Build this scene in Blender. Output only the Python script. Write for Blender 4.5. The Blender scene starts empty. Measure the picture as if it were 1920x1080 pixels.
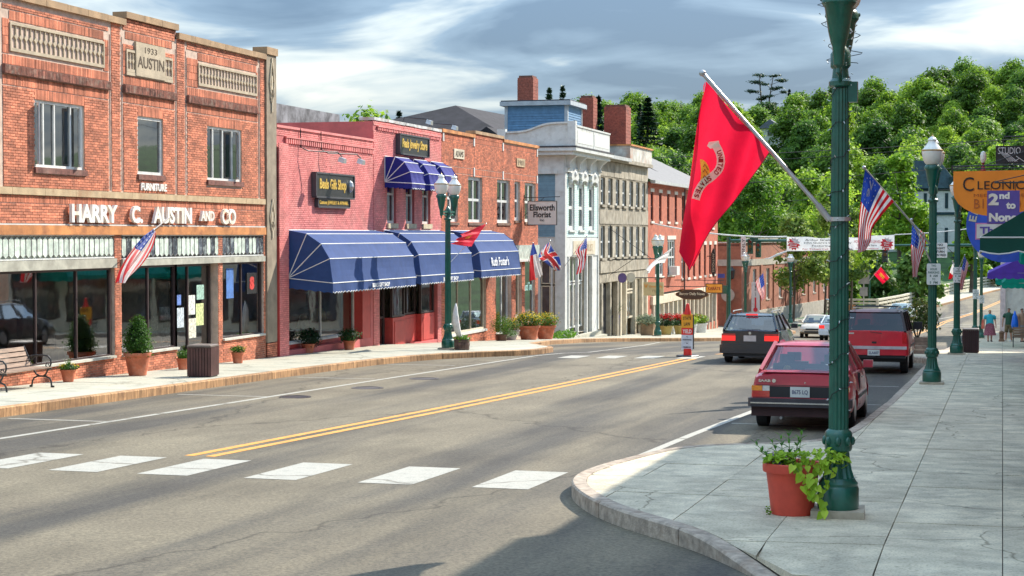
import bpy, bmesh, math, random
import numpy as np
from mathutils import Vector, Matrix, noise as mnoise
random.seed(7)
S = bpy.context.scene
COL = S.collection

# ---------------------------------------------------------------- camera
cam_d = bpy.data.cameras.new('camera')
cam = bpy.data.objects.new('camera', cam_d); COL.objects.link(cam)
cam_d.sensor_width = 36.0; cam_d.lens = 36.0 * 3300 / 1920
cam_d.clip_start = 0.3; cam_d.clip_end = 6000
_th = math.atan(920 / 3300.); _ph = math.atan(100 / 3300.)
_fw = Vector((-math.sin(_th) * math.cos(_ph), math.cos(_th) * math.cos(_ph), -math.sin(_ph)))
cam.location = (0, 0, 2.4)
cam.rotation_euler = _fw.to_track_quat('-Z', 'Y').to_euler()
S.camera = cam

# ---------------------------------------------------------------- light
SUN = Vector((1.0, 1.62, 1.5)).normalized()          # towards the sun
EXPO = 0.9
SKYK = 0.15
W = bpy.data.worlds.new('World'); S.world = W; W.use_nodes = True
def _world():
    nt = W.node_tree; nt.nodes.clear(); N = nt.nodes.new; L = nt.links.new
    out = N('ShaderNodeOutputWorld'); bg = N('ShaderNodeBackground'); bg.inputs[1].default_value = SKYK
    sky = N('ShaderNodeTexSky'); sky.sky_type = 'NISHITA'; sky.sun_disc = False
    sky.sun_elevation = math.asin(SUN.z); sky.sun_rotation = math.atan2(SUN.x, SUN.y)
    sky.dust_density = 1.0; sky.ozone_density = 1.5
    tc = N('ShaderNodeTexCoord'); sp = N('ShaderNodeSeparateXYZ'); L(tc.outputs['Generated'], sp.inputs[0])
    ab = N('ShaderNodeMath'); ab.operation = 'ABSOLUTE'; L(sp.outputs[2], ab.inputs[0])
    ad = N('ShaderNodeMath'); ad.operation = 'ADD'; ad.inputs[1].default_value = 0.20; L(ab.outputs[0], ad.inputs[0])
    dv = N('ShaderNodeVectorMath'); dv.operation = 'DIVIDE'
    cb = N('ShaderNodeCombineXYZ')
    for i in range(3): L(ad.outputs[0], cb.inputs[i])
    L(tc.outputs['Generated'], dv.inputs[0]); L(cb.outputs[0], dv.inputs[1])
    mp = N('ShaderNodeMapping'); mp.inputs['Rotation'].default_value = (0, 0, _th); mp.inputs['Scale'].default_value = (0.95, 1.5, 0.8)
    mp.inputs['Location'].default_value = (3.2, 1.1, 0)
    L(dv.outputs[0], mp.inputs[0])
    n1 = N('ShaderNodeTexNoise'); n1.inputs['Scale'].default_value = 1.0; n1.inputs['Detail'].default_value = 7; n1.inputs['Roughness'].default_value = .52; n1.inputs['Distortion'].default_value = .35
    L(mp.outputs[0], n1.inputs[0])
    n2 = N('ShaderNodeTexNoise'); n2.inputs['Scale'].default_value = 2.7; n2.inputs['Detail'].default_value = 7; n2.inputs['Roughness'].default_value = .48; n2.inputs['Distortion'].default_value = .5
    L(mp.outputs[0], n2.inputs[0])
    k = .93 / (SKYK * 2 ** EXPO)
    r1 = N('ShaderNodeValToRGB'); cr = r1.color_ramp
    cr.elements[0].position = .40; cr.elements[0].color = (.095, .165, .265, 1)
    cr.elements[1].position = .66; cr.elements[1].color = (.90, .88, .80, 1)
    e = cr.elements.new(.49); e.color = (.215, .315, .43, 1)
    e = cr.elements.new(.56); e.color = (.54, .61, .63, 1)
    mx = N('ShaderNodeMath'); mx.operation = 'MULTIPLY_ADD'; mx.inputs[1].default_value = .62; 
    L(n2.outputs[0], mx.inputs[0])
    m2 = N('ShaderNodeMath'); m2.operation = 'MULTIPLY'; m2.inputs[1].default_value = .44; L(n1.outputs[0], m2.inputs[0])
    L(m2.outputs[0], mx.inputs[2]); L(mx.outputs[0], r1.inputs[0])
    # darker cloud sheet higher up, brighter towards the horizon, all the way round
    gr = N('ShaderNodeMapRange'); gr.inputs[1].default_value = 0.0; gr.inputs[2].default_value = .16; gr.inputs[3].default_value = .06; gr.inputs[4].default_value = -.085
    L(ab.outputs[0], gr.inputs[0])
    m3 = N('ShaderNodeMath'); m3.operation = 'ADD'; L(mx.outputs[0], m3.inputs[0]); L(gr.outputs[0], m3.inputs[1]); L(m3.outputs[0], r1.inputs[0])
    sc = N('ShaderNodeVectorMath'); sc.operation = 'SCALE'; sc.inputs['Scale'].default_value = k; L(r1.outputs[0], sc.inputs[0])
    mix = N('ShaderNodeMixRGB'); mix.inputs[0].default_value = .93; L(sky.outputs[0], mix.inputs[1]); L(sc.outputs[0], mix.inputs[2])
    # clouded-sky gradient towards the zenith, steepened above the frame to lift the shade
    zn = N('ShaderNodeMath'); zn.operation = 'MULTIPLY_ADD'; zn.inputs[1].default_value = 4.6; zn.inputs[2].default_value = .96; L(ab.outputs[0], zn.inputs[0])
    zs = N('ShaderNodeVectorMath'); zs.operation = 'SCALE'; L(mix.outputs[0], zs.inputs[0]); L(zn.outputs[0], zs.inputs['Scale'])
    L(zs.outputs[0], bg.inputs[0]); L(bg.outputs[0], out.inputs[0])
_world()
sun_d = bpy.data.lights.new('sun', 'SUN'); sun_d.energy = 4.3; sun_d.angle = math.radians(.53); sun_d.color = (1.0, .93, .82)
sun = bpy.data.objects.new('sun', sun_d); COL.objects.link(sun)
sun.rotation_euler = SUN.to_track_quat('Z', 'Y').to_euler(); sun.location = (30, 60, 60)
S.view_settings.view_transform = 'Standard'; S.view_settings.look = 'None'
S.view_settings.exposure = EXPO; S.view_settings.gamma = 1; S.view_settings.use_curve_mapping = False
S.cycles.max_bounces = 6; S.cycles.transparent_max_bounces = 12

# ---------------------------------------------------------------- helpers
PRY = [-60, 0, 20, 40, 55, 70, 89, 108.6, 125, 139, 170, 230, 400]
PRZ = [1.38, 0, -.46, -.92, -1.25, -1.95, -2.86, -3.8, -4.3, -4.6, -4.8, -4.3, -3]
def prof(y): return float(np.interp(y, PRY, PRZ))    # height of the pavement top along the street

def tag(o, label=None, cat=None, group=None, kind=None):
    if label: o['label'] = label
    if cat: o['category'] = cat
    if group: o['group'] = group
    if kind: o['kind'] = kind
    return o
def empty(name, loc=(0, 0, 0), rz=0.0, label=None, cat=None, group=None, kind=None):
    o = bpy.data.objects.new(name, None); COL.objects.link(o)
    o.location = loc; o.rotation_euler = (0, 0, rz); o.empty_display_size = .3
    return tag(o, label, cat, group, kind)
def kids(o): return [c for c in ALLCH.get(o.name, [])]
ALLCH = {}
def setparent(o, p):
    o.parent = p; ALLCH.setdefault(p.name, []).append(o)
def worldloc(o):
    v = Vector(o.location)
    while o.parent: o = o.parent; v = v + Vector(o.location)
    return v
class MB:
    def __init__(s): s.v = []; s.f = []; s.mi = []; s.cur = 0
    def add(s, vs, fs):
        n = len(s.v); s.v += [tuple(p) for p in vs]
        for f in fs: s.f.append([n + i for i in f]); s.mi.append(s.cur)
        return s
    def box(s, x0, x1, y0, y1, z0, z1):
        if x0 > x1: x0, x1 = x1, x0
        if y0 > y1: y0, y1 = y1, y0
        if z0 > z1: z0, z1 = z1, z0
        return s.add([(x0, y0, z0), (x1, y0, z0), (x1, y1, z0), (x0, y1, z0), (x0, y0, z1), (x1, y0, z1), (x1, y1, z1), (x0, y1, z1)],
                     [(0, 3, 2, 1), (4, 5, 6, 7), (0, 1, 5, 4), (1, 2, 6, 5), (2, 3, 7, 6), (3, 0, 4, 7)])
    def hexa(s, b, t):      # 4 bottom pts (ccw from above), 4 top pts
        return s.add(list(b) + list(t), [(0, 3, 2, 1), (4, 5, 6, 7), (0, 1, 5, 4), (1, 2, 6, 5), (2, 3, 7, 6), (3, 0, 4, 7)])
    def prism(s, poly, a0, a1, axis='x'):   # poly of 2D points; extruded along axis
        n = len(poly)
        def P(p, a): return {'x': (a, p[0], p[1]), 'y': (p[0], a, p[1]), 'z': (p[0], p[1], a)}[axis]
        vs = [P(p, a0) for p in poly] + [P(p, a1) for p in poly]
        fs = [list(range(n))[::-1], list(range(n, 2 * n))] + [(i, (i + 1) % n, n + (i + 1) % n, n + i) for i in range(n)]
        return s.add(vs, fs)
    def tube(s, pts, r, n=8, cap=True):
        pts = [Vector(p) for p in pts]; m = len(pts)
        rs = r if isinstance(r, (list, tuple)) else [r] * m
        vs = []; prevx = None
        for i, p in enumerate(pts):
            d = (pts[min(i + 1, m - 1)] - pts[max(i - 1, 0)])
            if d.length < 1e-9: d = Vector((0, 0, 1))
            d.normalize()
            a = prevx if prevx is not None else (Vector((1, 0, 0)) if abs(d.x) < .8 else Vector((0, 1, 0)))
            x = (a - d * a.dot(d))
            if x.length < 1e-6: x = d.orthogonal()
            x.normalize(); y = d.cross(x); prevx = x
            for k in range(n):
                t = 2 * math.pi * k / n; vs.append(p + (x * math.cos(t) + y * math.sin(t)) * rs[i])
        fs = [(i * n + k, i * n + (k + 1) % n, (i + 1) * n + (k + 1) % n, (i + 1) * n + k) for i in range(m - 1) for k in range(n)]
        if cap: fs += [list(range(n))[::-1], [(m - 1) * n + k for k in range(n)]]
        return s.add(vs, fs)
    def lathe(s, prof_, c=(0, 0, 0), n=24, flutes=None, cap=True):   # prof_: list of (r, z[, flutedepth])
        vs = []
        for q in prof_:
            r, z = q[0], q[1]; fd = q[2] if len(q) > 2 else 0
            for k in range(n):
                t = 2 * math.pi * k / n; rr = r
                if fd and flutes: rr = r * (1 - fd * (.5 + .5 * math.cos(t * flutes)) ** .6)
                vs.append((c[0] + rr * math.cos(t), c[1] + rr * math.sin(t), c[2] + z))
        m = len(prof_)
        fs = [(i * n + k, i * n + (k + 1) % n, (i + 1) * n + (k + 1) % n, (i + 1) * n + k) for i in range(m - 1) for k in range(n)]
        if cap: fs += [list(range(n))[::-1], [(m - 1) * n + k for k in range(n)]]
        return s.add(vs, fs)
    def grid(s, fn, nu, nv, mfn=None):
        n0 = len(s.v)
        for j in range(nv + 1):
            for i in range(nu + 1): s.v.append(tuple(fn(i / nu, j / nv)))
        for j in range(nv):
            for i in range(nu):
                a = n0 + j * (nu + 1) + i
                s.f.append([a, a + 1, a + nu + 2, a + nu + 1]); s.mi.append(mfn((i + .5) / nu, (j + .5) / nv) if mfn else s.cur)
        return s
    def ball(s, c, rx, ry=None, rz=None, nu=12, nv=8):
        ry = ry or rx; rz = rz or rx
        vs = [(c[0], c[1], c[2] - rz)]
        for j in range(1, nv):
            a = math.pi * j / nv
            for i in range(nu):
                t = 2 * math.pi * i / nu
                vs.append((c[0] + rx * math.sin(a) * math.cos(t), c[1] + ry * math.sin(a) * math.sin(t), c[2] - rz * math.cos(a)))
        vs.append((c[0], c[1], c[2] + rz)); L_ = len(vs) - 1
        fs = [(0, 1 + (i + 1) % nu, 1 + i) for i in range(nu)]
        for j in range(nv - 2):
            for i in range(nu):
                a = 1 + j * nu + i; b = 1 + j * nu + (i + 1) % nu; fs.append((a, b, b + nu, a + nu))
        b0 = 1 + (nv - 2) * nu
        fs += [(b0 + i, b0 + (i + 1) % nu, L_) for i in range(nu)]
        return s.add(vs, fs)
    def mesh(s, name, mats, off=(0, 0, 0), smooth=False):
        me = bpy.data.meshes.new(name)
        v = np.array(s.v, dtype=float).reshape(-1, 3) - np.array(off)
        me.from_pydata([tuple(p) for p in v], [], s.f)
        if not isinstance(mats, (list, tuple)): mats = [mats]
        for m in mats: me.materials.append(m)
        if len(mats) > 1: me.polygons.foreach_set('material_index', s.mi)
        if smooth: me.polygons.foreach_set('use_smooth', [True] * len(s.f))
        me.update(); return me
    def build(s, name, mats, parent=None, smooth=False, loc=None, absol=True):
        """absol: vertices are in world space and get shifted to the parent's frame"""
        off = (0, 0, 0)
        if parent is not None and absol: off = worldloc(parent)
        if loc is not None: off = Vector(off) + Vector(loc) if parent is not None else Vector(loc)
        me = s.mesh(name, mats, off, smooth)
        o = bpy.data.objects.new(name, me); COL.objects.link(o)
        if parent is not None: setparent(o, parent)
        if loc is not None: o.location = loc
        if smooth == 'auto': autosmooth(o)
        return o
def autosmooth(o, ang=35):
    me = o.data
    me.polygons.foreach_set('use_smooth', [True] * len(me.polygons))
    try: me.set_sharp_from_angle(angle=math.radians(ang))
    except Exception: pass
def box(name, m, parent, x0, x1, y0, y1, z0, z1): return MB().box(x0, x1, y0, y1, z0, z1).build(name, m, parent)
def copy_tree(o, parent=None):
    c = o.copy(); COL.objects.link(c); c.scale = (1, 1, 1)
    if parent is not None: setparent(c, parent)
    for ch in ALLCH.get(o.name, []): copy_tree(ch, c)
    return c
def relabel(o, label=None, loc=None, rz=None, group=None):
    if label: o['label'] = label
    if loc is not None: o.location = loc
    if rz is not None: o.rotation_euler = (0, 0, rz)
    if group: o['group'] = group
    return o
def boolean_cut(o, cutters):
    """cut the cutter meshes out of o (applied at once)"""
    for c in cutters:
        md = o.modifiers.new('b', 'BOOLEAN'); md.operation = 'DIFFERENCE'; md.object = c; md.solver = 'EXACT'
    dg = bpy.context.evaluated_depsgraph_get()
    me = bpy.data.meshes.new_from_object(o.evaluated_get(dg))
    o.modifiers.clear(); o.data = me
    for c in cutters: bpy.data.objects.remove(c, do_unlink=True)
_fc = {}
def text_mesh(body, w=None, h=None, ext=.004, bold=0.0, space=1.0, shear=0.0, align='C'):
    """lettering fitted into w x h, centred on the origin in XY; extruded towards +Z"""
    cu = bpy.data.curves.new('t', 'FONT'); cu.body = body; cu.size = 1; cu.extrude = ext * 0.5 if False else 0.02
    cu.offset = bold; cu.space_character = space; cu.shear = shear; cu.align_x = 'CENTER'; cu.resolution_u = 3
    ob = bpy.data.objects.new('t', cu); COL.objects.link(ob)
    dg = bpy.context.evaluated_depsgraph_get()
    me = bpy.data.meshes.new_from_object(ob.evaluated_get(dg))
    n = len(me.vertices); co = np.empty(n * 3); me.vertices.foreach_get('co', co); co = co.reshape(-1, 3)
    fs = [list(p.vertices) for p in me.polygons]
    bpy.data.objects.remove(ob); bpy.data.curves.remove(cu); bpy.data.meshes.remove(me)
    if n == 0: return co, fs
    mn = co.min(0); mxx = co.max(0); sz = mxx - mn
    sx = (w / sz[0]) if w else None; sy = (h / sz[1]) if h else None
    if sx is None: sx = sy
    if sy is None: sy = sx
    co[:, 0] = (co[:, 0] - (mn[0] + mxx[0]) / 2) * sx; co[:, 1] = (co[:, 1] - (mn[1] + mxx[1]) / 2) * sy
    co[:, 2] = (co[:, 2] - mn[2]) / max(sz[2], 1e-6) * ext
    return co, fs
FR = {'+X': Matrix(((0, 0, 1), (1, 0, 0), (0, 1, 0))), '-Y': Matrix(((1, 0, 0), (0, 0, -1), (0, 1, 0))), '+Y': Matrix(((-1, 0, 0), (0, 0, 1), (0, 1, 0))), '-X': Matrix(((0, 0, -1), (-1, 0, 0), (0, 1, 0)))}
def text(body, mat_, parent, c, w, h, face='+X', ext=.006, bold=0.0, space=1.0, shear=0.0, name='lettering', rot=None, mirror=False, roll=0.0):
    co, fs = text_mesh(body, w, h, ext, bold, space, shear)
    R_ = rot if rot is not None else FR[face]
    mb = MB(); cr, sr = math.cos(roll), math.sin(roll)
    for p in co:
        x = -p[0] if mirror else p[0]
        x, y = x * cr - p[1] * sr, x * sr + p[1] * cr
        q = R_ @ Vector((x, y, p[2])); mb.v.append((q.x + c[0], q.y + c[1], q.z + c[2]))
    mb.f = fs; mb.mi = [0] * len(fs)
    return mb.build(name, mat_, parent)

# ---------------------------------------------------------------- materials
MC = {}
def nodes_of(m): m.use_nodes = True; nt = m.node_tree; return nt, nt.nodes, nt.links
def mat(name, col, rough=.8, var=.12, vscale=3.0, bump=0.0, bscale=30.0, metal=0.0, spec=.5, col2=None, dirt=None, dscale=1.2, coat=0.0, trans=0.0, vstretch=None, island=0.0, sss=0.0, streak=0.0):
    if name in MC: return MC[name]
    m = bpy.data.materials.new(name); nt, N, L = nodes_of(m); b = N['Principled BSDF']
    b.inputs['Roughness'].default_value = rough; b.inputs['Metallic'].default_value = metal
    b.inputs['Specular IOR Level'].default_value = spec; b.inputs['Coat Weight'].default_value = coat; b.inputs['Coat Roughness'].default_value = .05
    tc = N.new('ShaderNodeTexCoord'); vec = tc.outputs['Object']
    if vstretch:
        mp = N.new('ShaderNodeMapping'); mp.inputs['Scale'].default_value = vstretch; L.new(vec, mp.inputs[0]); vec = mp.outputs[0]
    n = N.new('ShaderNodeTexNoise'); n.inputs['Scale'].default_value = vscale; n.inputs['Detail'].default_value = 6; n.inputs['Roughness'].default_value = .6; L.new(vec, n.inputs[0])
    c2 = col2 if col2 else tuple(min(1, c * (1 + 2.2 * var)) for c in col)
    c1 = tuple(c * (1 - 1.2 * var) for c in col) if not col2 else col
    r = N.new('ShaderNodeValToRGB'); r.color_ramp.elements[0].position = .35; r.color_ramp.elements[1].position = .68
    r.color_ramp.elements[0].color = (*c1, 1); r.color_ramp.elements[1].color = (*c2, 1); L.new(n.outputs[0], r.inputs[0])
    out = r.outputs[0]
    if island:
        g = N.new('ShaderNodeNewGeometry'); oi = N.new('ShaderNodeObjectInfo')
        a = N.new('ShaderNodeMath'); a.operation = 'ADD'; L.new(g.outputs['Random Per Island'], a.inputs[0]); L.new(oi.outputs['Random'], a.inputs[1])
        fr = N.new('ShaderNodeMath'); fr.operation = 'FRACT'; L.new(a.outputs[0], fr.inputs[0])
        mr = N.new('ShaderNodeMapRange'); mr.inputs[3].default_value = 1 - island; mr.inputs[4].default_value = 1 + island * .8; L.new(fr.outputs[0], mr.inputs[0])
        mu = N.new('ShaderNodeVectorMath'); mu.operation = 'SCALE'; L.new(out, mu.inputs[0]); L.new(mr.outputs[0], mu.inputs['Scale']); out = mu.outputs[0]
    if dirt:
        n3 = N.new('ShaderNodeTexNoise'); n3.inputs['Scale'].default_value = dscale; n3.inputs['Detail'].default_value = 8; n3.inputs['Roughness'].default_value = .65
        if streak:
            mp3 = N.new('ShaderNodeMapping'); mp3.inputs['Scale'].default_value = (1, 1, streak); L.new(tc.outputs['Object'], mp3.inputs[0]); L.new(mp3.outputs[0], n3.inputs[0])
        else: L.new(tc.outputs['Object'], n3.inputs[0])
        r3 = N.new('ShaderNodeValToRGB'); r3.color_ramp.elements[0].position = .5; r3.color_ramp.elements[1].position = .72; r3.color_ramp.elements[0].color = (0, 0, 0, 1); r3.color_ramp.elements[1].color = (.75, .75, .75, 1)
        L.new(n3.outputs[0], r3.inputs[0]); mx = N.new('ShaderNodeMixRGB'); L.new(r3.outputs[0], mx.inputs[0]); L.new(out, mx.inputs[1]); mx.inputs[2].default_value = (*dirt, 1); out = mx.outputs[0]
    L.new(out, b.inputs['Base Color'])
    if bump:
        n2 = N.new('ShaderNodeTexNoise'); n2.inputs['Scale'].default_value = bscale; n2.inputs['Detail'].default_value = 4; L.new(vec, n2.inputs[0])
        bp = N.new('ShaderNodeBump'); bp.inputs['Strength'].default_value = bump; bp.inputs['Distance'].default_value = .02; L.new(n2.outputs[0], bp.inputs['Height']); L.new(bp.outputs[0], b.inputs['Normal'])
    MC[name] = m; return m
def cloth(name, col, rough=.75, through=.35, var=.06):
    """thin woven cloth: some light comes through"""
    if name in MC: return MC[name]
    m = mat(name, col, rough, var, 4, .15, 60, spec=.3); nt, N, L = nodes_of(m); b = N['Principled BSDF']
    t = N.new('ShaderNodeBsdfTranslucent'); ms = N.new('ShaderNodeMixShader'); ms.inputs[0].default_value = through
    src = b.inputs['Base Color'].links[0].from_socket; L.new(src, t.inputs[0])
    o = N['Material Output']; L.new(b.outputs[0], ms.inputs[1]); L.new(t.outputs[0], ms.inputs[2]); L.new(ms.outputs[0], o.inputs[0])
    return m
def leafmat(name, c1, c2, c3=None, through=.45):
    if name in MC: return MC[name]
    m = bpy.data.materials.new(name); nt, N, L = nodes_of(m); b = N['Principled BSDF']; b.inputs['Roughness'].default_value = .55; b.inputs['Specular IOR Level'].default_value = .35
    g = N.new('ShaderNodeNewGeometry'); oi = N.new('ShaderNodeObjectInfo'); tc = N.new('ShaderNodeTexCoord')
    n = N.new('ShaderNodeTexNoise'); n.inputs['Scale'].default_value = .7; n.inputs['Detail'].default_value = 2; L.new(tc.outputs['Object'], n.inputs[0])
    a = N.new('ShaderNodeMath'); a.operation = 'MULTIPLY_ADD'; a.inputs[1].default_value = .55; L.new(g.outputs['Random Per Island'], a.inputs[0]); 
    s2 = N.new('ShaderNodeMath'); s2.operation = 'MULTIPLY_ADD'; s2.inputs[1].default_value = .9; s2.inputs[2].default_value = -.45; L.new(oi.outputs['Random'], s2.inputs[0])
    s3 = N.new('ShaderNodeMath'); s3.operation = 'ADD'; L.new(n.outputs[0], s3.inputs[0]); L.new(s2.outputs[0], s3.inputs[1]); 
    s4 = N.new('ShaderNodeMath'); s4.operation = 'MULTIPLY_ADD'; s4.inputs[1].default_value = .8; s4.inputs[2].default_value = -.2; L.new(s3.outputs[0], s4.inputs[0]); L.new(s4.outputs[0], a.inputs[2])
    r = N.new('ShaderNodeValToRGB'); r.color_ramp.elements[0].color = (*c1, 1); r.color_ramp.elements[1].color = (*(c3 or c2), 1)
    r.color_ramp.elements[0].position = .15; r.color_ramp.elements[1].position = .95
    e = r.color_ramp.elements.new(.55); e.color = (*c2, 1)
    L.new(a.outputs[0], r.inputs[0]); L.new(r.outputs[0], b.inputs['Base Color'])
    t = N.new('ShaderNodeBsdfTranslucent'); ms = N.new('ShaderNodeMixShader'); ms.inputs[0].default_value = through; L.new(r.outputs[0], t.inputs[0])
    o = N['Material Output']; L.new(b.outputs[0], ms.inputs[1]); L.new(t.outputs[0], ms.inputs[2]); L.new(ms.outputs[0], o.inputs[0])
    MC[name] = m; return m
def glassmat(name, tint=(.75, .85, .85), refl=1.5, dens=.6, rough=.02):
    """window pane: see-through with mirror reflection that grows at grazing angles"""
    if name in MC: return MC[name]
    m = bpy.data.materials.new(name); nt, N, L = nodes_of(m); N.remove(N['Principled BSDF']); o = N['Material Output']
    tr = N.new('ShaderNodeBsdfTransparent'); tr.inputs[0].default_value = (*[c * dens for c in tint], 1)
    gl = N.new('ShaderNodeBsdfGlossy'); gl.inputs['Roughness'].default_value = rough; gl.inputs[0].default_value = (.95, .97, 1, 1)
    tc = N.new('ShaderNodeTexCoord'); nn = N.new('ShaderNodeTexNoise'); nn.inputs['Scale'].default_value = 1.1; L.new(tc.outputs['Object'], nn.inputs[0])
    bp = N.new('ShaderNodeBump'); bp.inputs['Strength'].default_value = .08; bp.inputs['Distance'].default_value = .02; L.new(nn.outputs[0], bp.inputs['Height']); L.new(bp.outputs[0], gl.inputs['Normal'])
    fr = N.new('ShaderNodeFresnel'); fr.inputs[0].default_value = refl
    ms = N.new('ShaderNodeMixShader'); L.new(fr.outputs[0], ms.inputs[0]); L.new(tr.outputs[0], ms.inputs[1]); L.new(gl.outputs[0], ms.inputs[2]); L.new(ms.outputs[0], o.inputs[0])
    MC[name] = m; return m
def darkglass(name, col=(.02, .03, .035), rough=.04, spec=1.0):
    return mat(name, col, rough, .3, 1.5, 0.06, 1.2, spec=spec)
def bump_extra(m, scale, strength, dist=.01, tex='noise'): pass
M = {}
M['brick'] = mat('brick_red', (.54, .185, .10), .85, .20, 1.6, .35, 40, island=.36, dirt=(.24, .085, .045), dscale=1.1)
M['brick_trim'] = mat('brick_trim_red', (.52, .16, .085), .85, .15, 1.6, .35, 40, island=.22, dirt=(.17, .06, .04), dscale=1.0)
M['mortar'] = mat('mortar_pale', (.56, .42, .33), .95, .12, 5, .3, 80)
M['mortar_dark'] = mat('mortar_brown', (.20, .10, .075), .95, .2, 5, .3, 80)
M['brick2'] = mat('brick_orange_red', (.50, .15, .075), .85, .18, 1.6, .3, 40, island=.32, dirt=(.17, .06, .04), dscale=.5)
M['pink'] = mat('pink_painted_brick', (.70, .22, .20), .65, .12, 1.2, .35, 35, island=.16, dirt=(.74, .33, .28), dscale=1.1)
M['pinkm'] = mat('pink_painted_mortar', (.50, .12, .115), .7, .1, 2, .2, 60)
M['redpaint'] = mat('red_painted_wood', (.48, .055, .045), .5, .1, 2, .1, 40)
M['stone'] = mat('tan_stone', (.46, .34, .20), .85, .12, 3, .2, 40, dirt=(.28, .12, .05), dscale=1.6)
M['rust'] = mat('rusted_lintel', (.50, .20, .06), .8, .2, 2, .25, 30, dirt=(.22, .07, .03), dscale=2.2)
M['coping'] = mat('coping_stone', (.38, .25, .14), .9, .2, 3, .3, 40, dirt=(.10, .06, .04), dscale=1.5)
M['vent'] = mat('cast_stone_grille', (.44, .36, .25), .85, .1, 4, .2, 50)
M['black'] = mat('dark_void', (.012, .012, .014), .9, .1)
M['white'] = mat('white_paint', (.64, .64, .60), .5, .05, 3, .1, 40, dirt=(.45, .42, .36), dscale=2.5)
M['cream'] = mat('cream_paint', (.62, .54, .40), .55, .06, 3, .1, 40, dirt=(.42, .33, .22), dscale=2)
M['letter'] = mat('white_enamel_letter', (.82, .80, .74), .45, .04, 4, 0, 10, dirt=(.65, .45, .22), dscale=1.6)
M['frame_alu'] = mat('aluminium_frame', (.66, .66, .62), .45, .08, 4, .05, 40)
M['frame_dark'] = mat('dark_brown_frame', (.05, .03, .028), .45, .1, 4)
M['glass'] = glassmat('shop_glass', (.80, .92, .90), 2.9, .95)
M['glass_dim'] = glassmat('upstairs_glass', (.45, .6, .8), 2.8, .35)
M['glass_dark'] = darkglass('dark_window_glass', (.03, .045, .055), .05)
M['curtain'] = mat('pale_curtain', (.55, .55, .5), .9, .1, 3, .2, 20)
M['inside'] = mat('dim_interior', (.50, .45, .36), .95, .3, .8)
M['inside_lt'] = mat('shop_floor', (.26, .22, .17), .9, .2, 2)
M['prism'] = mat('prism_glass', (.62, .70, .60), .25, .18, 5, .3, 25, spec=.7, island=.18, dirt=(.30, .38, .34), dscale=3)
M['prism_dark'] = mat('prism_glass_broken', (.08, .09, .11), .2, .4, 4, .3, 20, spec=.8, island=.5, dirt=(.55, .62, .56), dscale=4)
M['lead'] = mat('lead_came', (.10, .08, .075), .6, .1)
M['wood'] = mat('weathered_bench_wood', (.28, .19, .135), .75, .18, 3, .25, 12, vstretch=(1, 1, 8), island=.15)
M['iron'] = mat('black_cast_iron', (.02, .02, .02), .4, .2, 8, .1, 60)
M['terra'] = mat('terracotta', (.50, .145, .07), .85, .14, 5, .15, 60, dirt=(.60, .30, .20), dscale=4)
M['soil'] = mat('potting_soil', (.04, .028, .02), 1, .3, 20, .5, 60)
M['slat'] = mat('brown_slat', (.085, .035, .03), .5, .15, 4, .1, 40, island=.15)
M['asphalt'] = None
M['green'] = mat('dark_green_enamel', (.004, .088, .056), .33, .15, 6, .12, 90, spec=.6, coat=.25)
M['lampwhite'] = mat('milk_glass_globe', (.78, .76, .68), .15, .04, 3, 0, 10, spec=.6, coat=.5)
M['gold'] = mat('gold_leaf', (.80, .50, .10), .35, .15, 8, 0, 10, metal=.4)
M['brass'] = mat('brass_band', (.45, .30, .12), .4, .1, 8, metal=.5)
M['concrete_p'] = mat('concrete_pad', (.40, .34, .25), .9, .12, 6, .3, 50)
M['steel'] = mat('steel_pole', (.48, .47, .46), .35, .1, 6, metal=.6)
M['wire'] = mat('black_wire', (.012, .012, .012), .6, .1)
M['rope'] = mat('white_rope', (.68, .66, .62), .8, .1)
M['navy'] = cloth('navy_awning_cloth', (.03, .068, .20), .8, .12)
M['navy2'] = cloth('dark_blue_awning_cloth', (.02, .025, .20), .8, .12)
M['piping'] = mat('white_piping', (.72, .72, .68), .7, .04)
M['bark'] = mat('tree_bark', (.10, .075, .055), .95, .25, 6, .6, 25, vstretch=(1, 1, .3))

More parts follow.
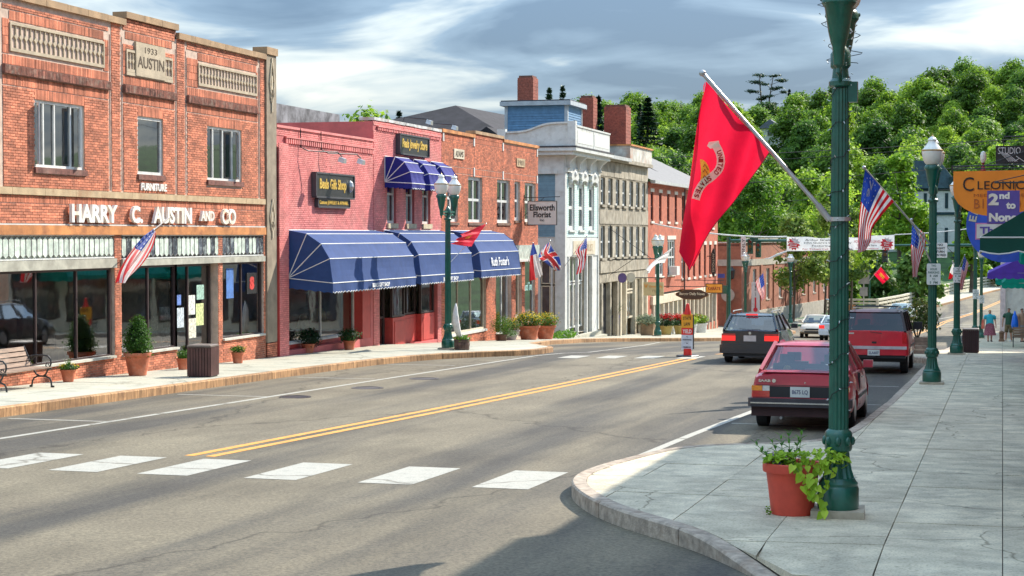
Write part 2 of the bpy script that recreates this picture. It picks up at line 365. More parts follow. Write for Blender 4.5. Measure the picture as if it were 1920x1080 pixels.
# ---------------------------------------------------------------- ground, road, pavements
ROAD = -.17
def mk_asphalt():
    m = bpy.data.materials.new('asphalt'); nt, N, L = nodes_of(m); b = N['Principled BSDF']; b.inputs['Roughness'].default_value = .82; b.inputs['Specular IOR Level'].default_value = .35
    tc = N.new('ShaderNodeTexCoord'); P = tc.outputs['Object']
    def noise(scale, det, mapscale=None, rough=.6):
        v = P
        if mapscale:
            mp = N.new('ShaderNodeMapping'); mp.inputs['Scale'].default_value = mapscale; L.new(P, mp.inputs[0]); v = mp.outputs[0]
        n = N.new('ShaderNodeTexNoise'); n.inputs['Scale'].default_value = scale; n.inputs['Detail'].default_value = det; n.inputs['Roughness'].default_value = rough; L.new(v, n.inputs[0]); return n.outputs[0]
    def ramp(src, p0, c0, p1, c1):
        r = N.new('ShaderNodeValToRGB'); r.color_ramp.elements[0].position = p0; r.color_ramp.elements[1].position = p1
        r.color_ramp.elements[0].color = (*c0, 1); r.color_ramp.elements[1].color = (*c1, 1); L.new(src, r.inputs[0]); return r.outputs[0]
    def mul(a, c, f=1.0):
        x = N.new('ShaderNodeMixRGB'); x.blend_type = 'MULTIPLY'; x.inputs[0].default_value = f; L.new(a, x.inputs[1]); L.new(c, x.inputs[2]); return x.outputs[0]
    base = ramp(noise(.35, 5), .3, (.124, .107, .080), .72, (.180, .158, .116))
    wheel = ramp(noise(1.0, 4, (.72, .035, 1), .5), .40, (.48, .49, .54), .56, (1.12, 1.08, 1.0))
    c = mul(base, wheel)
    c = mul(c, ramp(noise(1.3, 3, (1, .22, 1)), .32, (.80, .80, .80), .55, (1.05, 1.05, 1.05)))
    spk = ramp(noise(26, 3, None, .75), .36, (.55, .55, .56), .62, (1.30, 1.28, 1.22)); c = mul(c, spk, .85)
    v = N.new('ShaderNodeTexVoronoi'); v.feature = 'DISTANCE_TO_EDGE'; v.inputs['Scale'].default_value = .16
    mp = N.new('ShaderNodeMapping'); mp.inputs['Scale'].default_value = (1, .35, 1); n9 = N.new('ShaderNodeTexNoise'); n9.inputs['Scale'].default_value = 1.4; n9.inputs['Detail'].default_value = 6
    ad = N.new('ShaderNodeMixRGB'); ad.blend_type = 'ADD'; ad.inputs[0].default_value = 1.3; L.new(P, n9.inputs[0]); L.new(P, ad.inputs[1]); L.new(n9.outputs[1], ad.inputs[2]); L.new(ad.outputs[0], mp.inputs[0]); L.new(mp.outputs[0], v.inputs[0])
    crack = ramp(v.outputs['Distance'], .0, (.35, .33, .31), .006, (1, 1, 1)); c = mul(c, crack, .8)
    L.new(c, b.inputs['Base Color'])
    bp = N.new('ShaderNodeBump'); bp.inputs['Strength'].default_value = .5; bp.inputs['Distance'].default_value = .012; L.new(noise(60, 4, None, .7), bp.inputs['Height']); L.new(bp.outputs[0], b.inputs['Normal'])
    return m
M['asphalt'] = mk_asphalt()
def weathered(m, spots=14., crack=.35):
    nt, N, L = nodes_of(m); b = N['Principled BSDF']; src = b.inputs['Base Color'].links[0].from_socket; tc = N.new('ShaderNodeTexCoord')
    def mul(src, f, p0, c0, p1):
        r = N.new('ShaderNodeValToRGB'); r.color_ramp.elements[0].position = p0; r.color_ramp.elements[0].color = (*c0, 1); r.color_ramp.elements[1].position = p1; r.color_ramp.elements[1].color = (1, 1, 1, 1); L.new(f, r.inputs[0])
        x = N.new('ShaderNodeMixRGB'); x.blend_type = 'MULTIPLY'; x.inputs[0].default_value = 1; L.new(src, x.inputs[1]); L.new(r.outputs[0], x.inputs[2]); return x.outputs[0]
    v = N.new('ShaderNodeTexVoronoi'); v.inputs['Scale'].default_value = spots / 6; v.inputs['Randomness'].default_value = 1; L.new(tc.outputs['Object'], v.inputs[0]); src = mul(src, v.outputs['Distance'], .035, (.5, .5, .48), .06)
    n = N.new('ShaderNodeTexNoise'); n.inputs['Scale'].default_value = 1.1; n.inputs['Detail'].default_value = 6; L.new(tc.outputs['Object'], n.inputs[0]); a = N.new('ShaderNodeMixRGB'); a.blend_type = 'ADD'; a.inputs[0].default_value = 1.6; L.new(tc.outputs['Object'], a.inputs[1]); L.new(n.outputs[1], a.inputs[2])
    w = N.new('ShaderNodeTexVoronoi'); w.feature = 'DISTANCE_TO_EDGE'; w.inputs['Scale'].default_value = crack; L.new(a.outputs[0], w.inputs[0]); src = mul(src, w.outputs['Distance'], .001, (.42, .40, .36), .006)
    n4 = N.new('ShaderNodeTexNoise'); n4.inputs['Scale'].default_value = 42; n4.inputs['Detail'].default_value = 3; L.new(tc.outputs['Object'], n4.inputs[0]); src = mul(src, n4.outputs[0], .30, (.68, .67, .65), .52)
    L.new(src, b.inputs['Base Color']); return m
M['paving'] = mat('concrete_paving', (.60, .52, .37), .9, .14, 2.1, .4, 70, island=.10, dirt=(.31, .28, .21), dscale=1.9)
M['paving2'] = mat('pale_concrete_paving', (.43, .415, .33), .9, .14, 1.3, .3, 60, island=.08, dirt=(.33, .27, .19), dscale=1.3)
weathered(M['paving']); weathered(M['paving2'], 9, .25)
M['granite_kerb'] = mat('granite_kerb', (.36, .29, .22), .85, .22, 9, .5, 50, island=.14, dirt=(.20, .12, .07), dscale=4)
M['brown_kerb'] = mat('brown_granite_kerb', (.34, .19, .085), .85, .3, 14, .4, 60, island=.22, vstretch=(1, 1, .12), dirt=(.14, .07, .035), dscale=4)
M['paint_w'] = mat('white_road_paint', (.40, .38, .32), .7, .10, 5, .3, 60, dirt=(.30, .27, .22), dscale=5)
weathered(M['paint_w'], 60, .12)
M['paint_y'] = mat('yellow_road_paint', (.66, .29, .05), .7, .10, 5, .3, 60, dirt=(.34, .20, .08), dscale=6)
M['grass'] = mat('rough_grass', (.04, .09, .02), .95, .3, .4, .5, 4)
M['water'] = mat('river_water', (.05, .07, .07), .12, .2, .5, .2, 3)

def rowmesh(name, m, xf, ys, off, parent=None, thick=None):
    """sheet following the street profile: xf(y) -> (x0, x1)"""
    mb = MB(); n = len(ys)
    for y in ys:
        a, b_ = xf(y); z = prof(y) + off; mb.v += [(a, y, z), (b_, y, z)]
    for i in range(n - 1): mb.f.append([2 * i, 2 * i + 1, 2 * i + 3, 2 * i + 2]); mb.mi.append(0)
    return mb.build(name, m, parent)
YS = sorted(set([-60, -30, -10] + [0, 20, 40, 55, 70, 89, 108.6, 125, 139, 170, 230] + list(np.arange(0, 232, 4.0))))
def lerp(pts, y): return float(np.interp(y, [p[0] for p in pts], [p[1] for p in pts]))
RL = [(-60, -24), (128, -24), (129, -60), (137, -60), (138, -15), (152, -11.5), (176, -7.2), (220, -1.4), (262, 5), (330, 16)]
RR = [(-60, 22), (8, 22), (8.1, 3), (108, 3), (128, 1.2), (129, 40), (137, 40), (138, 3), (152, 3), (176, 6.5), (220, 13), (262, 20), (330, 31)]
ys_ = sorted(set(YS + [8, 8.1, 128, 129, 137, 138, 152, 176, 220, 250, 262, 290, 330]))
road = rowmesh('road', M['asphalt'], lambda y: (lerp(RL, y), lerp(RR, y)), ys_, ROAD); tag(road, kind='structure')
# land around, river valley and wooded hill
def hill_z(x, y):
    base = -6.5
    if y < 150: base = prof(y) - 1.2
    t = max(0, min(1, (y - 205) / 210.)); t = t * t * (3 - 2 * t)
    side = 29 + 2.5 * math.exp(-((x + 2) / 27.) ** 2) + 3 * math.sin(x * .045 + 1) 
    if x < -95: side = max(6, side - (-95 - x) * .12)
    h = side * t
    if 165 < y < 205: base = -9.5
    elif y >= 150: base = -6.5 if y > 205 else prof(y) - 1.2 - max(0, (y - 150)) * .4
    return base + h + 1.2 * mnoise.noise(Vector((x * .03, y * .03, 0)))
def gridpts(x0, x1, nx, y0, y1, ny, fn, name, m):
    mb = MB()
    for j in range(ny + 1):
        for i in range(nx + 1):
            x = x0 + (x1 - x0) * i / nx; y = y0 + (y1 - y0) * j / ny; mb.v.append((x, y, fn(x, y)))
    for j in range(ny):
        for i in range(nx): a = j * (nx + 1) + i; mb.f.append([a, a + 1, a + nx + 2, a + nx + 1]); mb.mi.append(0)
    return mb.build(name, m, smooth=True)
tag(gridpts(-420, 420, 60, -80, 760, 60, hill_z, 'hillside', M['grass']), kind='structure')
tag(MB().add([(-3000, -3000, -12), (3000, -3000, -12), (3000, 3000, -12), (-3000, 3000, -12)], [(0, 1, 2, 3)]).build('ground', M['grass']), kind='structure')
tag(MB().add([(-400, 158, -8.2), (400, 158, -8.2), (400, 214, -8.2), (-400, 214, -8.2)], [(0, 1, 2, 3)]).build('water', M['water']), kind='structure')

# painted lines
def lines_root(name): return empty(name, (0, 0, 0), kind='structure')
mk = lines_root('road_markings')
def stripe(name, m, pts, w, off=ROAD + .004, parent=mk, dy=2.0):
    """pts: [(x, y)...] polyline, laid as one ribbon"""
    P = []
    for (x0, y0), (x1, y1) in zip(pts[:-1], pts[1:]):
        n = max(1, int(math.hypot(x1 - x0, y1 - y0) / dy))
        for i in range(n): P.append((x0 + (x1 - x0) * i / n, y0 + (y1 - y0) * i / n))
    P.append(pts[-1]); mb = MB()
    for i, (x, y) in enumerate(P):
        a = P[max(0, i - 1)]; b_ = P[min(len(P) - 1, i + 1)]; d = Vector((b_[0] - a[0], b_[1] - a[1])).normalized(); nx, ny = d.y, -d.x
        for s_ in (-.5, .5):
            px, py = x + nx * w * s_, y + ny * w * s_; mb.v.append((px, py, prof(py) + off))
    for i in range(len(P) - 1): mb.f.append([2 * i, 2 * i + 2, 2 * i + 3, 2 * i + 1]); mb.mi.append(0)
    return mb.build(name, m, parent)
ymid = [(-10.75, 22.35), (-10.2, 31), (-9.75, 40), (-9.15, 53)]
stripe('yellow_line', M['paint_y'], [(x - .16, y) for x, y in ymid], .15)
stripe('yellow_line', M['paint_y'], [(x + .16, y) for x, y in ymid], .15)
ymid2 = [(-8.9, 57.5), (-7.8, 80), (-6.6, 105), (-4.6, 150), (.2, 200)]
stripe('yellow_line', M['paint_y'], [(x - .16, y) for x, y in ymid2], .15)
stripe('yellow_line', M['paint_y'], [(x + .16, y) for x, y in ymid2], .15)
stripe('edge_line', M['paint_w'], [(-14.9, 18), (-14.72, 24), (-14.4, 40), (-14.0, 53), (-13.25, 57), (-13.6, 62), (-14.4, 72), (-15.6, 82)], .13)
stripe('edge_line', M['paint_w'], [(-5.0, 22.0), (-4.78, 28), (-4.5, 33.5), (-4.35, 42), (-4.3, 52)], .14)
for y in (27.0, 33.5, 40, 46.5): stripe('bay_line', M['paint_w'], [(-16.6, y), (-14.6, y)], .10)
for y in (30.3, 35.6, 41.6, 47.8): stripe('bay_line', M['paint_w'], [(-4.5, y), (-2.3, y)], .10)
for y0, y1, x in ((150, 178, -1.2),): stripe('lane_line', M['paint_w'], [(x - 5, y0), (x - .5, y1)], .14)
for i, y in enumerate((142, 145)): stripe('stop_line', M['paint_w'], [(-14, y), (2.5, y)], .35 if i else .3)
cw = lines_root('crosswalk_near')
for i in range(-1, 6):
    x = -11.8 + 1.38 * i if i < 6 else 0
    x0 = [-13.1, -11.82, -10.56, -9.09, -7.58, -6.12][i + 1] if i < 5 else -15.0
    mb = MB(); dx = .0
    mb.add([(x0, 20.15, prof(20.15) + ROAD + .004), (x0 + .70, 20.15, prof(20.15) + ROAD + .004), (x0 + .73, 22.05, prof(22.05) + ROAD + .004), (x0 + .02, 22.05, prof(22.05) + ROAD + .004)], [(0, 1, 2, 3)])
    mb.build('crosswalk_bar', M['paint_w'], cw)
cw2 = lines_root('crosswalk_far')
for i in range(5):
    x0 = -13.05 + 1.12 * i + (0.0 if i < 3 else .1); y0 = 51.9 + .35 * i
    if i == 4: x0 = -6.9
    mb = MB(); mb.add([(x0, y0, prof(y0) + ROAD + .004), (x0 + .62, y0, prof(y0) + ROAD + .004), (x0 + .66, y0 + 1.7, prof(y0 + 1.7) + ROAD + .005), (x0 + .04, y0 + 1.7, prof(y0 + 1.7) + ROAD + .005)], [(0, 1, 2, 3)])
    mb.build('crosswalk_bar', M['paint_w'], cw2)
mhc = MB(); mhc.lathe([(.33, .0), (.33, .012), (.27, .012), (.27, .006)], (-14.0, 33.6, prof(33.6) + ROAD), 20); tag(mhc.build('manhole_cover', M['iron'], mk))
for (mx_, my_) in ((-13.6, 36.8), (-13.5, 40.5)):
    MB().lathe([(.36, .0), (.36, .012), (.29, .012), (.29, .006)], (mx_, my_, prof(my_) + ROAD), 20).build('manhole_cover', mat('worn_manhole_iron', (.06, .05, .045), .6, .2), mk)

# pavements with kerbs
KL = [(-16.85, -40), (-16.85, 20), (-16.85, 33), (-16.9, 40), (-16.75, 46), (-16.3, 49.3), (-15.3, 51.6), (-14.35, 53.0), (-14.05, 54.6), (-14.4, 57), (-15.6, 60), (-16.9, 63.5), (-17.9, 70), (-18.3, 77.5), (-17.7, 82), (-15.8, 86), (-14.2, 89.5), (-13.5, 94), (-13.3, 104), (-13.6, 121), (-14.6, 125.5), (-16.5, 127.4), (-20.5, 128.2)]
KR = [(.3, 8.5), (-.5, 11.2), (-1.2, 12.9), (-1.85, 14.52), (-2.49, 15.75), (-2.99, 16.5), (-3.74, 17.45), (-4.29, 18.39), (-4.76, 19.55), (-4.93, 20.5), (-4.88, 21.6), (-4.66, 23.0), (-4.45, 24.0), (-4.0, 24.7), (-3.1, 25.3), (-2.45, 26.1), (-2.27, 28), (-2.2, 31), (-2.12, 34), (-2.05, 42), (-2.0, 52.2), (-2.3, 53.1), (-3.0, 53.6), (-3.35, 54.6), (-3.35, 58), (-3.0, 60), (-2.3, 61.6), (-2.0, 64), (-1.95, 80), (-1.9, 100), (-1.7, 122), (-1.0, 126), (1.4, 128)]
def resample(P, step):
    out = [Vector(P[0])]; 
    for a, b_ in zip(P[:-1], P[1:]):
        a = Vector(a); b_ = Vector(b_); d = (b_ - a).length; n = max(1, round(d / step)) if d > step else 1
        for i in range(1, n + 1): out.append(a + (b_ - a) * i / n)
    return out
def offs(P, d):
    out = []
    for i, p in enumerate(P):
        a = P[max(0, i - 1)]; b_ = P[min(len(P) - 1, i + 1)]; t = (b_ - a).normalized(); out.append(Vector((p.x + t.y * d, p.y - t.x * d)))
    return out
def smooth_poly(P, it=2):
    for _ in range(it):
        Q = [P[0]]
        for a, b_ in zip(P[:-1], P[1:]):
            if math.hypot(a[0] - b_[0], a[1] - b_[1]) > 6: Q += [a, b_] if Q[-1] != a else [b_]; continue
            Q += [(a[0] * .75 + b_[0] * .25, a[1] * .75 + b_[1] * .25), (a[0] * .25 + b_[0] * .75, a[1] * .25 + b_[1] * .75)]
        Q.append(P[-1]); P = Q
    return P
KLs = smooth_poly(KL, 1); KRs = smooth_poly(KR, 2)
def drop(x, y):      # the kerb is lowered towards the side entrance at the near corner
    if y > 16.6 or x > 2.2: return 0.0
    t = min(1, (16.6 - y) / 2.2); d = x - float(np.interp(y, [8.5, 11.2, 12.9, 14.5, 15.75, 16.5], [.3, -.5, -1.2, -1.85, -2.49, -3.0])); q = max(0, min(1, 1 - d / 1.5)); return -.14 * t * t * (3 - 2 * t) * q
def kerb(name, P, m, side, blk, w=.17):
    """P runs with the pavement on `side` (+1 right hand, -1 left hand of the walk direction)"""
    root = empty(name, (0, 0, 0), kind='structure')
    # arc-length blocks
    pts = resample(P, .45); inner = offs(pts, w * side)
    acc = 0; seg = [0]; start = 0
    groups = []
    for i in range(1, len(pts)):
        acc += (pts[i] - pts[i - 1]).length
        if acc >= blk or i == len(pts) - 1: groups.append((start, i)); start = i; acc = 0
    for gi, (a, b_) in enumerate(groups):
        mb = MB(); jit = random.uniform(-.006, .006); dh = random.uniform(-.008, .006)
        n = b_ - a
        for k in range(n + 1):
            p = pts[a + k].copy(); q = inner[a + k].copy(); t = 0
            if k == 0 and n: d = (pts[a + 1] - pts[a]); sh = d.normalized() * .006; p += sh; q += sh
            if k == n and n: d = (pts[b_] - pts[b_ - 1]); sh = d.normalized() * -.006; p += sh; q += sh
            o = (q - p).normalized() * jit; p = p + o
            z1 = prof(p.y) + .004 + drop(p.x, p.y); bev = (q - p).normalized() * .02
            mb.v += [(p.x, p.y, prof(p.y) + ROAD - .1), (p.x, p.y, z1 - .02), (p.x + bev.x, p.y + bev.y, z1), (q.x, q.y, z1), (q.x, q.y, z1 - .3)]
        for k in range(n):
            for e in range(4): i0 = k * 5 + e; mb.f.append([i0, i0 + 5, i0 + 6, i0 + 1] if side < 0 else [i0, i0 + 1, i0 + 6, i0 + 5]); mb.mi.append(0)
        mb.f.append([0, 1, 2, 3, 4]); mb.mi.append(0); mb.f.append([n * 5 + e for e in (4, 3, 2, 1, 0)]); mb.mi.append(0)
        mb.build('kerb_stone', m, root)
    return root
kerb('kerb_left', KLs, M['brown_kerb'], -1, 1.6)
kerb('kerb_right', KRs, M['granite_kerb'], 1, 1.9)
def clip(poly, ax, val, keep_less):
    out = []
    n = len(poly)
    for i in range(n):
        a = poly[i]; b_ = poly[(i + 1) % n]
        ia = (a[ax] <= val) if keep_less else (a[ax] >= val); ib = (b_[ax] <= val) if keep_less else (b_[ax] >= val)
        if ia: out.append(a)
        if ia != ib:
            t = (val - a[ax]) / (b_[ax] - a[ax]); out.append((a[0] + (b_[0] - a[0]) * t, a[1] + (b_[1] - a[1]) * t))
    return out
def clipcell(poly, x0, x1, y0, y1):
    for ax, v, k in ((0, x0, False), (0, x1, True), (1, y0, False), (1, y1, True)):
        if not poly: return []
        poly = clip(poly, ax, v, k)
    return poly
def area(p): return .5 * sum(p[i][0] * p[(i + 1) % len(p)][1] - p[(i + 1) % len(p)][0] * p[i][1] for i in range(len(p)))
def pavement(name, polygon, xs, ys, m, g=.0045):
    root = empty(name, (0, 0, 0), kind='structure')
    under = MB(); 
    for j in range(len(ys) - 1):
        for i in range(len(xs) - 1):
            c0 = clipcell(polygon, xs[i], xs[i + 1], ys[j], ys[j + 1])
            if len(c0) >= 3 and abs(area(c0)) > 1e-3:
                if area(c0) < 0: c0 = c0[::-1]
                under.add([(x, y, prof(y) - .03 + drop(x, y)) for x, y in c0], [list(range(len(c0)))])
            c = clipcell(polygon, xs[i] + g, xs[i + 1] - g, ys[j] + g, ys[j + 1] - g)
            if len(c) < 3 or abs(area(c)) < .02: continue
            if area(c) < 0: c = c[::-1]
            n = len(c); dz = random.uniform(-.003, .003)
            mb = MB(); mb.add([(x, y, prof(y) + dz + drop(x, y)) for x, y in c] + [(x, y, prof(y) - .05) for x, y in c], [list(range(n))] + [(a, n + a, n + (a + 1) % n, (a + 1) % n) for a in range(n)])
            mb.build('paving_slab', m, root)
    under.build('joint_bed', mat('joint_dirt', (.15, .13, .10), 1, .2, 5), root)
    return root
innR = offs([Vector(p) for p in KRs], .175); innL = offs([Vector(p) for p in KLs], -.175)
polyR = [(p.x, p.y) for p in innR] + [(3.2, 128), (3.2, 8.4)]
polyL = [(p.x, p.y) for p in innL] + [(-20.6, 128), (-20.6, -40)]
ysR = [8.34 + 1.52 * i for i in range(36)] + [63 + 3.2 * i for i in range(21)] + [130.5]
ysR = [y for y in ysR if y < 62] + [63 + 4.5 * i for i in range(15)] + [131]
pavement('pavement_right', polyR, [-5.3, -4.1, -3.08, -2.05, -1.0, .02, 1.4, 3.2], ysR, M['paving'])
ysL = [-41, 0, 12, 20] + [25 + 1.8 * i for i in range(26)] + [75 + 5 * i for i in range(11)] + [129]
pavement('pavement_left', polyL, [-20.7, -18.3, -16.4, -13], ysL, M['paving2'])
# far bank pavement beside the bridge
far = rowmesh('pavement_bridge', M['paving2'], lambda y: (lerp([(138, -22), (152, -15.0), (163, -12.6), (212, -5.6), (250, 1.2), (330, 14)], y), lerp(RL, y)), [138, 145, 152, 163, 170, 176, 190, 205, 220, 235, 250, 262, 290, 330], .0); tag(far, kind='structure')
mb = MB()
fy = [138, 145, 152, 163, 176, 190, 205, 220, 235, 250, 262, 290]
for a, b_ in zip(fy[:-1], fy[1:]):
    xa, xb = lerp(RL, a), lerp(RL, b_)
    mb.hexa([(xa - .02, a, prof(a) - .3), (xa + .18, a, prof(a) - .3), (xb + .18, b_, prof(b_) - .3), (xb - .02, b_, prof(b_) - .3)], [(xa - .02, a, prof(a) + .006), (xa + .18, a, prof(a) + .006), (xb + .18, b_, prof(b_) + .006), (xb - .02, b_, prof(b_) + .006)])
tag(mb.build('kerb_bridge', M['brown_kerb']), kind='structure')

# ---------------------------------------------------------------- building helpers (street fronts look towards +X)
XF = -19.8
BL, BH, BJ = .185, .058, .012
def subtract(iv, cuts):
    out = [iv]
    for c0, c1 in cuts:
        nx = []
        for a, b_ in out:
            if c1 <= a or c0 >= b_: nx.append((a, b_)); continue
            if c0 > a: nx.append((a, c0))
            if c1 < b_: nx.append((c1, b_))
        out = nx
    return out
def brick_list(Y0, Y1, z0, z1, holes=(), soldier=False):
    out = []
    if soldier:
        n = max(1, round((Y1 - Y0) / BH)); w = (Y1 - Y0) / n; r = max(1, round((z1 - z0) / .2)); h = (z1 - z0) / r
        for j in range(r):
            for i in range(n): out.append((Y0 + i * w, Y0 + (i + 1) * w, z0 + j * h, z0 + (j + 1) * h))
        return out
    n = max(1, round((z1 - z0) / BH)); h = (z1 - z0) / n
    for j in range(n):
        a, b_ = z0 + j * h, z0 + (j + 1) * h; zc = (a + b_) / 2
        cuts = [(q[0], q[1]) for q in holes if q[2] < zc < q[3]]
        for s0, s1 in subtract((Y0, Y1), cuts):
            y = math.floor(s0 / BL) * BL + (BL / 2 if j % 2 else 0)
            if y > s0: y -= BL
            while y < s1:
                p, q = max(y, s0), min(y + BL, s1)
                if q - p > .03: out.append((p, q, a, b_))
                y += BL
    return out
def lay_bricks(lst, X, m, parent, name='brickwork', individual=0, thick=.022):
    """brick faces proud of the mortar; the nearest `individual` whole ones are objects of their own"""
    g = BJ / 2; rnd = random.Random(int(abs(X) * 100 + len(lst)))
    if individual:
        lst = sorted(lst, key=lambda b_: b_[0]); full = [b_ for b_ in lst if b_[1] - b_[0] > BL - .002][:individual]; fs = set(full)
        rest = [b_ for b_ in lst if b_ not in fs]; off = worldloc(parent)
        me = MB().box(-.015, thick - .015, -BL / 2 + g, BL / 2 - g, -BH / 2 + g, BH / 2 - g).mesh('brick', m)
        for b_ in full:
            o = bpy.data.objects.new('brick', me); COL.objects.link(o); setparent(o, parent)
            o.location = (X - .004 + rnd.uniform(0, .005) - off.x, (b_[0] + b_[1]) / 2 - off.y, (b_[2] + b_[3]) / 2 - off.z)
        lst = rest
    n = len(lst); A = np.array(lst); xo = np.array([rnd.uniform(0, .006) for _ in range(n)]) + X
    V = np.zeros((n, 8, 3)); 
    y0, y1, z0, z1 = A[:, 0] + g, A[:, 1] - g, A[:, 2] + g, A[:, 3] - g; xb = np.full(n, X - .03)
    for k, (x, y, z) in enumerate([(xo, y0, z0), (xo, y1, z0), (xo, y1, z1), (xo, y0, z1), (xb, y0, z0), (xb, y1, z0), (xb, y1, z1), (xb, y0, z1)]):
        V[:, k, 0], V[:, k, 1], V[:, k, 2] = x, y, z
    F = np.array([[0, 1, 2, 3], [1, 5, 6, 2], [4, 0, 3, 7], [3, 2, 6, 7], [4, 5, 1, 0]])
    off = worldloc(parent)
    me = bpy.data.meshes.new(name); me.from_pydata((V.reshape(-1, 3) - np.array(off)).tolist(), [], (F[None] + (np.arange(n) * 8)[:, None, None]).reshape(-1, 4).tolist()); me.materials.append(m)
    o = bpy.data.objects.new(name, me); COL.objects.link(o); setparent(o, parent); o['kind'] = 'stuff'
    return o
def wall(name, m, parent, Y0, Y1, z0, z1, holes, X=XF - .012, depth=.22, axis='x'):
    """wall front with openings and reveals; axis 'x': front looks to +X, 'y': front looks to -Y (X is then the Y plane)"""
    ys = sorted(set([Y0, Y1] + [min(max(v, Y0), Y1) for h in holes for v in h[:2]])); zs = sorted(set([z0, z1] + [min(max(v, z0), z1) for h in holes for v in h[2:4]]))
    mb = MB()
    P = (lambda a, b_, d=0: (X - d, a, b_)) if axis == 'x' else (lambda a, b_, d=0: (a, X + d, b_))
    for i in range(len(ys) - 1):
        for j in range(len(zs) - 1):
            yc, zc = (ys[i] + ys[i + 1]) / 2, (zs[j] + zs[j + 1]) / 2
            if any(h[0] < yc < h[1] and h[2] < zc < h[3] for h in holes): continue
            mb.add([P(ys[i], zs[j]), P(ys[i + 1], zs[j]), P(ys[i + 1], zs[j + 1]), P(ys[i], zs[j + 1])], [(0, 1, 2, 3)])
    for a, b_, c, d in [h[:4] for h in holes]:
        mb.add([P(a, c), P(b_, c), P(b_, d), P(a, d), P(a, c, depth), P(b_, c, depth), P(b_, d, depth), P(a, d, depth)], [(0, 4, 5, 1), (1, 5, 6, 2), (2, 6, 7, 3), (3, 7, 4, 0)])
    return mb.build(name, m, parent)
def shell(parent, m, mroof, Y0, Y1, z0, z1, X=XF - .012, back=-34, roofz=None, name='side_wall'):
    roofz = roofz if roofz is not None else z1 - .35; t = .25
    for (a, b_) in ((Y0, Y0 + t), (Y1 - t, Y1)): box(name, m, parent, X - .001, back, a, b_, z0, z1 - .02)
    box('back_wall', m, parent, back - .2, back, Y0 + .01, Y1 - .01, z0, z1 - .03)
    box('parapet_back', m, parent, X - .24, X - .3, Y0 + t, Y1 - t, roofz, z1 - .02)
    box('roof', mroof, parent, X - .3, back, Y0 + t, Y1 - t, roofz - .2, roofz)
def interior(parent, Y0, Y1, z0, z1, depth, m=None, mf=None, X=XF):
    m = m or M['inside']; mf = mf or M['inside_lt']
    mb = MB(); a, b_ = X - .235, X - depth
    mb.add([(a, Y0, z0), (a, Y1, z0), (b_, Y1, z0), (b_, Y0, z0), (a, Y0, z1), (a, Y1, z1), (b_, Y1, z1), (b_, Y0, z1)], [(4, 5, 6, 7), (0, 4, 7, 3), (1, 2, 6, 5), (2, 3, 7, 6), (0, 3, 2, 1)])
    return mb.build('room', m, parent)
def window(parent, Y0, Y1, z0, z1, X=XF, fm=None, gm=None, fw=.05, mull=(), trans=(), inset=.08, sill=None, sill_h=.09, sill_out=.05, label=None, backing=None, curtain=0, name='window', axis='x', open_leaf=None, paneX=.03):
    fm = fm or M['white']; gm = gm or M['glass_dim']
    def B(mb, a0, a1, b0, b1, d0, d1):      # along, height, depth behind the wall face
        if axis == 'x': mb.box(X - d0, X - d1, a0, a1, b0, b1)
        else: mb.box(a0, a1, X + d0, X + d1, b0, b1)
    mb = MB(); d0, d1 = inset - .04, inset + .04
    B(mb, Y0, Y0 + fw, z0, z1, d0, d1); B(mb, Y1 - fw, Y1, z0, z1, d0, d1); B(mb, Y0 + fw, Y1 - fw, z0, z0 + fw, d0, d1); B(mb, Y0 + fw, Y1 - fw, z1 - fw, z1, d0, d1)
    for q in mull: yy = Y0 + (Y1 - Y0) * q; B(mb, yy - fw * .4, yy + fw * .4, z0 + fw, z1 - fw, d0 + .005, d1 - .005)
    for q in trans: zz = z0 + (z1 - z0) * q; B(mb, Y0 + fw, Y1 - fw, zz - fw * .38, zz + fw * .38, d0 + .01, d1 - .01)
    o = mb.build(name, fm, parent)
    ms = [0] + list(mull) + [1]; ts = [0] + list(trans) + [1]
    for i in range(len(ms) - 1):
        for j in range(len(ts) - 1):
            pb = MB(); a0 = Y0 + (Y1 - Y0) * ms[i] + fw * .3; a1 = Y0 + (Y1 - Y0) * ms[i + 1] - fw * .3; b0 = z0 + (z1 - z0) * ts[j] + fw * .3; b1 = z0 + (z1 - z0) * ts[j + 1] - fw * .3
            dd = inset + .004 * ((i + j) % 2)
            if axis == 'x': pb.add([(X - dd, a0, b0), (X - dd, a1, b0), (X - dd, a1, b1), (X - dd, a0, b1)], [(0, 1, 2, 3)])
            else: pb.add([(a0, X + dd, b0), (a1, X + dd, b0), (a1, X + dd, b1), (a0, X + dd, b1)], [(0, 1, 2, 3)])
            pb.build('pane', gm, o)
    if backing is not None:
        pb = MB(); B(pb, Y0 - .1, Y1 + .1, z0 - .1, z1 + .1, .55, .6); pb.build('room_dark', backing, o)
    if curtain:
        pb = MB(); B(pb, Y0 + fw, Y1 - fw, z1 - (z1 - z0) * curtain, z1 - fw, inset + .07, inset + .075); pb.build('blind', M['curtain'], o)
    if sill is not None:
        sb = MB(); B(sb, Y0 - .05, Y1 + .05, z0 - sill_h, z0 - .003, -sill_out, .12); sb.build('sill', sill, parent)
    return o
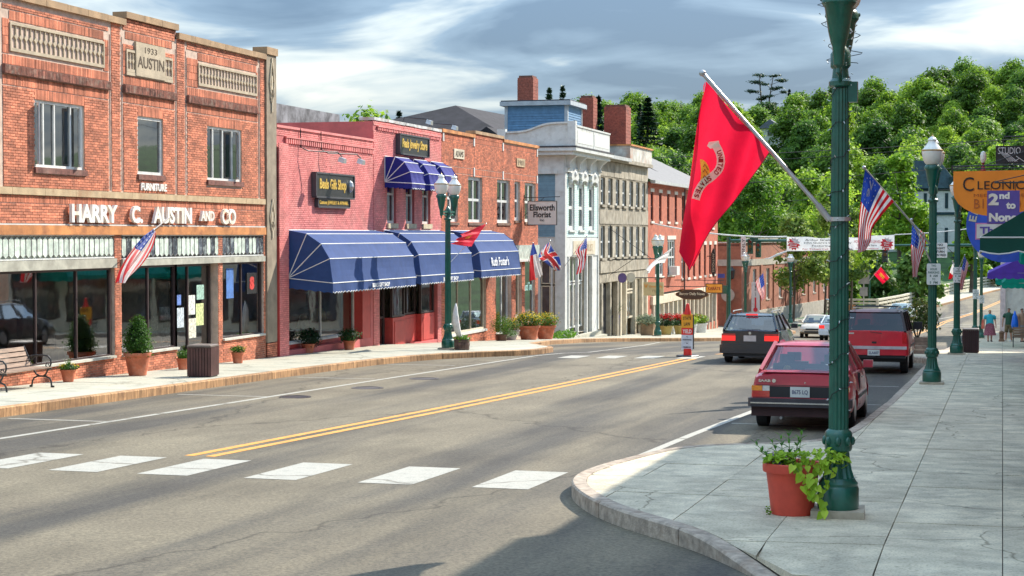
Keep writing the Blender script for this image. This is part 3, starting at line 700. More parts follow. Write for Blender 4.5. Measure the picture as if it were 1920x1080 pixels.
# ================================================================ 1. two-storey furniture store
AZ = -1.35
A = empty('brick_store', (XF, 31.0, AZ), label='two-storey red brick furniture store with HARRY C. AUSTIN AND CO lettering over its shop windows', cat='building')
B_L, B_R = 31.05, 45.42
holes_up = [(33.33, 35.42, 3.84, 5.27), (37.95, 39.25, 3.84, 5.22), (41.74, 43.86, 3.82, 5.21)]
shop_z0, shop_z1 = -.43, 1.66
shop = [(31.55, 36.77, shop_z0, 2.40), (37.1, 39.98, shop_z0, 2.40), (39.98, 42.35, -1.05, 2.40), (42.62, 45.3, -.38, 2.40)]
Hs = holes_up + shop
wall('facade_wall', M['mortar'], A, B_L, B_R, AZ, 7.3, Hs)
shell(A, M['mortar_dark'], M['coping'], B_L, 46.2, AZ, 7.3, back=-36)
bl = []
G = [(36.55, 36.68), (37.12, 37.24), (39.90, 40.02), (40.46, 40.58), (44.95, 45.10)]     # vertical grooves between piers and panels
bays = [(32.1, 36.55, 0), (37.24, 39.90, 1), (40.58, 44.95, 2)]
# piers
for a, b_ in ((31.05, 31.95), (36.68, 37.12), (40.02, 40.46), (45.10, 45.42)):
    bl += brick_list(a, b_, 3.40, 7.28)
top = {0: 7.16, 1: 7.44, 2: 7.24}
for a, b_, k in bays:
    h = [x for x in holes_up if a < x[0] < b_][0]
    bl += brick_list(a, b_, 3.40, 5.48, [(h[0] - .0, h[1] + .0, h[2], h[3] + .22), (h[0] - .05, h[1] + .05, h[2] - .16, h[2])])
    bl += brick_list(h[0], h[1], h[3], h[3] + .22, soldier=True)          # soldier course over the window
    bl += brick_list(a, b_, 5.50, 5.70, soldier=True)
    bl += brick_list(a, b_, 5.92, 6.12, soldier=True)
    vt = {0: (32.36, 36.32), 1: (37.36, 39.76), 2: (41.20, 44.86)}[k]
    for p, q in ((a, vt[0]), (vt[1], b_)): bl += brick_list(p, q, 6.14, 6.86, soldier=True)
    if k == 1: bl += brick_list(vt[0], 37.78, 6.76, 6.86) + brick_list(39.32, vt[1], 6.76, 6.86)
    bl += brick_list(vt[0], vt[1], 6.98 if k == 1 else 6.84, 7.16 if k == 1 else 7.04, soldier=True)
    bl += brick_list(a, b_, 7.06 if k != 1 else 7.18, top[k])
bl += brick_list(31.05, B_R, 2.64, 3.06)
bl += brick_list(31.05, B_R, 3.07, 3.23, soldier=True)
for a, b_ in ((31.05, 31.55), (36.77, 37.1), (42.35, 42.62), (45.3, 45.42)):
    bl += brick_list(a, b_, -1.2, 2.38)
for a, b_, z in ((31.55, 36.77, -.45), (37.1, 39.98, -.45), (42.62, 45.3, -.40)): bl += brick_list(a, b_, -1.2, z)
lay_bricks(bl, XF, M['brick'], A, individual=300)
for a, b_ in G: box('groove_brick', M['mortar_dark'], A, XF - .01, XF - .004, a + .05, b_ - .05, 3.42, 7.0 if a < 44 else 7.0)
for a, b_, k in bays:
    lb = brick_list(a - .02, b_ + .02, 5.72, 5.90, soldier=True); lay_bricks(lb, XF + .07, mat('mossy_brick_ledge', (.20, .075, .05), .95, .4, 6, .5, 40, island=.35, dirt=(.32, .26, .20), dscale=5), A, 'ledge_brickwork'); box('ledge', M['mortar_dark'], A, XF - .01, XF + .066, a - .02, b_ + .02, 5.715, 5.905)
# copings
for a, b_, z in ((31.05, 37.30, 7.28), (37.30, 40.02, 7.46), (40.02, 45.42, 7.26)):
    n = max(2, round((b_ - a) / .9))
    for i in range(n):
        box('coping_stone', M['coping'], A, XF - .30, XF + .07, a + (b_ - a) * i / n + .006, a + (b_ - a) * (i + 1) / n - .006, z, z + .15 + random.uniform(-.005, .005))
box('parapet_raise', M['mortar_dark'], A, XF - .28, XF - .012, 37.33, 40.0, 7.25, 7.46)
# stone band, lintel
n = 11
for i in range(n): box('band_stone', M['stone'], A, XF - .01, XF + .05, 31.05 + 14.3 * i / n + .005, 31.05 + 14.3 * (i + 1) / n - .005, 3.24, 3.385)
box('rusted_lintel', M['rust'], A, XF - .02, XF + .06, 31.05, 45.35, 2.40, 2.60)
box('flashing', M['white'], A, XF, XF + .03, 31.05, 45.35, 2.603, 2.632)
# pale concrete strip on the right end
box('end_strip', mat('brown_tan_render', (.27, .22, .155), .85, .12, 3, .2, 30, dirt=(.14, .10, .07)), A, XF - .3, XF + .05, 45.44, 46.12, -.62, 7.42)
box('end_strip_cap', M['coping'], A, XF - .35, XF + .09, 45.40, 46.16, 7.42, 7.62)
bl2 = brick_list(45.44, 46.12, -1.2, -.64); lay_bricks(bl2, XF + .045, M['brick'], A, 'pier_brickwork')
def ornament(zc, h, flip=1):
    mb = MB(); x0, x1 = XF + .05, XF + .085; yc = 45.78
    for sgn in (-1, 1):
        mb.prism([(yc + sgn * .02, zc + h), (yc + sgn * .05, zc + h), (yc + sgn * .17, zc), (yc + sgn * .14, zc)][::sgn], x0, x1)
        mb.prism([(yc + sgn * .02, zc - h), (yc + sgn * .05, zc - h), (yc + sgn * .17, zc), (yc + sgn * .14, zc)][::-sgn], x0, x1)
    mb.box(x0, x1, yc - .025, yc + .025, zc - h * 1.5, zc - h * 1.0); mb.box(x0, x1, yc - .025, yc + .025, zc + h, zc + h * 1.25); mb.box(x0, x1 - .01, yc - .04, yc + .04, zc - h * .35, zc + h * .35)
    mb.box(x0, x1, yc - .10, yc - .06, zc - h * .8, zc - h * .5); mb.box(x0, x1, yc + .06, yc + .10, zc - h * .8, zc - h * .5)
    return mb.build('ornament', mat('pale_relief', (.52, .44, .32), .85, .1), A)
ornament(6.65, .55); ornament(2.9, .4)
# stone ventilation grilles
def grille(Y0, Y1, z0, z1, n, fr=.07, name='stone_grille'):
    g = MB(); x0, x1 = XF - .03, XF + .03
    for q in ((Y0, Y1, z0, z0 + fr), (Y0, Y1, z1 - fr * .8, z1), (Y0, Y0 + fr * .6, z0 + fr, z1 - fr * .8), (Y1 - fr * .6, Y1, z0 + fr, z1 - fr * .8)): g.box(x0, x1, *q)
    a, b_ = Y0 + fr * .6, Y1 - fr * .6; w = (b_ - a) / n; zm = (z0 + z1) / 2 + .01; 
    for i in range(1, n): g.box(x0 + .01, x1 - .012, a + i * w - .012, a + i * w + .012, z0 + fr, z1 - fr * .8)
    for i in range(n + 1):
        yc = a + i * w; hw = w * .36; g.prism([(max(a, yc - hw), zm), (yc, zm - .075), (min(b_, yc + hw), zm), (yc, zm + .075)], x0 + .012, x1 - .008)
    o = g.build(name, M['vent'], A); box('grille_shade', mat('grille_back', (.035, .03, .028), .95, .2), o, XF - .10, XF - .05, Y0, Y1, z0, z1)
    return o
grille(32.36, 36.32, 6.20, 6.80, 20); grille(41.20, 44.86, 6.20, 6.78, 19)
gp = grille(37.37, 37.90, 6.22, 6.74, 3); grille(39.20, 39.74, 6.22, 6.74, 3)
pl = MB(); pl.box(XF - .03, XF + .05, 37.80, 39.30, 6.16, 6.96); pl.box(XF - .03, XF + .035, 37.36, 39.75, 6.14, 6.215); plq = pl.build('name_plaque', M['vent'], A)
eng = mat('engraved_letter', (.10, .07, .045), .9, .1)
text('1933', eng, plq, (XF + .052, 38.55, 6.80), .62, .14, ext=.004); text('AUSTIN', eng, plq, (XF + .052, 38.55, 6.50), 1.36, .27, ext=.004, bold=.01)
for w_, a, b_, z0, z1 in (('HARRY', 34.65, 36.72, 2.67, 3.08), ('C.', 37.41, 37.95, 2.67, 3.08), ('AUSTIN', 38.51, 40.58, 2.67, 3.08), ('AND', 41.10, 41.90, 2.75, 3.01), ('CO', 42.37, 43.23, 2.67, 3.08)):
    text(w_, M['letter'], A, (XF + .05, (a + b_) / 2, (z0 + z1) / 2), b_ - a, z1 - z0, ext=.07, bold=.035, name='sign_letters')
text('FURNITURE', M['letter'], A, (XF + .012, 38.70, 3.545), 1.33, .18, ext=.03, bold=.03, name='sign_letters')
# upstairs windows
wk = dict(fm=M['frame_alu'], gm=M['glass_dim'], backing=M['inside'], sill=mat('brick_sill', (.15, .06, .045), .9, .3, 8, .4, 40, dirt=(.3, .2, .16)), sill_h=.13, sill_out=.05)
window(A, *holes_up[0], mull=(.2, .42, .75), fw=.06, **wk)
window(A, *holes_up[1], fw=.07, curtain=0, **wk)
window(A, *holes_up[2], mull=(.2, .48, .76), fw=.06, **wk)
for (yh, z0, z1, w_) in ((35.2, 3.9, 5.2, .30), (43.6, 3.88, 5.14, .28), (33.45, 3.9, 5.2, .26)):   # casement leaves standing open
    lf = MB(); dx = .16; dy = -w_ * .75
    for (q0, q1, r0, r1) in ((0, .14, 0, 1), (.86, 1, 0, 1), (.14, .86, 0, .05), (.14, .86, .95, 1)):
        lf.hexa([(XF - .03 + dx * q0, yh + dy * q0, z0 + (z1 - z0) * r0), (XF - .03 + dx * q1, yh + dy * q1, z0 + (z1 - z0) * r0), (XF + .0 + dx * q1, yh + .02 + dy * q1, z0 + (z1 - z0) * r0), (XF + .0 + dx * q0, yh + .02 + dy * q0, z0 + (z1 - z0) * r0)],
                [(XF - .03 + dx * q0, yh + dy * q0, z0 + (z1 - z0) * r1), (XF - .03 + dx * q1, yh + dy * q1, z0 + (z1 - z0) * r1), (XF + .0 + dx * q1, yh + .02 + dy * q1, z0 + (z1 - z0) * r1), (XF + .0 + dx * q0, yh + .02 + dy * q0, z0 + (z1 - z0) * r1)])
    l_ = lf.build('casement', M['frame_alu'], A)
    MB().add([(XF - .015, yh, z0), (XF - .015 + dx, yh + dy, z0), (XF - .015 + dx, yh + dy, z1), (XF - .015, yh, z1)], [(0, 1, 2, 3)]).build('pane', M['glass_dim'], l_)
# shop front: transom of prism glass, header, windows
def transom(Y0, Y1, n, z0, z1, broken):
    fr = MB(); fr.box(XF - .06, XF + .01, Y0, Y1, z1 - .03, z1); fr.box(XF - .06, XF + .01, Y0, Y1, z0, z0 + .03)
    w = (Y1 - Y0) / n; t = MB()
    hh = z1 - z0 - .06
    for i in range(n + 1):
        y = Y0 + i * w; t.box(XF - .02, XF + .001, y - .008, y + .008, z0 + .11, z1 - .11)
    for i in range(n):
        y = Y0 + i * w
        for za, zb in ((z0 + .11, z0 + .035), (z1 - .11, z1 - .035)):
            t.tube([(XF - .006, y, za), (XF - .006, y + w / 2, zb), (XF - .006, y + w, za)], .009, 4)
    f = fr.build('transom_frame', M['frame_alu'], A); t.build('lead_came', M['lead'], f)
    for i in range(n):
        y = Y0 + i * w; bad = broken and random.random() < .42
        MB().prism([(y + .004, z0 + .11), (y + w / 2, z0 + .035), (y + w - .004, z0 + .11), (y + w - .004, z1 - .11), (y + w / 2, z1 - .035), (y + .004, z1 - .11)], XF - .015, XF - .006 + random.uniform(-.003, .003)).build('prism_pane', M['prism_dark'] if bad else M['prism'], f)
    b_ = MB(); b_.add([(XF - .05, Y0, z0), (XF - .05, Y1, z0), (XF - .05, Y1, z1), (XF - .05, Y0, z1)], [(0, 1, 2, 3)]); b_.build('transom_back', M['prism'] if not broken else mat('transom_gap', (.16, .19, .18), .5, .5, 6), f)
transom(31.6, 36.74, 23, 1.86, 2.40, False); transom(37.12, 45.28, 34, 1.82, 2.40, True)
box('header', mat('grey_green_header', (.38, .37, .30), .7, .15, 3, .2, 30, dirt=(.22, .2, .16)), A, XF - .1, XF + .05, 31.55, 36.8, 1.64, 1.85)
box('header', MC['grey_green_header'], A, XF - .1, XF + .05, 37.08, 45.32, 1.66, 1.81)
sg = dict(gm=M['glass'], fm=M['frame_dark'], fw=.055, inset=.10)
window(A, 31.58, 36.70, -.41, 1.64, mull=((33.43 - 31.58) / 5.12, (35.15 - 31.58) / 5.12), name='shop_window', **sg)
window(A, 37.12, 39.98, -.41, 1.66, mull=(.5,), name='shop_window', **sg)
window(A, 42.64, 45.28, -.36, 1.66, mull=(.5,), name='shop_window', **sg)
for a, b_, z in ((31.55, 36.74, -.43), (37.1, 39.98, -.43), (42.62, 45.3, -.38)): box('sill', mat('pale_stone_sill', (.52, .5, .42), .8, .1, 3, .2, 30), A, XF - .12, XF + .06, a, b_, z - .02, z + .035)
dr = window(A, 40.05, 42.30, -1.0, 1.66, mull=(.42,), name='door', gm=M['glass'], fm=M['frame_dark'], fw=.07, inset=.24)
box('threshold', M['stone'], A, XF - .24, XF + .03, 39.98, 42.35, -1.2, -1.0)
interior(A, 31.3, 45.3, -1.1, 2.35, 4.6); interior(A, 31.4, 36.6, 3.5, 5.6, 2.0, M['inside']); interior(A, 37.3, 45.0, 3.5, 5.6, 2.0, M['inside'])
papers = [((.70, .72, .66), 41.05, 41.45, .35, .85), ((.60, .66, .30), 41.5, 41.95, .05, .62), ((.12, .22, .55), 40.15, 40.65, .62, .88), ((.55, .62, .66), 40.35, 40.8, .05, .55), ((.35, .55, .45), 41.55, 41.98, .72, 1.1), ((.66, .64, .52), 41.0, 41.5, -.25, .25), ((.68, .66, .56), 38.75, 39.15, -.1, .42), ((.62, .62, .48), 39.2, 39.7, .25, .62), ((.6, .62, .6), 39.3, 39.72, -.3, .1)]
for i, (c, a, b_, z0, z1) in enumerate(papers):
    dx = .235 if a > 40 else .11
    MB().box(XF - dx, XF - dx + .003, a, b_, z0, z1).build('notice', mat('paper_%d' % i, tuple(x * .8 for x in c), .8, .3, 16), A)
box('notice', mat('blue_poster', (.06, .16, .42), .7, .2, 6), A, XF - .095, XF - .09, 43.05, 43.5, .7, 1.5)
sn = box('shop_sign', M['iron'], A, XF - .095, XF - .08, 44.35, 45.0, .78, 1.35); text('S', mat('red_sign_paint', (.6, .05, .04), .5), sn, (XF - .078, 44.67, 1.07), .3, .36, bold=.08)
# furniture behind the glass
for (y, z, x, w_, h_, c) in ((32.6, -.95, -21.6, 1.3, .85, (.16, .10, .08)), (34.4, -.95, -22.0, 1.1, 1.3, (.24, .20, .16)), (38.4, -.95, -21.4, 1.0, .8, (.12, .13, .16)), (43.9, -.95, -21.6, .9, 1.2, (.30, .26, .22)), (35.9, -.95, -21.3, .6, 1.5, (.35, .33, .30))):
    mb = MB(); mb.box(x - .35, x + .35, y - w_ / 2, y + w_ / 2, z, z + h_ * .45); mb.box(x - .35, x - .2, y - w_ / 2, y + w_ / 2, z + h_ * .45, z + h_); mb.box(x - .2, x + .3, y - w_ / 2, y - w_ / 2 + .12, z + h_ * .45, z + h_ * .7); mb.box(x - .2, x + .3, y + w_ / 2 - .12, y + w_ / 2, z + h_ * .45, z + h_ * .7)
    tag(mb.build('armchair', mat('upholstery_%d' % int(y * 10), c, .9, .2)), {326: 'dark upholstered settee behind the left shop window of the furniture store', 344: 'tall pale chair behind the second furniture store pane', 384: 'grey easy chair behind the window beside the clipped shrub', 439: 'high-backed pale armchair in the right furniture store window', 359: 'narrow high-backed chair behind the third furniture store pane'}[int(round(y * 10))], 'chair')
box('roof_vent', M['iron'], A, -22.4, -21.2, 42.0, 44.2, 7.0, 7.66)

# ================================================================ 2. pink painted gift shop
Gs = empty('painted_shop', (XF, 46.2, -1.4), label='low pink painted brick gift shop between the furniture store and the taller pink shop', cat='building')
hole = [(47.0, 54.0, -.95, 2.3)]
wall('facade_wall', M['pinkm'], Gs, 46.2, 54.15, -1.4, 5.44, hole); shell(Gs, M['pinkm'], M['coping'], 46.22, 54.15, -1.4, 5.42, back=-24, roofz=4.9)
bl = brick_list(46.2, 54.15, 2.3, 5.0) + brick_list(46.2, 54.15, 5.22, 5.44) + brick_list(46.2, 47.0, -1.3, 2.3)
lay_bricks(bl, XF, M['pink'], Gs)
def dentils(parent, Y0, Y1, z0, z1, n, m, out=.05, X=XF):
    box('dentil_band', m, parent, X - .01, X + out + .02, Y0, Y1, z1 - .035, z1)
    mb = MB(); w = (Y1 - Y0) / n
    for i in range(n): MB_ = mb.box(X - .005, X + out, Y0 + i * w + w * .25, Y0 + i * w + w * .8, z0, z1 - .035)
    tag(mb.build('dentil_row', m, parent), kind='stuff')
dentils(Gs, 46.8, 54.15, 5.02, 5.21, 46, M['pink'])
box('coping', M['pink'], Gs, XF - .3, XF + .04, 46.2, 54.15, 5.44, 5.51)
box('pier', M['redpaint'], Gs, XF - .02, XF + .10, 46.17, 46.85, -1.4, 2.35); bp_ = brick_list(46.17, 46.85, -1.3, 5.0); lay_bricks(bp_, XF + .105, M['pink'], Gs, 'pier_brickwork')
window(Gs, 47.0, 53.2, -.78, 2.25, mull=((50.35 - 47.0) / 6.2,), fm=M['white'], gm=M['glass'], fw=.05, inset=.35, name='shop_window')
box('stall_riser', M['redpaint'], Gs, XF - .5, XF - .28, 47.0, 54.0, -1.4, -.80); box('window_post', M['redpaint'], Gs, XF - .4, XF - .02, 53.2, 54.1, -1.4, 2.3); box('sill', M['white'], Gs, XF - .3, XF - .24, 47.0, 53.2, -.82, -.76)
interior(Gs, 46.9, 54.0, -1.15, 2.28, 4.0); box('display_curtain', M['cream'], Gs, XF - .48, XF - .44, 52.5, 53.1, -.7, 2.2)
for i, (y, z, x, q, c_) in enumerate(((48.4, .2, -21.2, .35, (.55, .40, .16)), (49.2, -.45, -21.0, .28, (.5, .08, .06)), (51.2, .55, -20.9, .42, (.45, .10, .10)), (51.9, -.35, -20.8, .3, (.5, .36, .10)), (50.6, -.5, -20.8, .22, (.6, .58, .5)))):
    tag(MB().lathe([(q * .5, -.5), (q * .5, -.46), (q * .12, -.4), (q * .12, 0), (q, .02), (q * .45, .42)], (x, y, z), 14).build('shop_display', mat('display_%d' % i, c_, .8, .2, 6)), ('tan lampshade', 'low red lampshade', 'large dusky red shade', 'yellow shade', 'small cream shade')[i] + ' displayed inside the gift shop window', 'lamp')
# ================================================================ 3. taller pink jewellery shop
J = empty('painted_shop', (XF, 54.2, -1.7), label='taller pink painted brick shop with three small blue upstairs awnings', cat='building')
jw = [(55.5, 56.4, 2.78, 4.75), (57.42, 58.32, 2.78, 4.75), (59.2, 60.1, 2.78, 4.75)]
jh = [(54.75, 60.95, -1.4, 2.2)]
wall('facade_wall', M['pinkm'], J, 54.18, 61.4, -1.8, 6.14, jw + jh); shell(J, M['pinkm'], M['coping'], 54.18, 61.4, -1.8, 6.12, back=-26, roofz=5.6)
bl = brick_list(54.18, 61.4, 2.2, 5.82, [(a, b_, c, d) for a, b_, c, d in jw]) + brick_list(54.18, 61.4, 5.98, 6.12) + brick_list(60.95, 61.4, -1.7, 2.2) + brick_list(54.18, 54.75, -1.7, 2.2)
lay_bricks(bl, XF, M['pink'], J)
dentils(J, 54.5, 61.2, 5.83, 5.97, 40, M['pink'])
tin = mat('tin_flashing', (.55, .55, .52), .5, .2, 3, .1, 20, dirt=(.35, .14, .06), dscale=2)
for i in range(7): box('roof_flashing', tin, J, XF - .5, XF + .03, 54.2 + 7.2 * i / 7 + .004, 54.2 + 7.2 * (i + 1) / 7 - .004, 6.14 + .01 * (i % 2), 6.24)
for h in jw: window(J, *h, fm=M['white'], gm=M['glass_dim'], fw=.09, trans=(.5,), inset=.12, backing=M['inside'], sill=mat('tan_sill', (.5, .42, .27), .85, .15, 4, .2, 40), sill_h=.17, sill_out=.07)
interior(J, 54.6, 61.1, -1.45, 2.15, 4.5)
# jewellery shop front: door and canted show windows on painted risers
window(J, 54.9, 56.1, -1.45, 2.1, fm=M['frame_dark'], gm=M['glass'], fw=.09, trans=(.3,), inset=.35, name='door')
for a, b_, d in ((56.2, 57.5, .05), (57.5, 59.4, .30), (59.4, 60.9, .10)):
    r = box('stall_riser', M['redpaint'], J, XF - d - .3, XF - d, a, b_, -1.8, -.42); box('riser_panel', M['redpaint'], r, XF - d, XF - d + .02, a + .15, b_ - .15, -1.35, -.55)
    window(J, a + .01, b_ - .01, -.40, 2.1, fm=M['frame_dark'], gm=M['glass'], fw=.06, mull=(.5,) if b_ - a > 1.6 else (), inset=d + .06, name='shop_window')
# ================================================================ 4. orange-red brick block
D = empty('brick_block', (XF, 61.4, -2.3), label='orange-red brick block with white framed upstairs windows and pale name plates', cat='building')
dw = [(62.1, 63.42, 2.86, 4.67), (64.77, 66.64, 2.86, 4.65), (68.76, 70.69, 2.88, 4.67), (71.44, 72.29, 3.0, 4.67), (73.07, 74.9, 2.95, 4.67)]
dh = [(61.9, 67.2, -1.35, 1.6), (68.6, 70.95, -1.75, 1.6), (71.6, 72.6, -1.95, 1.6), (73.1, 74.8, -1.45, 1.6)]
wall('facade_wall', M['mortar'], D, 61.42, 75.3, -2.4, 6.25, dw + dh); shell(D, M['mortar_dark'], M['coping'], 61.42, 75.3, -2.4, 6.2, back=-30, roofz=5.6)
bl = brick_list(61.42, 75.3, 1.6, 4.70, dw) + brick_list(61.42, 75.3, 4.96, 5.94) + brick_list(61.42, 75.3, 4.72, 4.94, soldier=True) + brick_list(61.42, 75.3, 5.95, 6.14, soldier=True)
for a, b_ in ((61.42, 61.9), (67.2, 68.6), (70.95, 71.6), (72.6, 73.1), (74.8, 75.3)): bl += brick_list(a, b_, -2.3, 1.6)
for h in dh[:2] + dh[3:]: bl += brick_list(h[0], h[1], -2.3, h[2])
lay_bricks(bl, XF, M['brick2'], D)
for a, b_, z in ((61.42, 65.55, 6.16), (65.55, 69.64, 6.32), (69.64, 75.3, 6.2)):
    lay_bricks(brick_list(a, b_, 6.14, z), XF + .01, M['brick2'], D, 'parapet_brickwork') if z > 6.2 else None
    box('coping', M['rust'] if z < 6.3 else M['coping'], D, XF - .35, XF + .06, a, b_, z, z + .12)
for y in (61.6, 65.5, 69.6, 75.1):
    for z in (6.0, 4.83): box('stone_tab', M['white'], D, XF - .01, XF + .03, y - .07, y + .07, z - .17, z + .17)
for y in (65.55, 69.64): box('vertical_joint', M['mortar_dark'], D, XF, XF + .01, y - .02, y + .02, 4.96, 5.94)
p1 = box('name_plate', M['cream'], D, XF - .01, XF + .04, 62.86, 64.14, 5.26, 5.62); text('ADAMS', eng, p1, (XF + .042, 63.5, 5.44), 1.0, .22)
p2 = box('name_plate', M['stone'], D, XF - .01, XF + .04, 71.69, 72.98, 5.28, 5.63); text('1901', eng, p2, (XF + .042, 72.33, 5.45), .9, .22)
for h in dw: window(D, *h, fm=M['white'], gm=M['glass_dim'], fw=.13, mull=(.5,) if h[1] - h[0] > 1.2 else (), trans=(.5,), inset=.13, backing=M['inside'], sill=mat('brown_sill', (.16, .09, .06), .9, .2, 5, .3, 40), sill_h=.1)
interior(D, 61.8, 75.0, -2.0, 1.55, 4.5)
window(D, 61.95, 67.15, -1.33, 1.55, fm=M['cream'], gm=M['glass'], fw=.07, mull=(.33, .66), inset=.12, name='shop_window', sill=M['white'])
window(D, 68.65, 70.9, -1.7, 1.55, fm=M['frame_alu'], gm=M['glass'], fw=.08, mull=(.6,), inset=.2, name='shop_window')
window(D, 71.63, 72.57, -1.95, 1.55, fm=M['cream'], gm=M['glass'], fw=.16, trans=(.25, .78), inset=.16, name='door')
wq = window(D, 73.13, 74.77, -1.43, 1.3, fm=M['frame_alu'], gm=M['glass'], fw=.07, inset=.12, name='shop_window'); text("Lunch Time", mat('aqua_lettering', (.35, .62, .58), .6), wq, (XF - .10, 73.95, .15), 1.3, .35, bold=.01)
box('fascia', M['prism'], D, XF - .02, XF + .08, 71.3, 75.25, 1.35, 1.95); box('fascia_rail', M['white'], D, XF, XF + .12, 71.3, 75.25, 1.25, 1.35)

# ---------------------------------------------------------------- awnings
def awning(label, Y0, Y1, ztop, zval, zbot, prot, mc, group, hinge, shape, X=XF, words=None, wordfn=None, scal=.24, pr=.014):
    r = empty('awning', (X, Y0, zbot), label=label, cat='awning', group=group)
    P = [(prot * a, zval + (ztop - zval) * b_) for a, b_ in shape]      # (out, z) from wall to front edge
    Xo = X + .03
    def fn(u, v):
        k = v * (len(P) - 1); i = min(int(k), len(P) - 2); t = k - i
        o, z = P[i][0] * (1 - t) + P[i + 1][0] * t, P[i][1] * (1 - t) + P[i + 1][1] * t
        sag = .018 * math.sin(math.pi * t) * (1 + .6 * math.sin(u * 19 + i)) if 0 < i else 0
        return (Xo + o - sag, Y0 + (Y1 - Y0) * u, z)
    mb = MB(); mb.grid(fn, 24, (len(P) - 1) * 4); mb.build('canopy', mc, r, smooth=False)
    for y, s_ in ((Y0, 1), (Y1, -1)):
        sp = MB(); ring = [(Xo + o, y, z) for o, z in P]; c = (Xo, y, hinge)
        for i in range(len(ring) - 1): sp.add([c, ring[i], ring[i + 1]], [(0, 1, 2) if s_ > 0 else (0, 2, 1)])
        # side valance
        n = 10; fr = ring[-1]
        vs = []
        for i in range(n + 1):
            t = i / n; x = c[0] + (fr[0] - c[0]) * t; z = c[2] + (fr[2] - c[2]) * t; vs += [(x, y, z), (x, y, z - (zval - zbot) + (.03 if i % 2 else 0))]
        sp.add(vs, [(2 * i, 2 * i + 2, 2 * i + 3, 2 * i + 1) for i in range(n)])
        sp.build('side_panel', mc, r)
    # front valance with scalloped edge
    n = int((Y1 - Y0) / scal) * 4; vs = []; f0 = P[-1]
    for i in range(n + 1):
        y = Y0 + (Y1 - Y0) * i / n; w = .018 * math.sin(i * .35); vs += [(Xo + f0[0], y, f0[1]), (Xo + f0[0] + w, y, zbot + .045 * abs(math.cos(math.pi * i / 4)))]
    MB().add(vs, [(2 * i, 2 * i + 2, 2 * i + 3, 2 * i + 1) for i in range(n)]).build('valance', mc, r)
    e = MB(); e.tube([vs[2 * i + 1] for i in range(n + 1)], .009, 4); e.build('valance_piping', M['piping'], r)
    for o, z in P:
        pts = [(Xo + .0, Y0, hinge), (Xo + o, Y0, z), (Xo + o + .004, Y1, z), (Xo, Y1, hinge)]
        pts = [pts[0], tuple(Vector(pts[0]) * .03 + Vector(pts[1]) * .97), pts[1], (pts[1][0], pts[1][1] + .05, pts[1][2]), (pts[2][0], pts[2][1] - .05, pts[2][2]), pts[2], pts[3]]
        MB().tube(pts, pr, 5).build('piping', M['piping'], r)
    if words: wordfn(r, P, Xo)
    return r
SH = [(0, 1.0), (.42, .93), (.74, .74), (.93, .46), (1.0, 0.0)]
BG = 'blue awnings over the shop fronts'
wt = mat('white_screen_print', (.75, .75, .74), .7)
def w1(txt, yc, w, h, zc): return lambda r, P, Xo: text(txt, wt, r, (Xo + P[-1][0] + .02, yc, zc), w, h, bold=.02)
awning('large blue awning with faded top over the pink gift shop, left of the jewellery shop', 46.95, 54.35, 2.53, 1.02, .72, 1.38, M['navy'], BG, 1.15, SH, words=1, wordfn=w1('BEALS GIFT SHOP', 50.95, 1.55, .13, .87))
awning('blue awning with yellow stains behind the twin-globe street lamp', 55.1, 61.1, 2.55, 1.04, .74, 1.3, M['navy'], BG, 1.15, SH, words=1, wordfn=w1('BEALS GIFT SHOP', 58.3, 1.7, .13, .88))
def ruth(r, P, Xo):
    (o1, z1), (o2, z2) = P[-2], P[-1]; d = Vector((o2 - o1, 0, z2 - z1)).normalized(); nrm = Vector((-d.z, 0, d.x)); 
    if nrm.x < 0: nrm = -nrm
    R_ = Matrix(((0, -d.x, nrm.x), (1, 0, 0), (0, -d.z, nrm.z)))
    text("Ruth Foster's", wt, r, (Xo + (o1 + o2) / 2 + nrm.x * .025, 65.0, (z1 + z2) / 2 - .02 + nrm.z * .02), 2.4, .34, rot=R_, bold=.015)
awning("blue awning lettered Ruth Foster's over the florist's display window", 62.4, 67.9, 2.55, 1.06, .78, 1.2, M['navy'], BG, 1.15, SH, words=1, wordfn=ruth)
SG = 'small blue awnings over the upstairs windows'
for k, (a, b_, t) in enumerate(((55.2, 56.6, 'leftmost'), (57.15, 58.5, 'middle one'), (59.0, 60.4, 'rightmost'))):
    awning('small dark blue upstairs awning, %s of the three on the tall pink shop' % t, a, b_, 5.0, 4.10, 3.90, .95, M['navy2'], SG, 4.15, [(0, 1), (.38, .97), (.72, .78), (.93, .42), (1, 0)], scal=.16, pr=.016)

# ---------------------------------------------------------------- hanging and wall signs
def wall_sign(Y0, Y1, z0, z1, txt, label, w, h, d=.14, **k):
    r = empty('sign', (XF, Y0, z0), label=label, cat='sign', group='black and gold shop signs')
    box('board', M['iron'], r, XF + .02, XF + d, Y0, Y1, z0, z1)
    fr = MB(); t = .05
    for q in ((Y0 - .02, Y1 + .02, z1, z1 + t), (Y0 - .02, Y1 + .02, z0 - t, z0), (Y0 - t, Y0, z0, z1), (Y1, Y1 + t, z0, z1)): fr.box(XF + .01, XF + d + .03, *q)
    fr.build('frame', mat('dark_grey_frame', (.06, .06, .065), .5), r)
    text(txt, M['gold'], r, (XF + d + .002, (Y0 + Y1) / 2 + k.get('dy', 0), (z0 + z1) / 2), w, h, ext=.012, bold=.03, shear=k.get('shear', 0)); return r
s = wall_sign(48.85, 52.0, 3.55, 4.22, 'Beals Gift Shop', 'black sign with gold letters Beals Gift Shop on the low pink wall', 2.2, .40, dy=-.2)
MB().lathe([(.0, -.2), (.10, -.12), (.13, 0), (.10, .12), (0, .2)], (XF + .15, 51.65, 3.9), 10, cap=False).build('emblem', M['steel'], s)
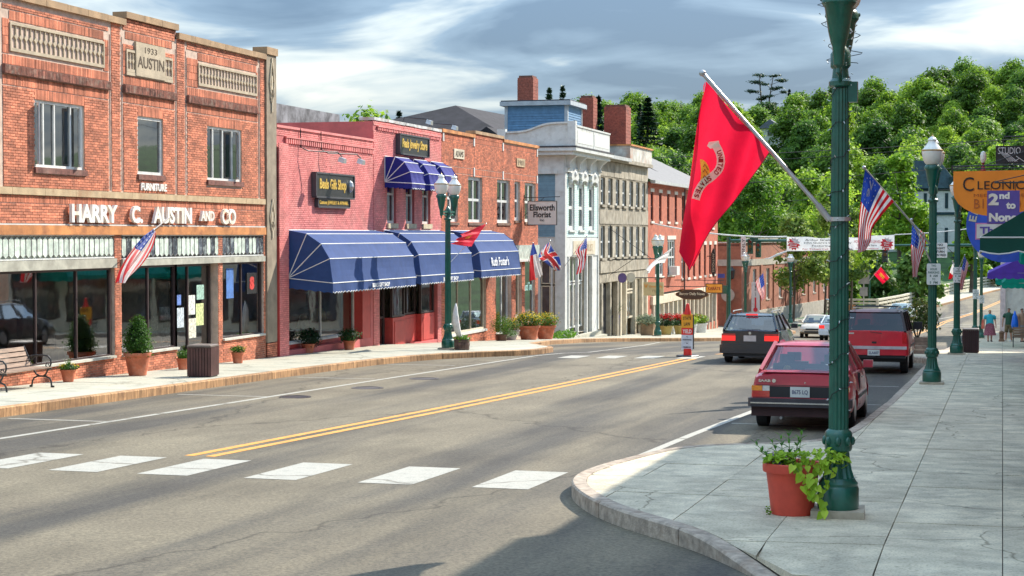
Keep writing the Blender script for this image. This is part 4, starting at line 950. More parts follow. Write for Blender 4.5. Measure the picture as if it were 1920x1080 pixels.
wall_sign(49.1, 51.7, 3.26, 3.46, 'Custom JEWELRY & APPAREL', 'narrow black strip sign with gold lettering under the gift shop sign', 2.4, .15, d=.1)
wall_sign(56.42, 59.5, 5.17, 5.78, 'Beals Jewelry Store', 'black sign with gold script on the taller pink shop', 2.7, .40, shear=.25)
def floodlight(x, y, z, label, run):
    r = empty('flood_light', (XF, y, z), label=label, cat='lamp', group='floodlights over the shop signs')
    MB().tube(run, .018, 6).build('conduit', M['iron'], r)
    mb = MB(); mb.hexa([(x - .10, y - .14, z - .10), (x + .08, y - .14, z - .16), (x + .08, y + .14, z - .16), (x - .10, y + .14, z - .10)], [(x - .06, y - .10, z + .04), (x + .10, y - .10, z - .02), (x + .10, y + .10, z - .02), (x - .06, y + .10, z + .04)])
    mb.build('lamp_head', M['steel'], r)
floodlight(-19.0, 49.3, 4.68, 'floodlight on a bent conduit, left one of the pair over the gift shop sign', [(XF + .04, 47.9, 5.5), (XF + .05, 47.9, 4.95), (XF + .2, 48.1, 4.85), (-19.1, 49.2, 4.85), (-19.0, 49.3, 4.72)])
floodlight(-19.0, 50.9, 4.70, 'floodlight on a bent conduit, right one of the pair over the gift shop sign', [(XF + .04, 49.5, 5.5), (XF + .05, 49.5, 4.95), (XF + .2, 49.7, 4.85), (-19.1, 50.8, 4.86), (-19.0, 50.9, 4.74)])
floodlight(-19.0, 57.6, 6.32, 'floodlight on the roof edge above the gold jewellery sign, left', [(XF - .2, 57.6, 6.2), (XF - .1, 57.6, 6.45), (-19.0, 57.6, 6.36)])
floodlight(-19.0, 60.5, 6.30, 'floodlight on the roof edge above the gold jewellery sign, right', [(XF - .2, 60.5, 6.2), (XF - .1, 60.5, 6.42), (-19.0, 60.5, 6.34)])
# florist sign, hung square to the wall
r = empty('hanging_sign', (XF, 72.9, 2.8), label='white hanging sign reading Ellsworth Florist Inc. on an iron bracket', cat='sign')
mb = MB(); mb.tube([(XF, 72.9, 3.98), (-18.2, 72.9, 4.02)], .02, 6); mb.tube([(XF, 72.9, 2.9), (XF + .02, 72.9, 4.1)], .02, 6); mb.tube([(XF, 72.9, 3.2), (-18.9, 72.9, 3.98)], .012, 6); mb.build('bracket', M['iron'], r)
box('board', mat('cream_sign_board', (.66, .62, .56), .5, .05), r, -19.60, -18.35, 72.86, 72.92, 2.83, 3.82)
fr = MB(); [fr.box(*q) for q in ((-19.62, -18.33, 72.85, 72.93, 3.82, 3.845), (-19.62, -18.33, 72.85, 72.93, 2.805, 2.83), (-19.625, -19.60, 72.85, 72.93, 2.83, 3.82), (-18.35, -18.325, 72.85, 72.93, 2.83, 3.82))]; fr.build('frame', M['iron'], r)
bk = mat('black_lettering', (.015, .012, .012), .6)
text('Ellsworth', bk, r, (-18.97, 72.855, 3.56), 1.1, .27, face='-Y', bold=.025); text('Florist', bk, r, (-18.97, 72.855, 3.26), .78, .25, face='-Y', bold=.025); text('Inc.', bk, r, (-18.97, 72.855, 3.03), .2, .11, face='-Y', bold=.01)

# ================================================================ 5. white bracketed house
M['clap_shaded'] = mat('shaded_side_clapboard', (.16, .27, .33), .6, .08, 4, .1, 30, island=.08)  # side boards: the shade on that wall is put into the blue-grey colour
M['clap_mint'] = mat('mint_clapboard', (.58, .72, .66), .55, .05, 4, .1, 30, island=.05)
M['blue_clap'] = mat('slate_blue_clapboard', (.10, .22, .36), .6, .1, 4, .1, 30, island=.10)
M['roof_dark'] = mat('dark_roofing', (.05, .048, .055), .9, .2, 3, .3, 20)
Wh = empty('white_house', (XF, 80.1, -2.9), label='narrow white and mint clapboard building with heavy bracketed cornice and curved roof parapet', cat='building')
WY0, WY1 = 80.1, 87.3
wwin = [(80.95, 82.15, 2.62, 4.85), (83.0, 84.2, 2.62, 4.85), (85.15, 86.35, 2.62, 4.85)]
wall('facade_wall', M['white'], Wh, WY0, WY1, -2.9, 6.1, wwin + [(80.9, 85.9, -2.5, 1.35)])
wall('side_wall', M['white'], Wh, -32, XF - .012, -2.9, 6.1, [(-20.95, -20.45, -1.9, 1.2), (-20.35, -19.98, -1.9, 1.2)], X=WY0, axis='y')
box('end_wall', M['white'], Wh, -32, XF - .3, WY1 - .2, WY1, -2.9, 6.1); box('back_wall', M['white'], Wh, -32.2, -32, WY0, WY1, -2.9, 6.1); box('roof', M['roof_dark'], Wh, -32.1, XF - .02, WY0 + .02, WY1 - .02, 6.1, 6.3)
n = 36; cb = MB(); cs = MB()
for i in range(n):
    z = 2.3 + i * .085
    if z > 5.25: break
    for a, b_ in subtract((WY0 + .32, WY1 - .15), [(w[0], w[1]) for w in wwin if w[2] - .1 < z + .04 < w[3] + .1]):
        cb.hexa([(XF - .01, a, z), (XF + .022, a, z), (XF + .022, b_, z), (XF - .01, b_, z)], [(XF - .01, a, z + .083), (XF + .006, a, z + .083), (XF + .006, b_, z + .083), (XF - .01, b_, z + .083)])
    cs.hexa([(-31.9, WY0 - .024, z), (XF - .42, WY0 - .024, z), (XF - .42, WY0 + .01, z), (-31.9, WY0 + .01, z)], [(-31.9, WY0 - .006, z + .083), (XF - .42, WY0 - .006, z + .083), (XF - .42, WY0 + .01, z + .083), (-31.9, WY0 + .01, z + .083)])
tag(cb.build('clapboards', M['clap_mint'], Wh), kind='stuff'); tag(cs.build('clapboards', M['clap_shaded'], Wh), kind='stuff')
for q in ((XF - .02, XF + .06, WY0 - .04, WY0 + .3, -2.4, 5.4), (XF - .42, XF - .02, WY0 - .05, WY0 - .0, -2.4, 5.4), (XF - .02, XF + .05, WY1 - .16, WY1, -2.4, 5.4)): box('corner_board', M['white'], Wh, *q)
for h in wwin: window(Wh, *h, fm=M['white'], gm=M['glass_dark'], fw=.2, trans=(.48,), inset=.1, sill=M['white'], sill_h=.1, sill_out=.1)
# cornice
cz = 6.1
mb = MB(); mb.box(XF - .02, XF + .55, WY0 - .5, WY1 + .35, cz + .02, cz + .2); mb.box(XF - .02, XF + .72, WY0 - .62, WY1 + .45, cz + .2, cz + .36); mb.box(-31, XF - .02, WY0 - .5, WY0, cz + .02, cz + .2); mb.box(-31, XF - .02, WY0 - .62, WY0, cz + .2, cz + .36); mb.box(XF, XF + .12, WY0, WY1, 5.35, 5.55); mb.box(XF, XF + .06, WY0, WY1, 5.55, cz + .02); mb.box(-31, XF, WY0 - .08, WY0 - .001, 5.25, cz + .02); mb.box(-31, XF - .3, WY0 - .14, WY0 - .08, 5.25, 5.4); mb.build('cornice', M['white'], Wh)
box('gutter_roof', M['roof_dark'], Wh, -31, XF + .74, WY0 - .65, WY1 + .47, cz + .36, cz + .43)
def bracket(y, s=1.0):
    mb = MB(); pts = [(.0, -.62), (.10, -.66), (.17, -.55), (.16, -.38), (.24, -.24), (.42, -.10), (.52, 0.0), (0, 0)]
    mb.prism([(XF + .06 + a * s, cz + .02 + b_ * s) for a, b_ in pts][::-1], y - .09, y + .09, 'y'); mb.tube([(XF + .16, y, cz - .56), (XF + .18, y, cz - .50)], .12, 10)
    return mb.build('bracket', M['white'], Wh)
for y in (80.4, 82.45, 84.7, 86.95): bracket(y)
for h in wwin:   # carved hoods over each window
    yc = (h[0] + h[1]) / 2; mb = MB(); mb.prism([(yc - .75, 5.12), (yc - .62, 5.32), (yc - .2, 5.40), (yc, 5.52), (yc + .2, 5.40), (yc + .62, 5.32), (yc + .75, 5.12), (yc + .55, 4.95), (yc, 5.02), (yc - .55, 4.95)][::-1], XF + .02, XF + .2)
    for s_ in (-1, 1): mb.ball((XF + .12, yc + s_ * .58, 4.92), .10, .1, .16, 8, 6)
    mb.ball((XF + .2, yc, 5.3), .09, .2, .14, 8, 6); mb.build('window_hood', M['white'], Wh)
# roof parapet: curved panel along the side, flat panels on the front
def curvetop(t): return 7.15 + .42 * (1 / (1 + math.exp(-(t - .45) * 12)))
pm = MB(); x0, x1 = -22.55, -19.25; N_ = 16
for i in range(N_):
    a, b_ = x0 + (x1 - x0) * i / N_, x0 + (x1 - x0) * (i + 1) / N_; ta, tb = curvetop(i / N_), curvetop((i + 1) / N_)
    pm.hexa([(a, WY0 - .45, 6.5), (b_, WY0 - .45, 6.5), (b_, WY0 - .33, 6.5), (a, WY0 - .33, 6.5)], [(a, WY0 - .45, ta), (b_, WY0 - .45, tb), (b_, WY0 - .33, tb), (a, WY0 - .33, ta)])
    pm.hexa([(a, WY0 - .52, ta + .0), (b_, WY0 - .52, tb + .0), (b_, WY0 - .30, tb), (a, WY0 - .30, ta)], [(a, WY0 - .52, ta + .08), (b_, WY0 - .52, tb + .08), (b_, WY0 - .30, tb + .08), (a, WY0 - .30, ta + .08)])
pm.build('roof_parapet', M['white'], Wh)
for a, b_ in ((-22.9, -22.5), (-19.5, -19.12)): box('parapet_post', M['white'], Wh, a, b_, WY0 - .56, WY0 - .26, 6.45, 7.35 if a < -22 else 7.68)
for a, b_ in ((WY0 - .26, WY0 + 3.2), (WY0 + 3.3, WY0 + 6.9)): 
    p = box('parapet_panel', M['white'], Wh, XF + .56, XF + .66, a, b_, 6.5, 7.42); box('panel_field', mat('off_white_field', (.68, .68, .62), .6, .05), p, XF + .66, XF + .672, a + .2, b_ - .2, 6.68, 7.26); box('panel_cap', M['white'], p, XF + .52, XF + .70, a - .03, b_ + .03, 7.42, 7.5)
# penthouse and chimneys on the roof behind
def clap_box(name, label, x0, x1, y0, y1, z0, z1, m, trim):
    r = empty(name, (x0, y0, z0), label=label, cat='building'); box('wall', m, r, x0, x1, y0, y1, z0, z1)
    b1 = MB(); k = int((z1 - z0 - .3) / .13)
    for i in range(k):
        z = z0 + .05 + i * .13
        b1.hexa([(x0 + .12, y0 - .03, z), (x1 - .12, y0 - .03, z), (x1 - .12, y0, z), (x0 + .12, y0, z)], [(x0 + .12, y0 - .008, z + .125), (x1 - .12, y0 - .008, z + .125), (x1 - .12, y0, z + .125), (x0 + .12, y0, z + .125)])
        b1.hexa([(x1, y0 + .12, z), (x1 + .03, y0 + .12, z), (x1 + .03, y1 - .12, z), (x1, y1 - .12, z)], [(x1, y0 + .12, z + .125), (x1 + .008, y0 + .12, z + .125), (x1 + .008, y1 - .12, z + .125), (x1, y1 - .12, z + .125)])
    tag(b1.build('clapboards', m, r), kind='stuff')
    for q in ((x0 - .04, x0 + .12, y0 - .05, y0 + .1), (x1 - .12, x1 + .05, y0 - .06, y0 + .12), (x1 - .1, x1 + .05, y1 - .12, y1 + .03)): box('corner_board', trim, r, *q, z0, z1)
    box('cornice', trim, r, x0 - .25, x1 + .25, y0 - .25, y1 + .25, z1, z1 + .22); box('roof', M['roof_dark'], r, x0 - .2, x1 + .2, y0 - .2, y1 + .2, z1 + .22, z1 + .28)
    return r
clap_box('roof_house', 'flat-roofed slate blue clapboard penthouse rising behind the white curved parapet', -25.05, -21.75, 88.6, 91.8, 5.9, 9.1, M['blue_clap'], mat('grey_trim', (.42, .45, .47), .6, .08))
def chimney(label, x0, x1, y0, y1, z0, z1):
    r = empty('chimney', (x0, y0, z0), label=label, cat='chimney', group='brick chimneys behind the white house')
    m = mat('chimney_brick', (.30, .085, .055), .9, .2, 9, .5, 30, dirt=(.12, .05, .04), dscale=2)
    box('stack', m, r, x0, x1, y0, y1, z0, z1); box('cap', mat('soot_brick', (.16, .07, .05), .95, .2, 8), r, x0 + .06, x1 - .06, y0 + .06, y1 - .06, z1, z1 + .12)
    mb = MB(); k = int((z1 - z0) / .2)
    for i in range(k): z = z0 + .2 * i; mb.box(x0 - .008, x1 + .008, y0 - .008, y1 + .008, z + .015, z + .185)
    tag(mb.build('brick_courses', m, r), kind='stuff')
chimney('tall red brick chimney standing on the blue penthouse', -26.3, -25.4, 95.5, 96.6, 5.5, 11.2)
chimney('tall narrow brick chimney right of the blue penthouse', -23.6, -22.8, 99.2, 100.2, 5.5, 10.3)
chimney('broad dark brick chimney on the granite building', -22.6, -21.3, 101.2, 102.6, 5.5, 9.9)
# shop front under the white house
for y in (80.95, 82.8, 84.7, 85.85): box('post', M['white'], Wh, XF - .1, XF + .05, y - .09, y + .09, -2.5, 1.35)
for h, k in (((80.95, 82.8, 0.1, 1.33), 'shop_window'), ((82.8, 84.7, .1, 1.33), 'shop_window'), ((82.85, 84.65, -2.1, .05), 'door'), ((80.98, 82.75, -2.1, .05), 'door')): window(Wh, *h, fm=M['white'], gm=M['glass'], fw=.08, inset=.25, name=k)
interior(Wh, 80.6, 86.2, -2.4, 1.33, 3.2)
for i in range(5): box('inner_stair', M['curtain'], Wh, XF - 2.6 + i * .28, XF - 2.3 + i * .28, 81.0, 84.4, -2.0 + (4 - i) * .5, -1.88 + (4 - i) * .5)
box('notice', mat('red_notice', (.6, .03, .03), .6), Wh, XF - .235, XF - .232, 81.6, 82.1, -.95, -.45)
sgn = box('fascia_sign', M['cream'], Wh, XF - .01, XF + .06, 81.7, 86.4, 1.42, 2.1); text('UNION TRUST', M['stone'], sgn, (XF + .062, 84.05, 1.76), 3.6, .34)
box('fascia', M['white'], Wh, XF - .01, XF + .035, 80.4, 87.3, 1.36, 2.22)
for i, (h, o) in enumerate(((.22, 1.5), (.42, 1.05), (.62, .6))): 
    box('step', M['granite_kerb'] if i < 1 else M['paving2'], Wh, XF - .02, XF + .9 - i * .3, 80.5, 86.8, -3.1, -2.78 + .17 * i)
for q, nm in (((-20.92, -20.47, -1.88, .0), 'window'), ((-20.92, -20.47, .08, 1.18), 'window'), ((-20.33, -20.0, -1.88, .0), 'window'), ((-20.33, -20.0, .08, 1.18), 'window')): window(Wh, *q, X=WY0, axis='y', fm=M['cream'], gm=M['glass_dark'], fw=.05, inset=.08)

# ================================================================ 6. granite building
Gr = empty('granite_building', (XF, 87.6, -3.5), label='three-storey grey granite block building with rows of narrow white sash windows', cat='building')
GY0, GY1 = 87.6, 100.3
M['granite'] = mat('weathered_granite', (.33, .29, .22), .9, .2, 2.2, .6, 14, island=.14, dirt=(.22, .17, .11), dscale=1.5)
ups = []; ys0 = [87.9 + i * 1.78 for i in range(7)]
for y in ys0: ups.append((y, y + .98, 3.95, 5.35)); ups.append((y, y + .98, 1.2, 2.85))
wall('facade_wall', mat('granite_joint', (.2, .17, .12), .95, .2), Gr, GY0, GY1, -3.6, 6.3, ups + [(88.0, 92.2, -3.2, -.1), (92.9, 99.9, -3.2, .1)]); shell(Gr, M['granite'], M['roof_dark'], GY0, GY1, -3.6, 6.2, back=-32)
def block(a, b_, c, d, out=.0): box('granite_block', M['granite'], Gr, XF - .03, XF + out + random.uniform(0, .02), a + .012, b_ - .012, c + .012, d - .012)
for row in ((5.42, 6.22), (2.95, 3.8)):
    for i in range(7): block(GY0 + 12.7 * i / 7, GY0 + 12.7 * (i + 1) / 7, *row)
for z0, z1 in ((3.95, 5.35), (1.2, 2.85)):
    edges = [GY0] + [v for y in ys0 for v in (y, y + .98)] + [GY1]
    for i in range(0, len(edges), 2): block(edges[i], edges[i + 1], z0, z1)
for i in range(6): block(GY0 + 12.7 * i / 6, GY0 + 12.7 * (i + 1) / 6, .42, 1.06, .05)
for i in range(8): block(GY0 + 12.7 * i / 8, GY0 + 12.7 * (i + 1) / 8, -.08, .40)
for h in ups: window(Gr, *h, fm=M['white'], gm=M['glass_dark'], fw=.12, trans=(.5,), inset=.14, sill=M['granite'], sill_h=.13, sill_out=.1)
box('gutter', mat('metal_gutter', (.5, .5, .48), .5, .1, 4, metal=.2), Gr, XF - .1, XF + .45, GY0, 93.5, 6.32, 6.5); box('cornice', M['granite'], Gr, XF - .05, XF + .3, GY0, GY1, 6.24, 6.42); box('roof_parapet', M['roof_dark'], Gr, XF - 3.0, XF - .9, 90.5, 93.4, 6.3, 7.2)
box('roof_parapet', mat('rust_streaked_paint', (.5, .48, .42), .7, .2, 2, .1, 20, dirt=(.42, .14, .04), dscale=1.1), Gr, XF - 1.0, XF + .22, 94.2, GY1, 6.44, 7.25); box('parapet_cap', M['rust'], Gr, XF - 1.1, XF + .3, 94.1, GY1 + .1, 7.25, 7.33)
for a, b_, m_ in ((88.1, 89.2, M['cream']), (89.2, 90.3, M['black']), (90.3, 91.2, M['cream']), (93.0, 94.0, M['cream'])): box('door_panel', m_, Gr, XF - .3, XF - .18, a, b_, -3.3, -.2)
for y in (88.05, 90.1, 91.9, 92.7, 94.1, 96.6, 98.6, 99.9): box('post', M['cream'] if y > 92.5 else M['granite'], Gr, XF - .2, XF + .06, y - .16, y + .16, -3.5, -.1)
for h in ((94.3, 96.4, -2.2, -.75), (94.3, 96.4, -.68, .02), (96.8, 98.4, -2.6, .0), (98.8, 99.7, -3.2, .0)): window(Gr, *h, fm=M['cream'], gm=M['glass'], fw=.1, mull=(.5,), trans=(), inset=.1, name='shop_window')
interior(Gr, 88, 100, -3.3, 0, 3)
box('step', M['paving2'], Gr, XF + .0, XF + .8, 87.9, 94.4, -3.6, -3.05)
# iron sign gallows on the granite front
r = empty('sign_bracket', (XF, 90.2, 1.8), label='empty black iron sign bracket on the granite building', cat='bracket'); mb = MB()
mb.tube([(XF, 90.2, 2.9), (XF + .02, 90.2, .6)], .03, 6); mb.tube([(XF, 90.2, 1.1), (-17.4, 90.2, 1.15)], .03, 6); mb.tube([(XF, 90.2, 2.7), (-17.6, 90.2, 1.15)], .015, 6); mb.tube([(XF, 90.2, .3), (-18.6, 90.2, 1.1)], .015, 6); mb.build('iron_arm', M['iron'], r)
# ================================================================ 7. red brick three-storey building
Rd = empty('brick_building', (XF, 100.4, -4.2), label='three-storey red brick building at the street corner with white lintels and slate roof', cat='building')
RY0, RY1 = 100.4, 126.3
hs = []
for i in range(6): y = 101.2 + i * 2.6; hs.append((y, y + .8, 3.2, 4.9))
for i in range(3): y = 118.2 + i * 2.7; hs.append((y, y + .9, 2.9, 4.6))
big = [(102.6, 105.2, -.1, 2.1), (106.6, 109.2, -.1, 2.1)]
small = [(111.5 + i * 2.2, 112.3 + i * 2.2, -.4, 1.7) for i in range(7)]
M['brick3'] = mat('bright_red_brick', (.42, .115, .06), .85, .15, 4, .4, 30, dirt=(.26, .08, .05), dscale=.6)
wall('facade_wall', M['brick3'], Rd, RY0, RY1, -4.6, 5.5, hs + big + small + [(101.5, 112.5, -4.0, -1.1), (113.5, 125.9, -3.9, -1.75)]); shell(Rd, M['brick3'], M['roof_dark'], RY0, RY1, -4.8, 5.4, back=-32)
lint = mat('pale_lintel', (.66, .60, .50), .8, .08)
for h in hs + small: window(Rd, *h, fm=M['white'] if h in small[:1] else mat('maroon_sash', (.10, .03, .03), .6), gm=M['glass_dark'], fw=.1, trans=(.5,), inset=.12, sill=lint, sill_h=.14, sill_out=.06)
for h in hs + small + big: box('lintel', lint, Rd, XF - .01, XF + .03, h[0] - .12, h[1] + .12, h[3] + .004, h[3] + .24)
for h in big: window(Rd, *h, fm=M['white'], gm=M['glass_dark'], fw=.14, mull=(.33, .66), trans=(.5,), inset=.1, sill=lint)
for z, o in ((5.16, .05), (5.28, .1), (5.4, .16)): box('brick_cornice', M['brick3'], Rd, XF - .01, XF + o, RY0, RY1, z - .05, z + .06)
rf = MB(); rf.add([(XF + .35, RY0 - .1, 5.5), (XF + .35, RY1 + .2, 5.5), (-26, RY1 + .2, 8.6), (-26, RY0 - .1, 8.6), (-33, RY0, 5.4), (-33, RY1, 5.4)], [(0, 1, 2, 3), (3, 2, 5, 4)]); rf.build('slate_roof', mat('grey_slate', (.12, .115, .115), .7, .15, 6, .3, 20), Rd)
box('gutter', MC['metal_gutter'], Rd, XF + .1, XF + .42, RY0, 111.9, 5.38, 5.56); box('gutter', M['white'], Rd, XF + .1, XF + .42, 112.1, RY1, 5.3, 5.52)
wl = MB(); wl.prism([(XF + .1, 5.5), (-26, 8.9), (-26, 7.5)], 111.9, 112.3, 'y'); wl.build('fire_wall', M['roof_dark'], Rd)
box('belt_course', mat('pale_belt', (.62, .52, .38), .8, .1, 4, .2), Rd, XF - .01, XF + .14, 101.2, RY1 + .1, -1.72, -1.22) 
for y in list(np.arange(101.8, 126.2, 1.55)): box('pilaster', M['cream'], Rd, XF - .1, XF + .1, y - .14, y + .14, -4.3 if y > 113 else -4.1, -1.74)
box('shop_backing', mat('brown_shop_panel', (.16, .055, .035), .7, .2, 3), Rd, XF - .6, XF - .3, 113.4, 126, -4.4, -1.7); box('shop_backing', mat('aqua_panel', (.42, .50, .45), .5, .1, 3), Rd, XF - .6, XF - .3, 101.4, 113.4, -4.2, -1.0)
for y in np.arange(102.0, 125.5, 1.55): window(Rd, y, y + 1.2, -3.4 if y < 113 else -3.75, -1.76, fm=mat('brown_shop_panel', (.16, .055, .035)) if y > 113 else M['white'], gm=M['glass'], fw=.1, inset=.12, name='shop_window')
box('stall_riser', M['brick3'], Rd, XF - .02, XF + .05, 113.3, 126.2, -4.9, -3.76); box('stall_riser', M['white'], Rd, XF - .1, XF + .04, 101.6, 113.2, -4.6, -3.5)
mb = MB(); mb.tube([(XF + .12, 111.9, 5.4), (XF + .1, 111.9, -4.2)], .05, 8); mb.build('downpipe', M['frame_dark'], Rd)
box('air_conditioner', M['white'], Rd, XF, XF + .5, 107.0, 108.0, -.1, .45)
def hang_sign(label, Y, xc, zc, w, h, m, txts, border=None, shape=None, br=True, cat='sign'):
    r = empty('hanging_sign', (XF, Y, zc - h / 2), label=label, cat=cat)
    if shape == 'scroll':
        n = 28; poly = []
        for i in range(n):
            t = 2 * math.pi * i / n; c, s_ = math.cos(t), math.sin(t); k = 1 + .10 * math.cos(4 * t); poly.append((xc + w / 2 * math.copysign(abs(c) ** .55, c) * k, zc + h / 2 * math.copysign(abs(s_) ** .6, s_) * (1 + .22 * math.cos(t * 2 + math.pi))))
        MB().prism(poly, Y - .03, Y + .03, 'y').build('board', m, r)
        MB().prism([(xc + (x - xc) * 1.07, zc + (z - zc) * 1.14) for x, z in poly], Y - .02, Y + .02, 'y').build('rim', border, r)
    else:
        box('board', m, r, xc - w / 2, xc + w / 2, Y - .03, Y + .03, zc - h / 2, zc + h / 2)
        if border: mb = MB(); t = .05; [mb.box(*q) for q in ((xc - w / 2 - t, xc + w / 2 + t, Y - .04, Y + .04, zc + h / 2, zc + h / 2 + t), (xc - w / 2 - t, xc + w / 2 + t, Y - .04, Y + .04, zc - h / 2 - t, zc - h / 2), (xc - w / 2 - t, xc - w / 2, Y - .04, Y + .04, zc - h / 2, zc + h / 2), (xc + w / 2, xc + w / 2 + t, Y - .04, Y + .04, zc - h / 2, zc + h / 2))]; mb.build('frame', border, r)
    for t, m2, dx, dz, tw, th in txts: text(t, m2, r, (xc + dx, Y - .035, zc + dz), tw, th, face='-Y', bold=.02)
    if br: MB().tube([(XF, Y, zc + h / 2 + .25), (xc + w / 2 + .1, Y, zc + h / 2 + .25)], .025, 6).tube([(xc - w * .4, Y, zc + h / 2), (xc - w * .4, Y, zc + h / 2 + .25)], .01, 4).tube([(xc + w * .4, Y, zc + h / 2), (xc + w * .4, Y, zc + h / 2 + .25)], .01, 4).build('bracket', M['iron'], r)
    return r
orange = mat('orange_lettering', (.75, .30, .04), .6); tanb = mat('tan_sign_board', (.62, .48, .26), .6, .06)
hang_sign('tan hanging sign with a small orange bird and faint letters, behind the second left lamp', 96.5, -18.72, -.62, 1.15, .75, tanb, [('Dragonfly', orange, .15, .12, .75, .16), ('TEAS', M['stone'], .15, -.12, .5, .14), ('v', orange, -.42, .15, .22, .22)])
hang_sign('dark brown scroll-edged sign reading Bangor Daily News', 103.5, -17.75, -1.15, 1.72, .44, mat('dark_brown_board', (.055, .025, .015), .5), [('Bangor Daily News', M['cream'], 0, .02, 1.5, .21)], border=mat('brown_rim', (.20, .09, .03), .5), shape='scroll')
hang_sign('orange rectangular sign with dark border reading KARATE behind the brown newspaper sign', 109, -17.3, -.95, 1.0, .52, mat('orange_board', (.85, .32, .03), .5), [('KARATE', mat('dark_red_lettering', (.30, .03, .02), .6), .0, 0, .78, .2)], border=M['iron'])
# oval clock-like boards on the granite front
r = empty('oval_sign', (XF, 91.2, -.1), label='pair of small oval boards, one violet and one cream, over the granite shop door', cat='sign')
for dy, m_ in ((0, mat('violet_oval', (.12, .07, .18), .5)), (.9, M['cream'])): MB().tube([(XF + .45 + dy * .3, 91.0 + dy, .12), (XF + .5 + dy * .3, 90.95 + dy, .12)], .26, 16).build('oval_board', m_, r)
# vertical blade sign on the corner building
r = empty('blade_sign', (XF, 121.5, -.5), label='narrow dark vertical sign with pointed ends on the corner brick building', cat='sign'); MB().prism([(-19.35, 1.5), (-19.2, 1.1), (-19.2, -.2), (-19.35, -.6), (-19.5, -.2), (-19.5, 1.1)], 121.4, 121.5, 'y').build('board', M['iron'], r); MB().tube([(XF, 121.45, .9), (-19.4, 121.45, .9)], .03, 6).build('bracket', M['iron'], r); text('ANTIQUES', M['cream'], r, (-19.35, 121.395, .45), 1.3, .16, face='-Y', roll=-math.pi / 2)

# ================================================================ buildings behind the row
r = empty('stone_building', (-31, 58, 4), label='old grey stone wall with blue metal edge behind the pink shops', cat='building')
box('stone_wall', mat('black_streaked_stone', (.15, .155, .17), .95, .4, 2.2, .6, 8, dirt=(.015, .015, .018), dscale=1.6), r, -34, -24.2, 55.6, 55.9, 2, 6.75); box('metal_edge', mat('blue_grey_metal', (.10, .16, .22), .5, .1, 2, dirt=(.25, .09, .04), dscale=.7), r, -34, -24.1, 55.4, 55.62, 6.75, 7.1); box('stone_end', MC['black_streaked_stone'], r, -24.2, -24.0, 55.6, 62, 2, 6.9)
r = empty('hip_roof_house', (-45, 118, 0), label='large dark shingled hip roof behind the brick block', cat='building')
mb = MB(); zt, zb = 11.45, 8.3; mb.add([(-49, 112, zb), (-30.5, 112, zb), (-30.5, 138, zb), (-49, 138, zb), (-37, 118, zt), (-36, 132, zt)], [(0, 1, 4), (1, 2, 5, 4), (2, 3, 5), (3, 0, 4, 5), (0, 3, 2, 1)]); mb.build('shingle_roof', mat('charcoal_shingle', (.028, .024, .027), .95, .2, 1.5, .4, 12), r); box('wall', M['white'], r, -48, -31.5, 113, 137, -4, 8.28)
for (xa, xb, ya, lb) in ((-33.4, -30.2, 108, 'small dark gable roof beside the white roof parapet'),):
    r = empty('gable_house', (xa, ya, 0), label=lb, cat='building'); MB().prism([(xa, 8.2), (xb, 8.2), ((xa + xb) / 2, 9.3)], ya, ya + 8, 'y').build('shingle_roof', MC['charcoal_shingle'], r); box('wall', M['white'], r, xa + .2, xb - .2, ya + .2, ya + 7.8, -3, 8.19)

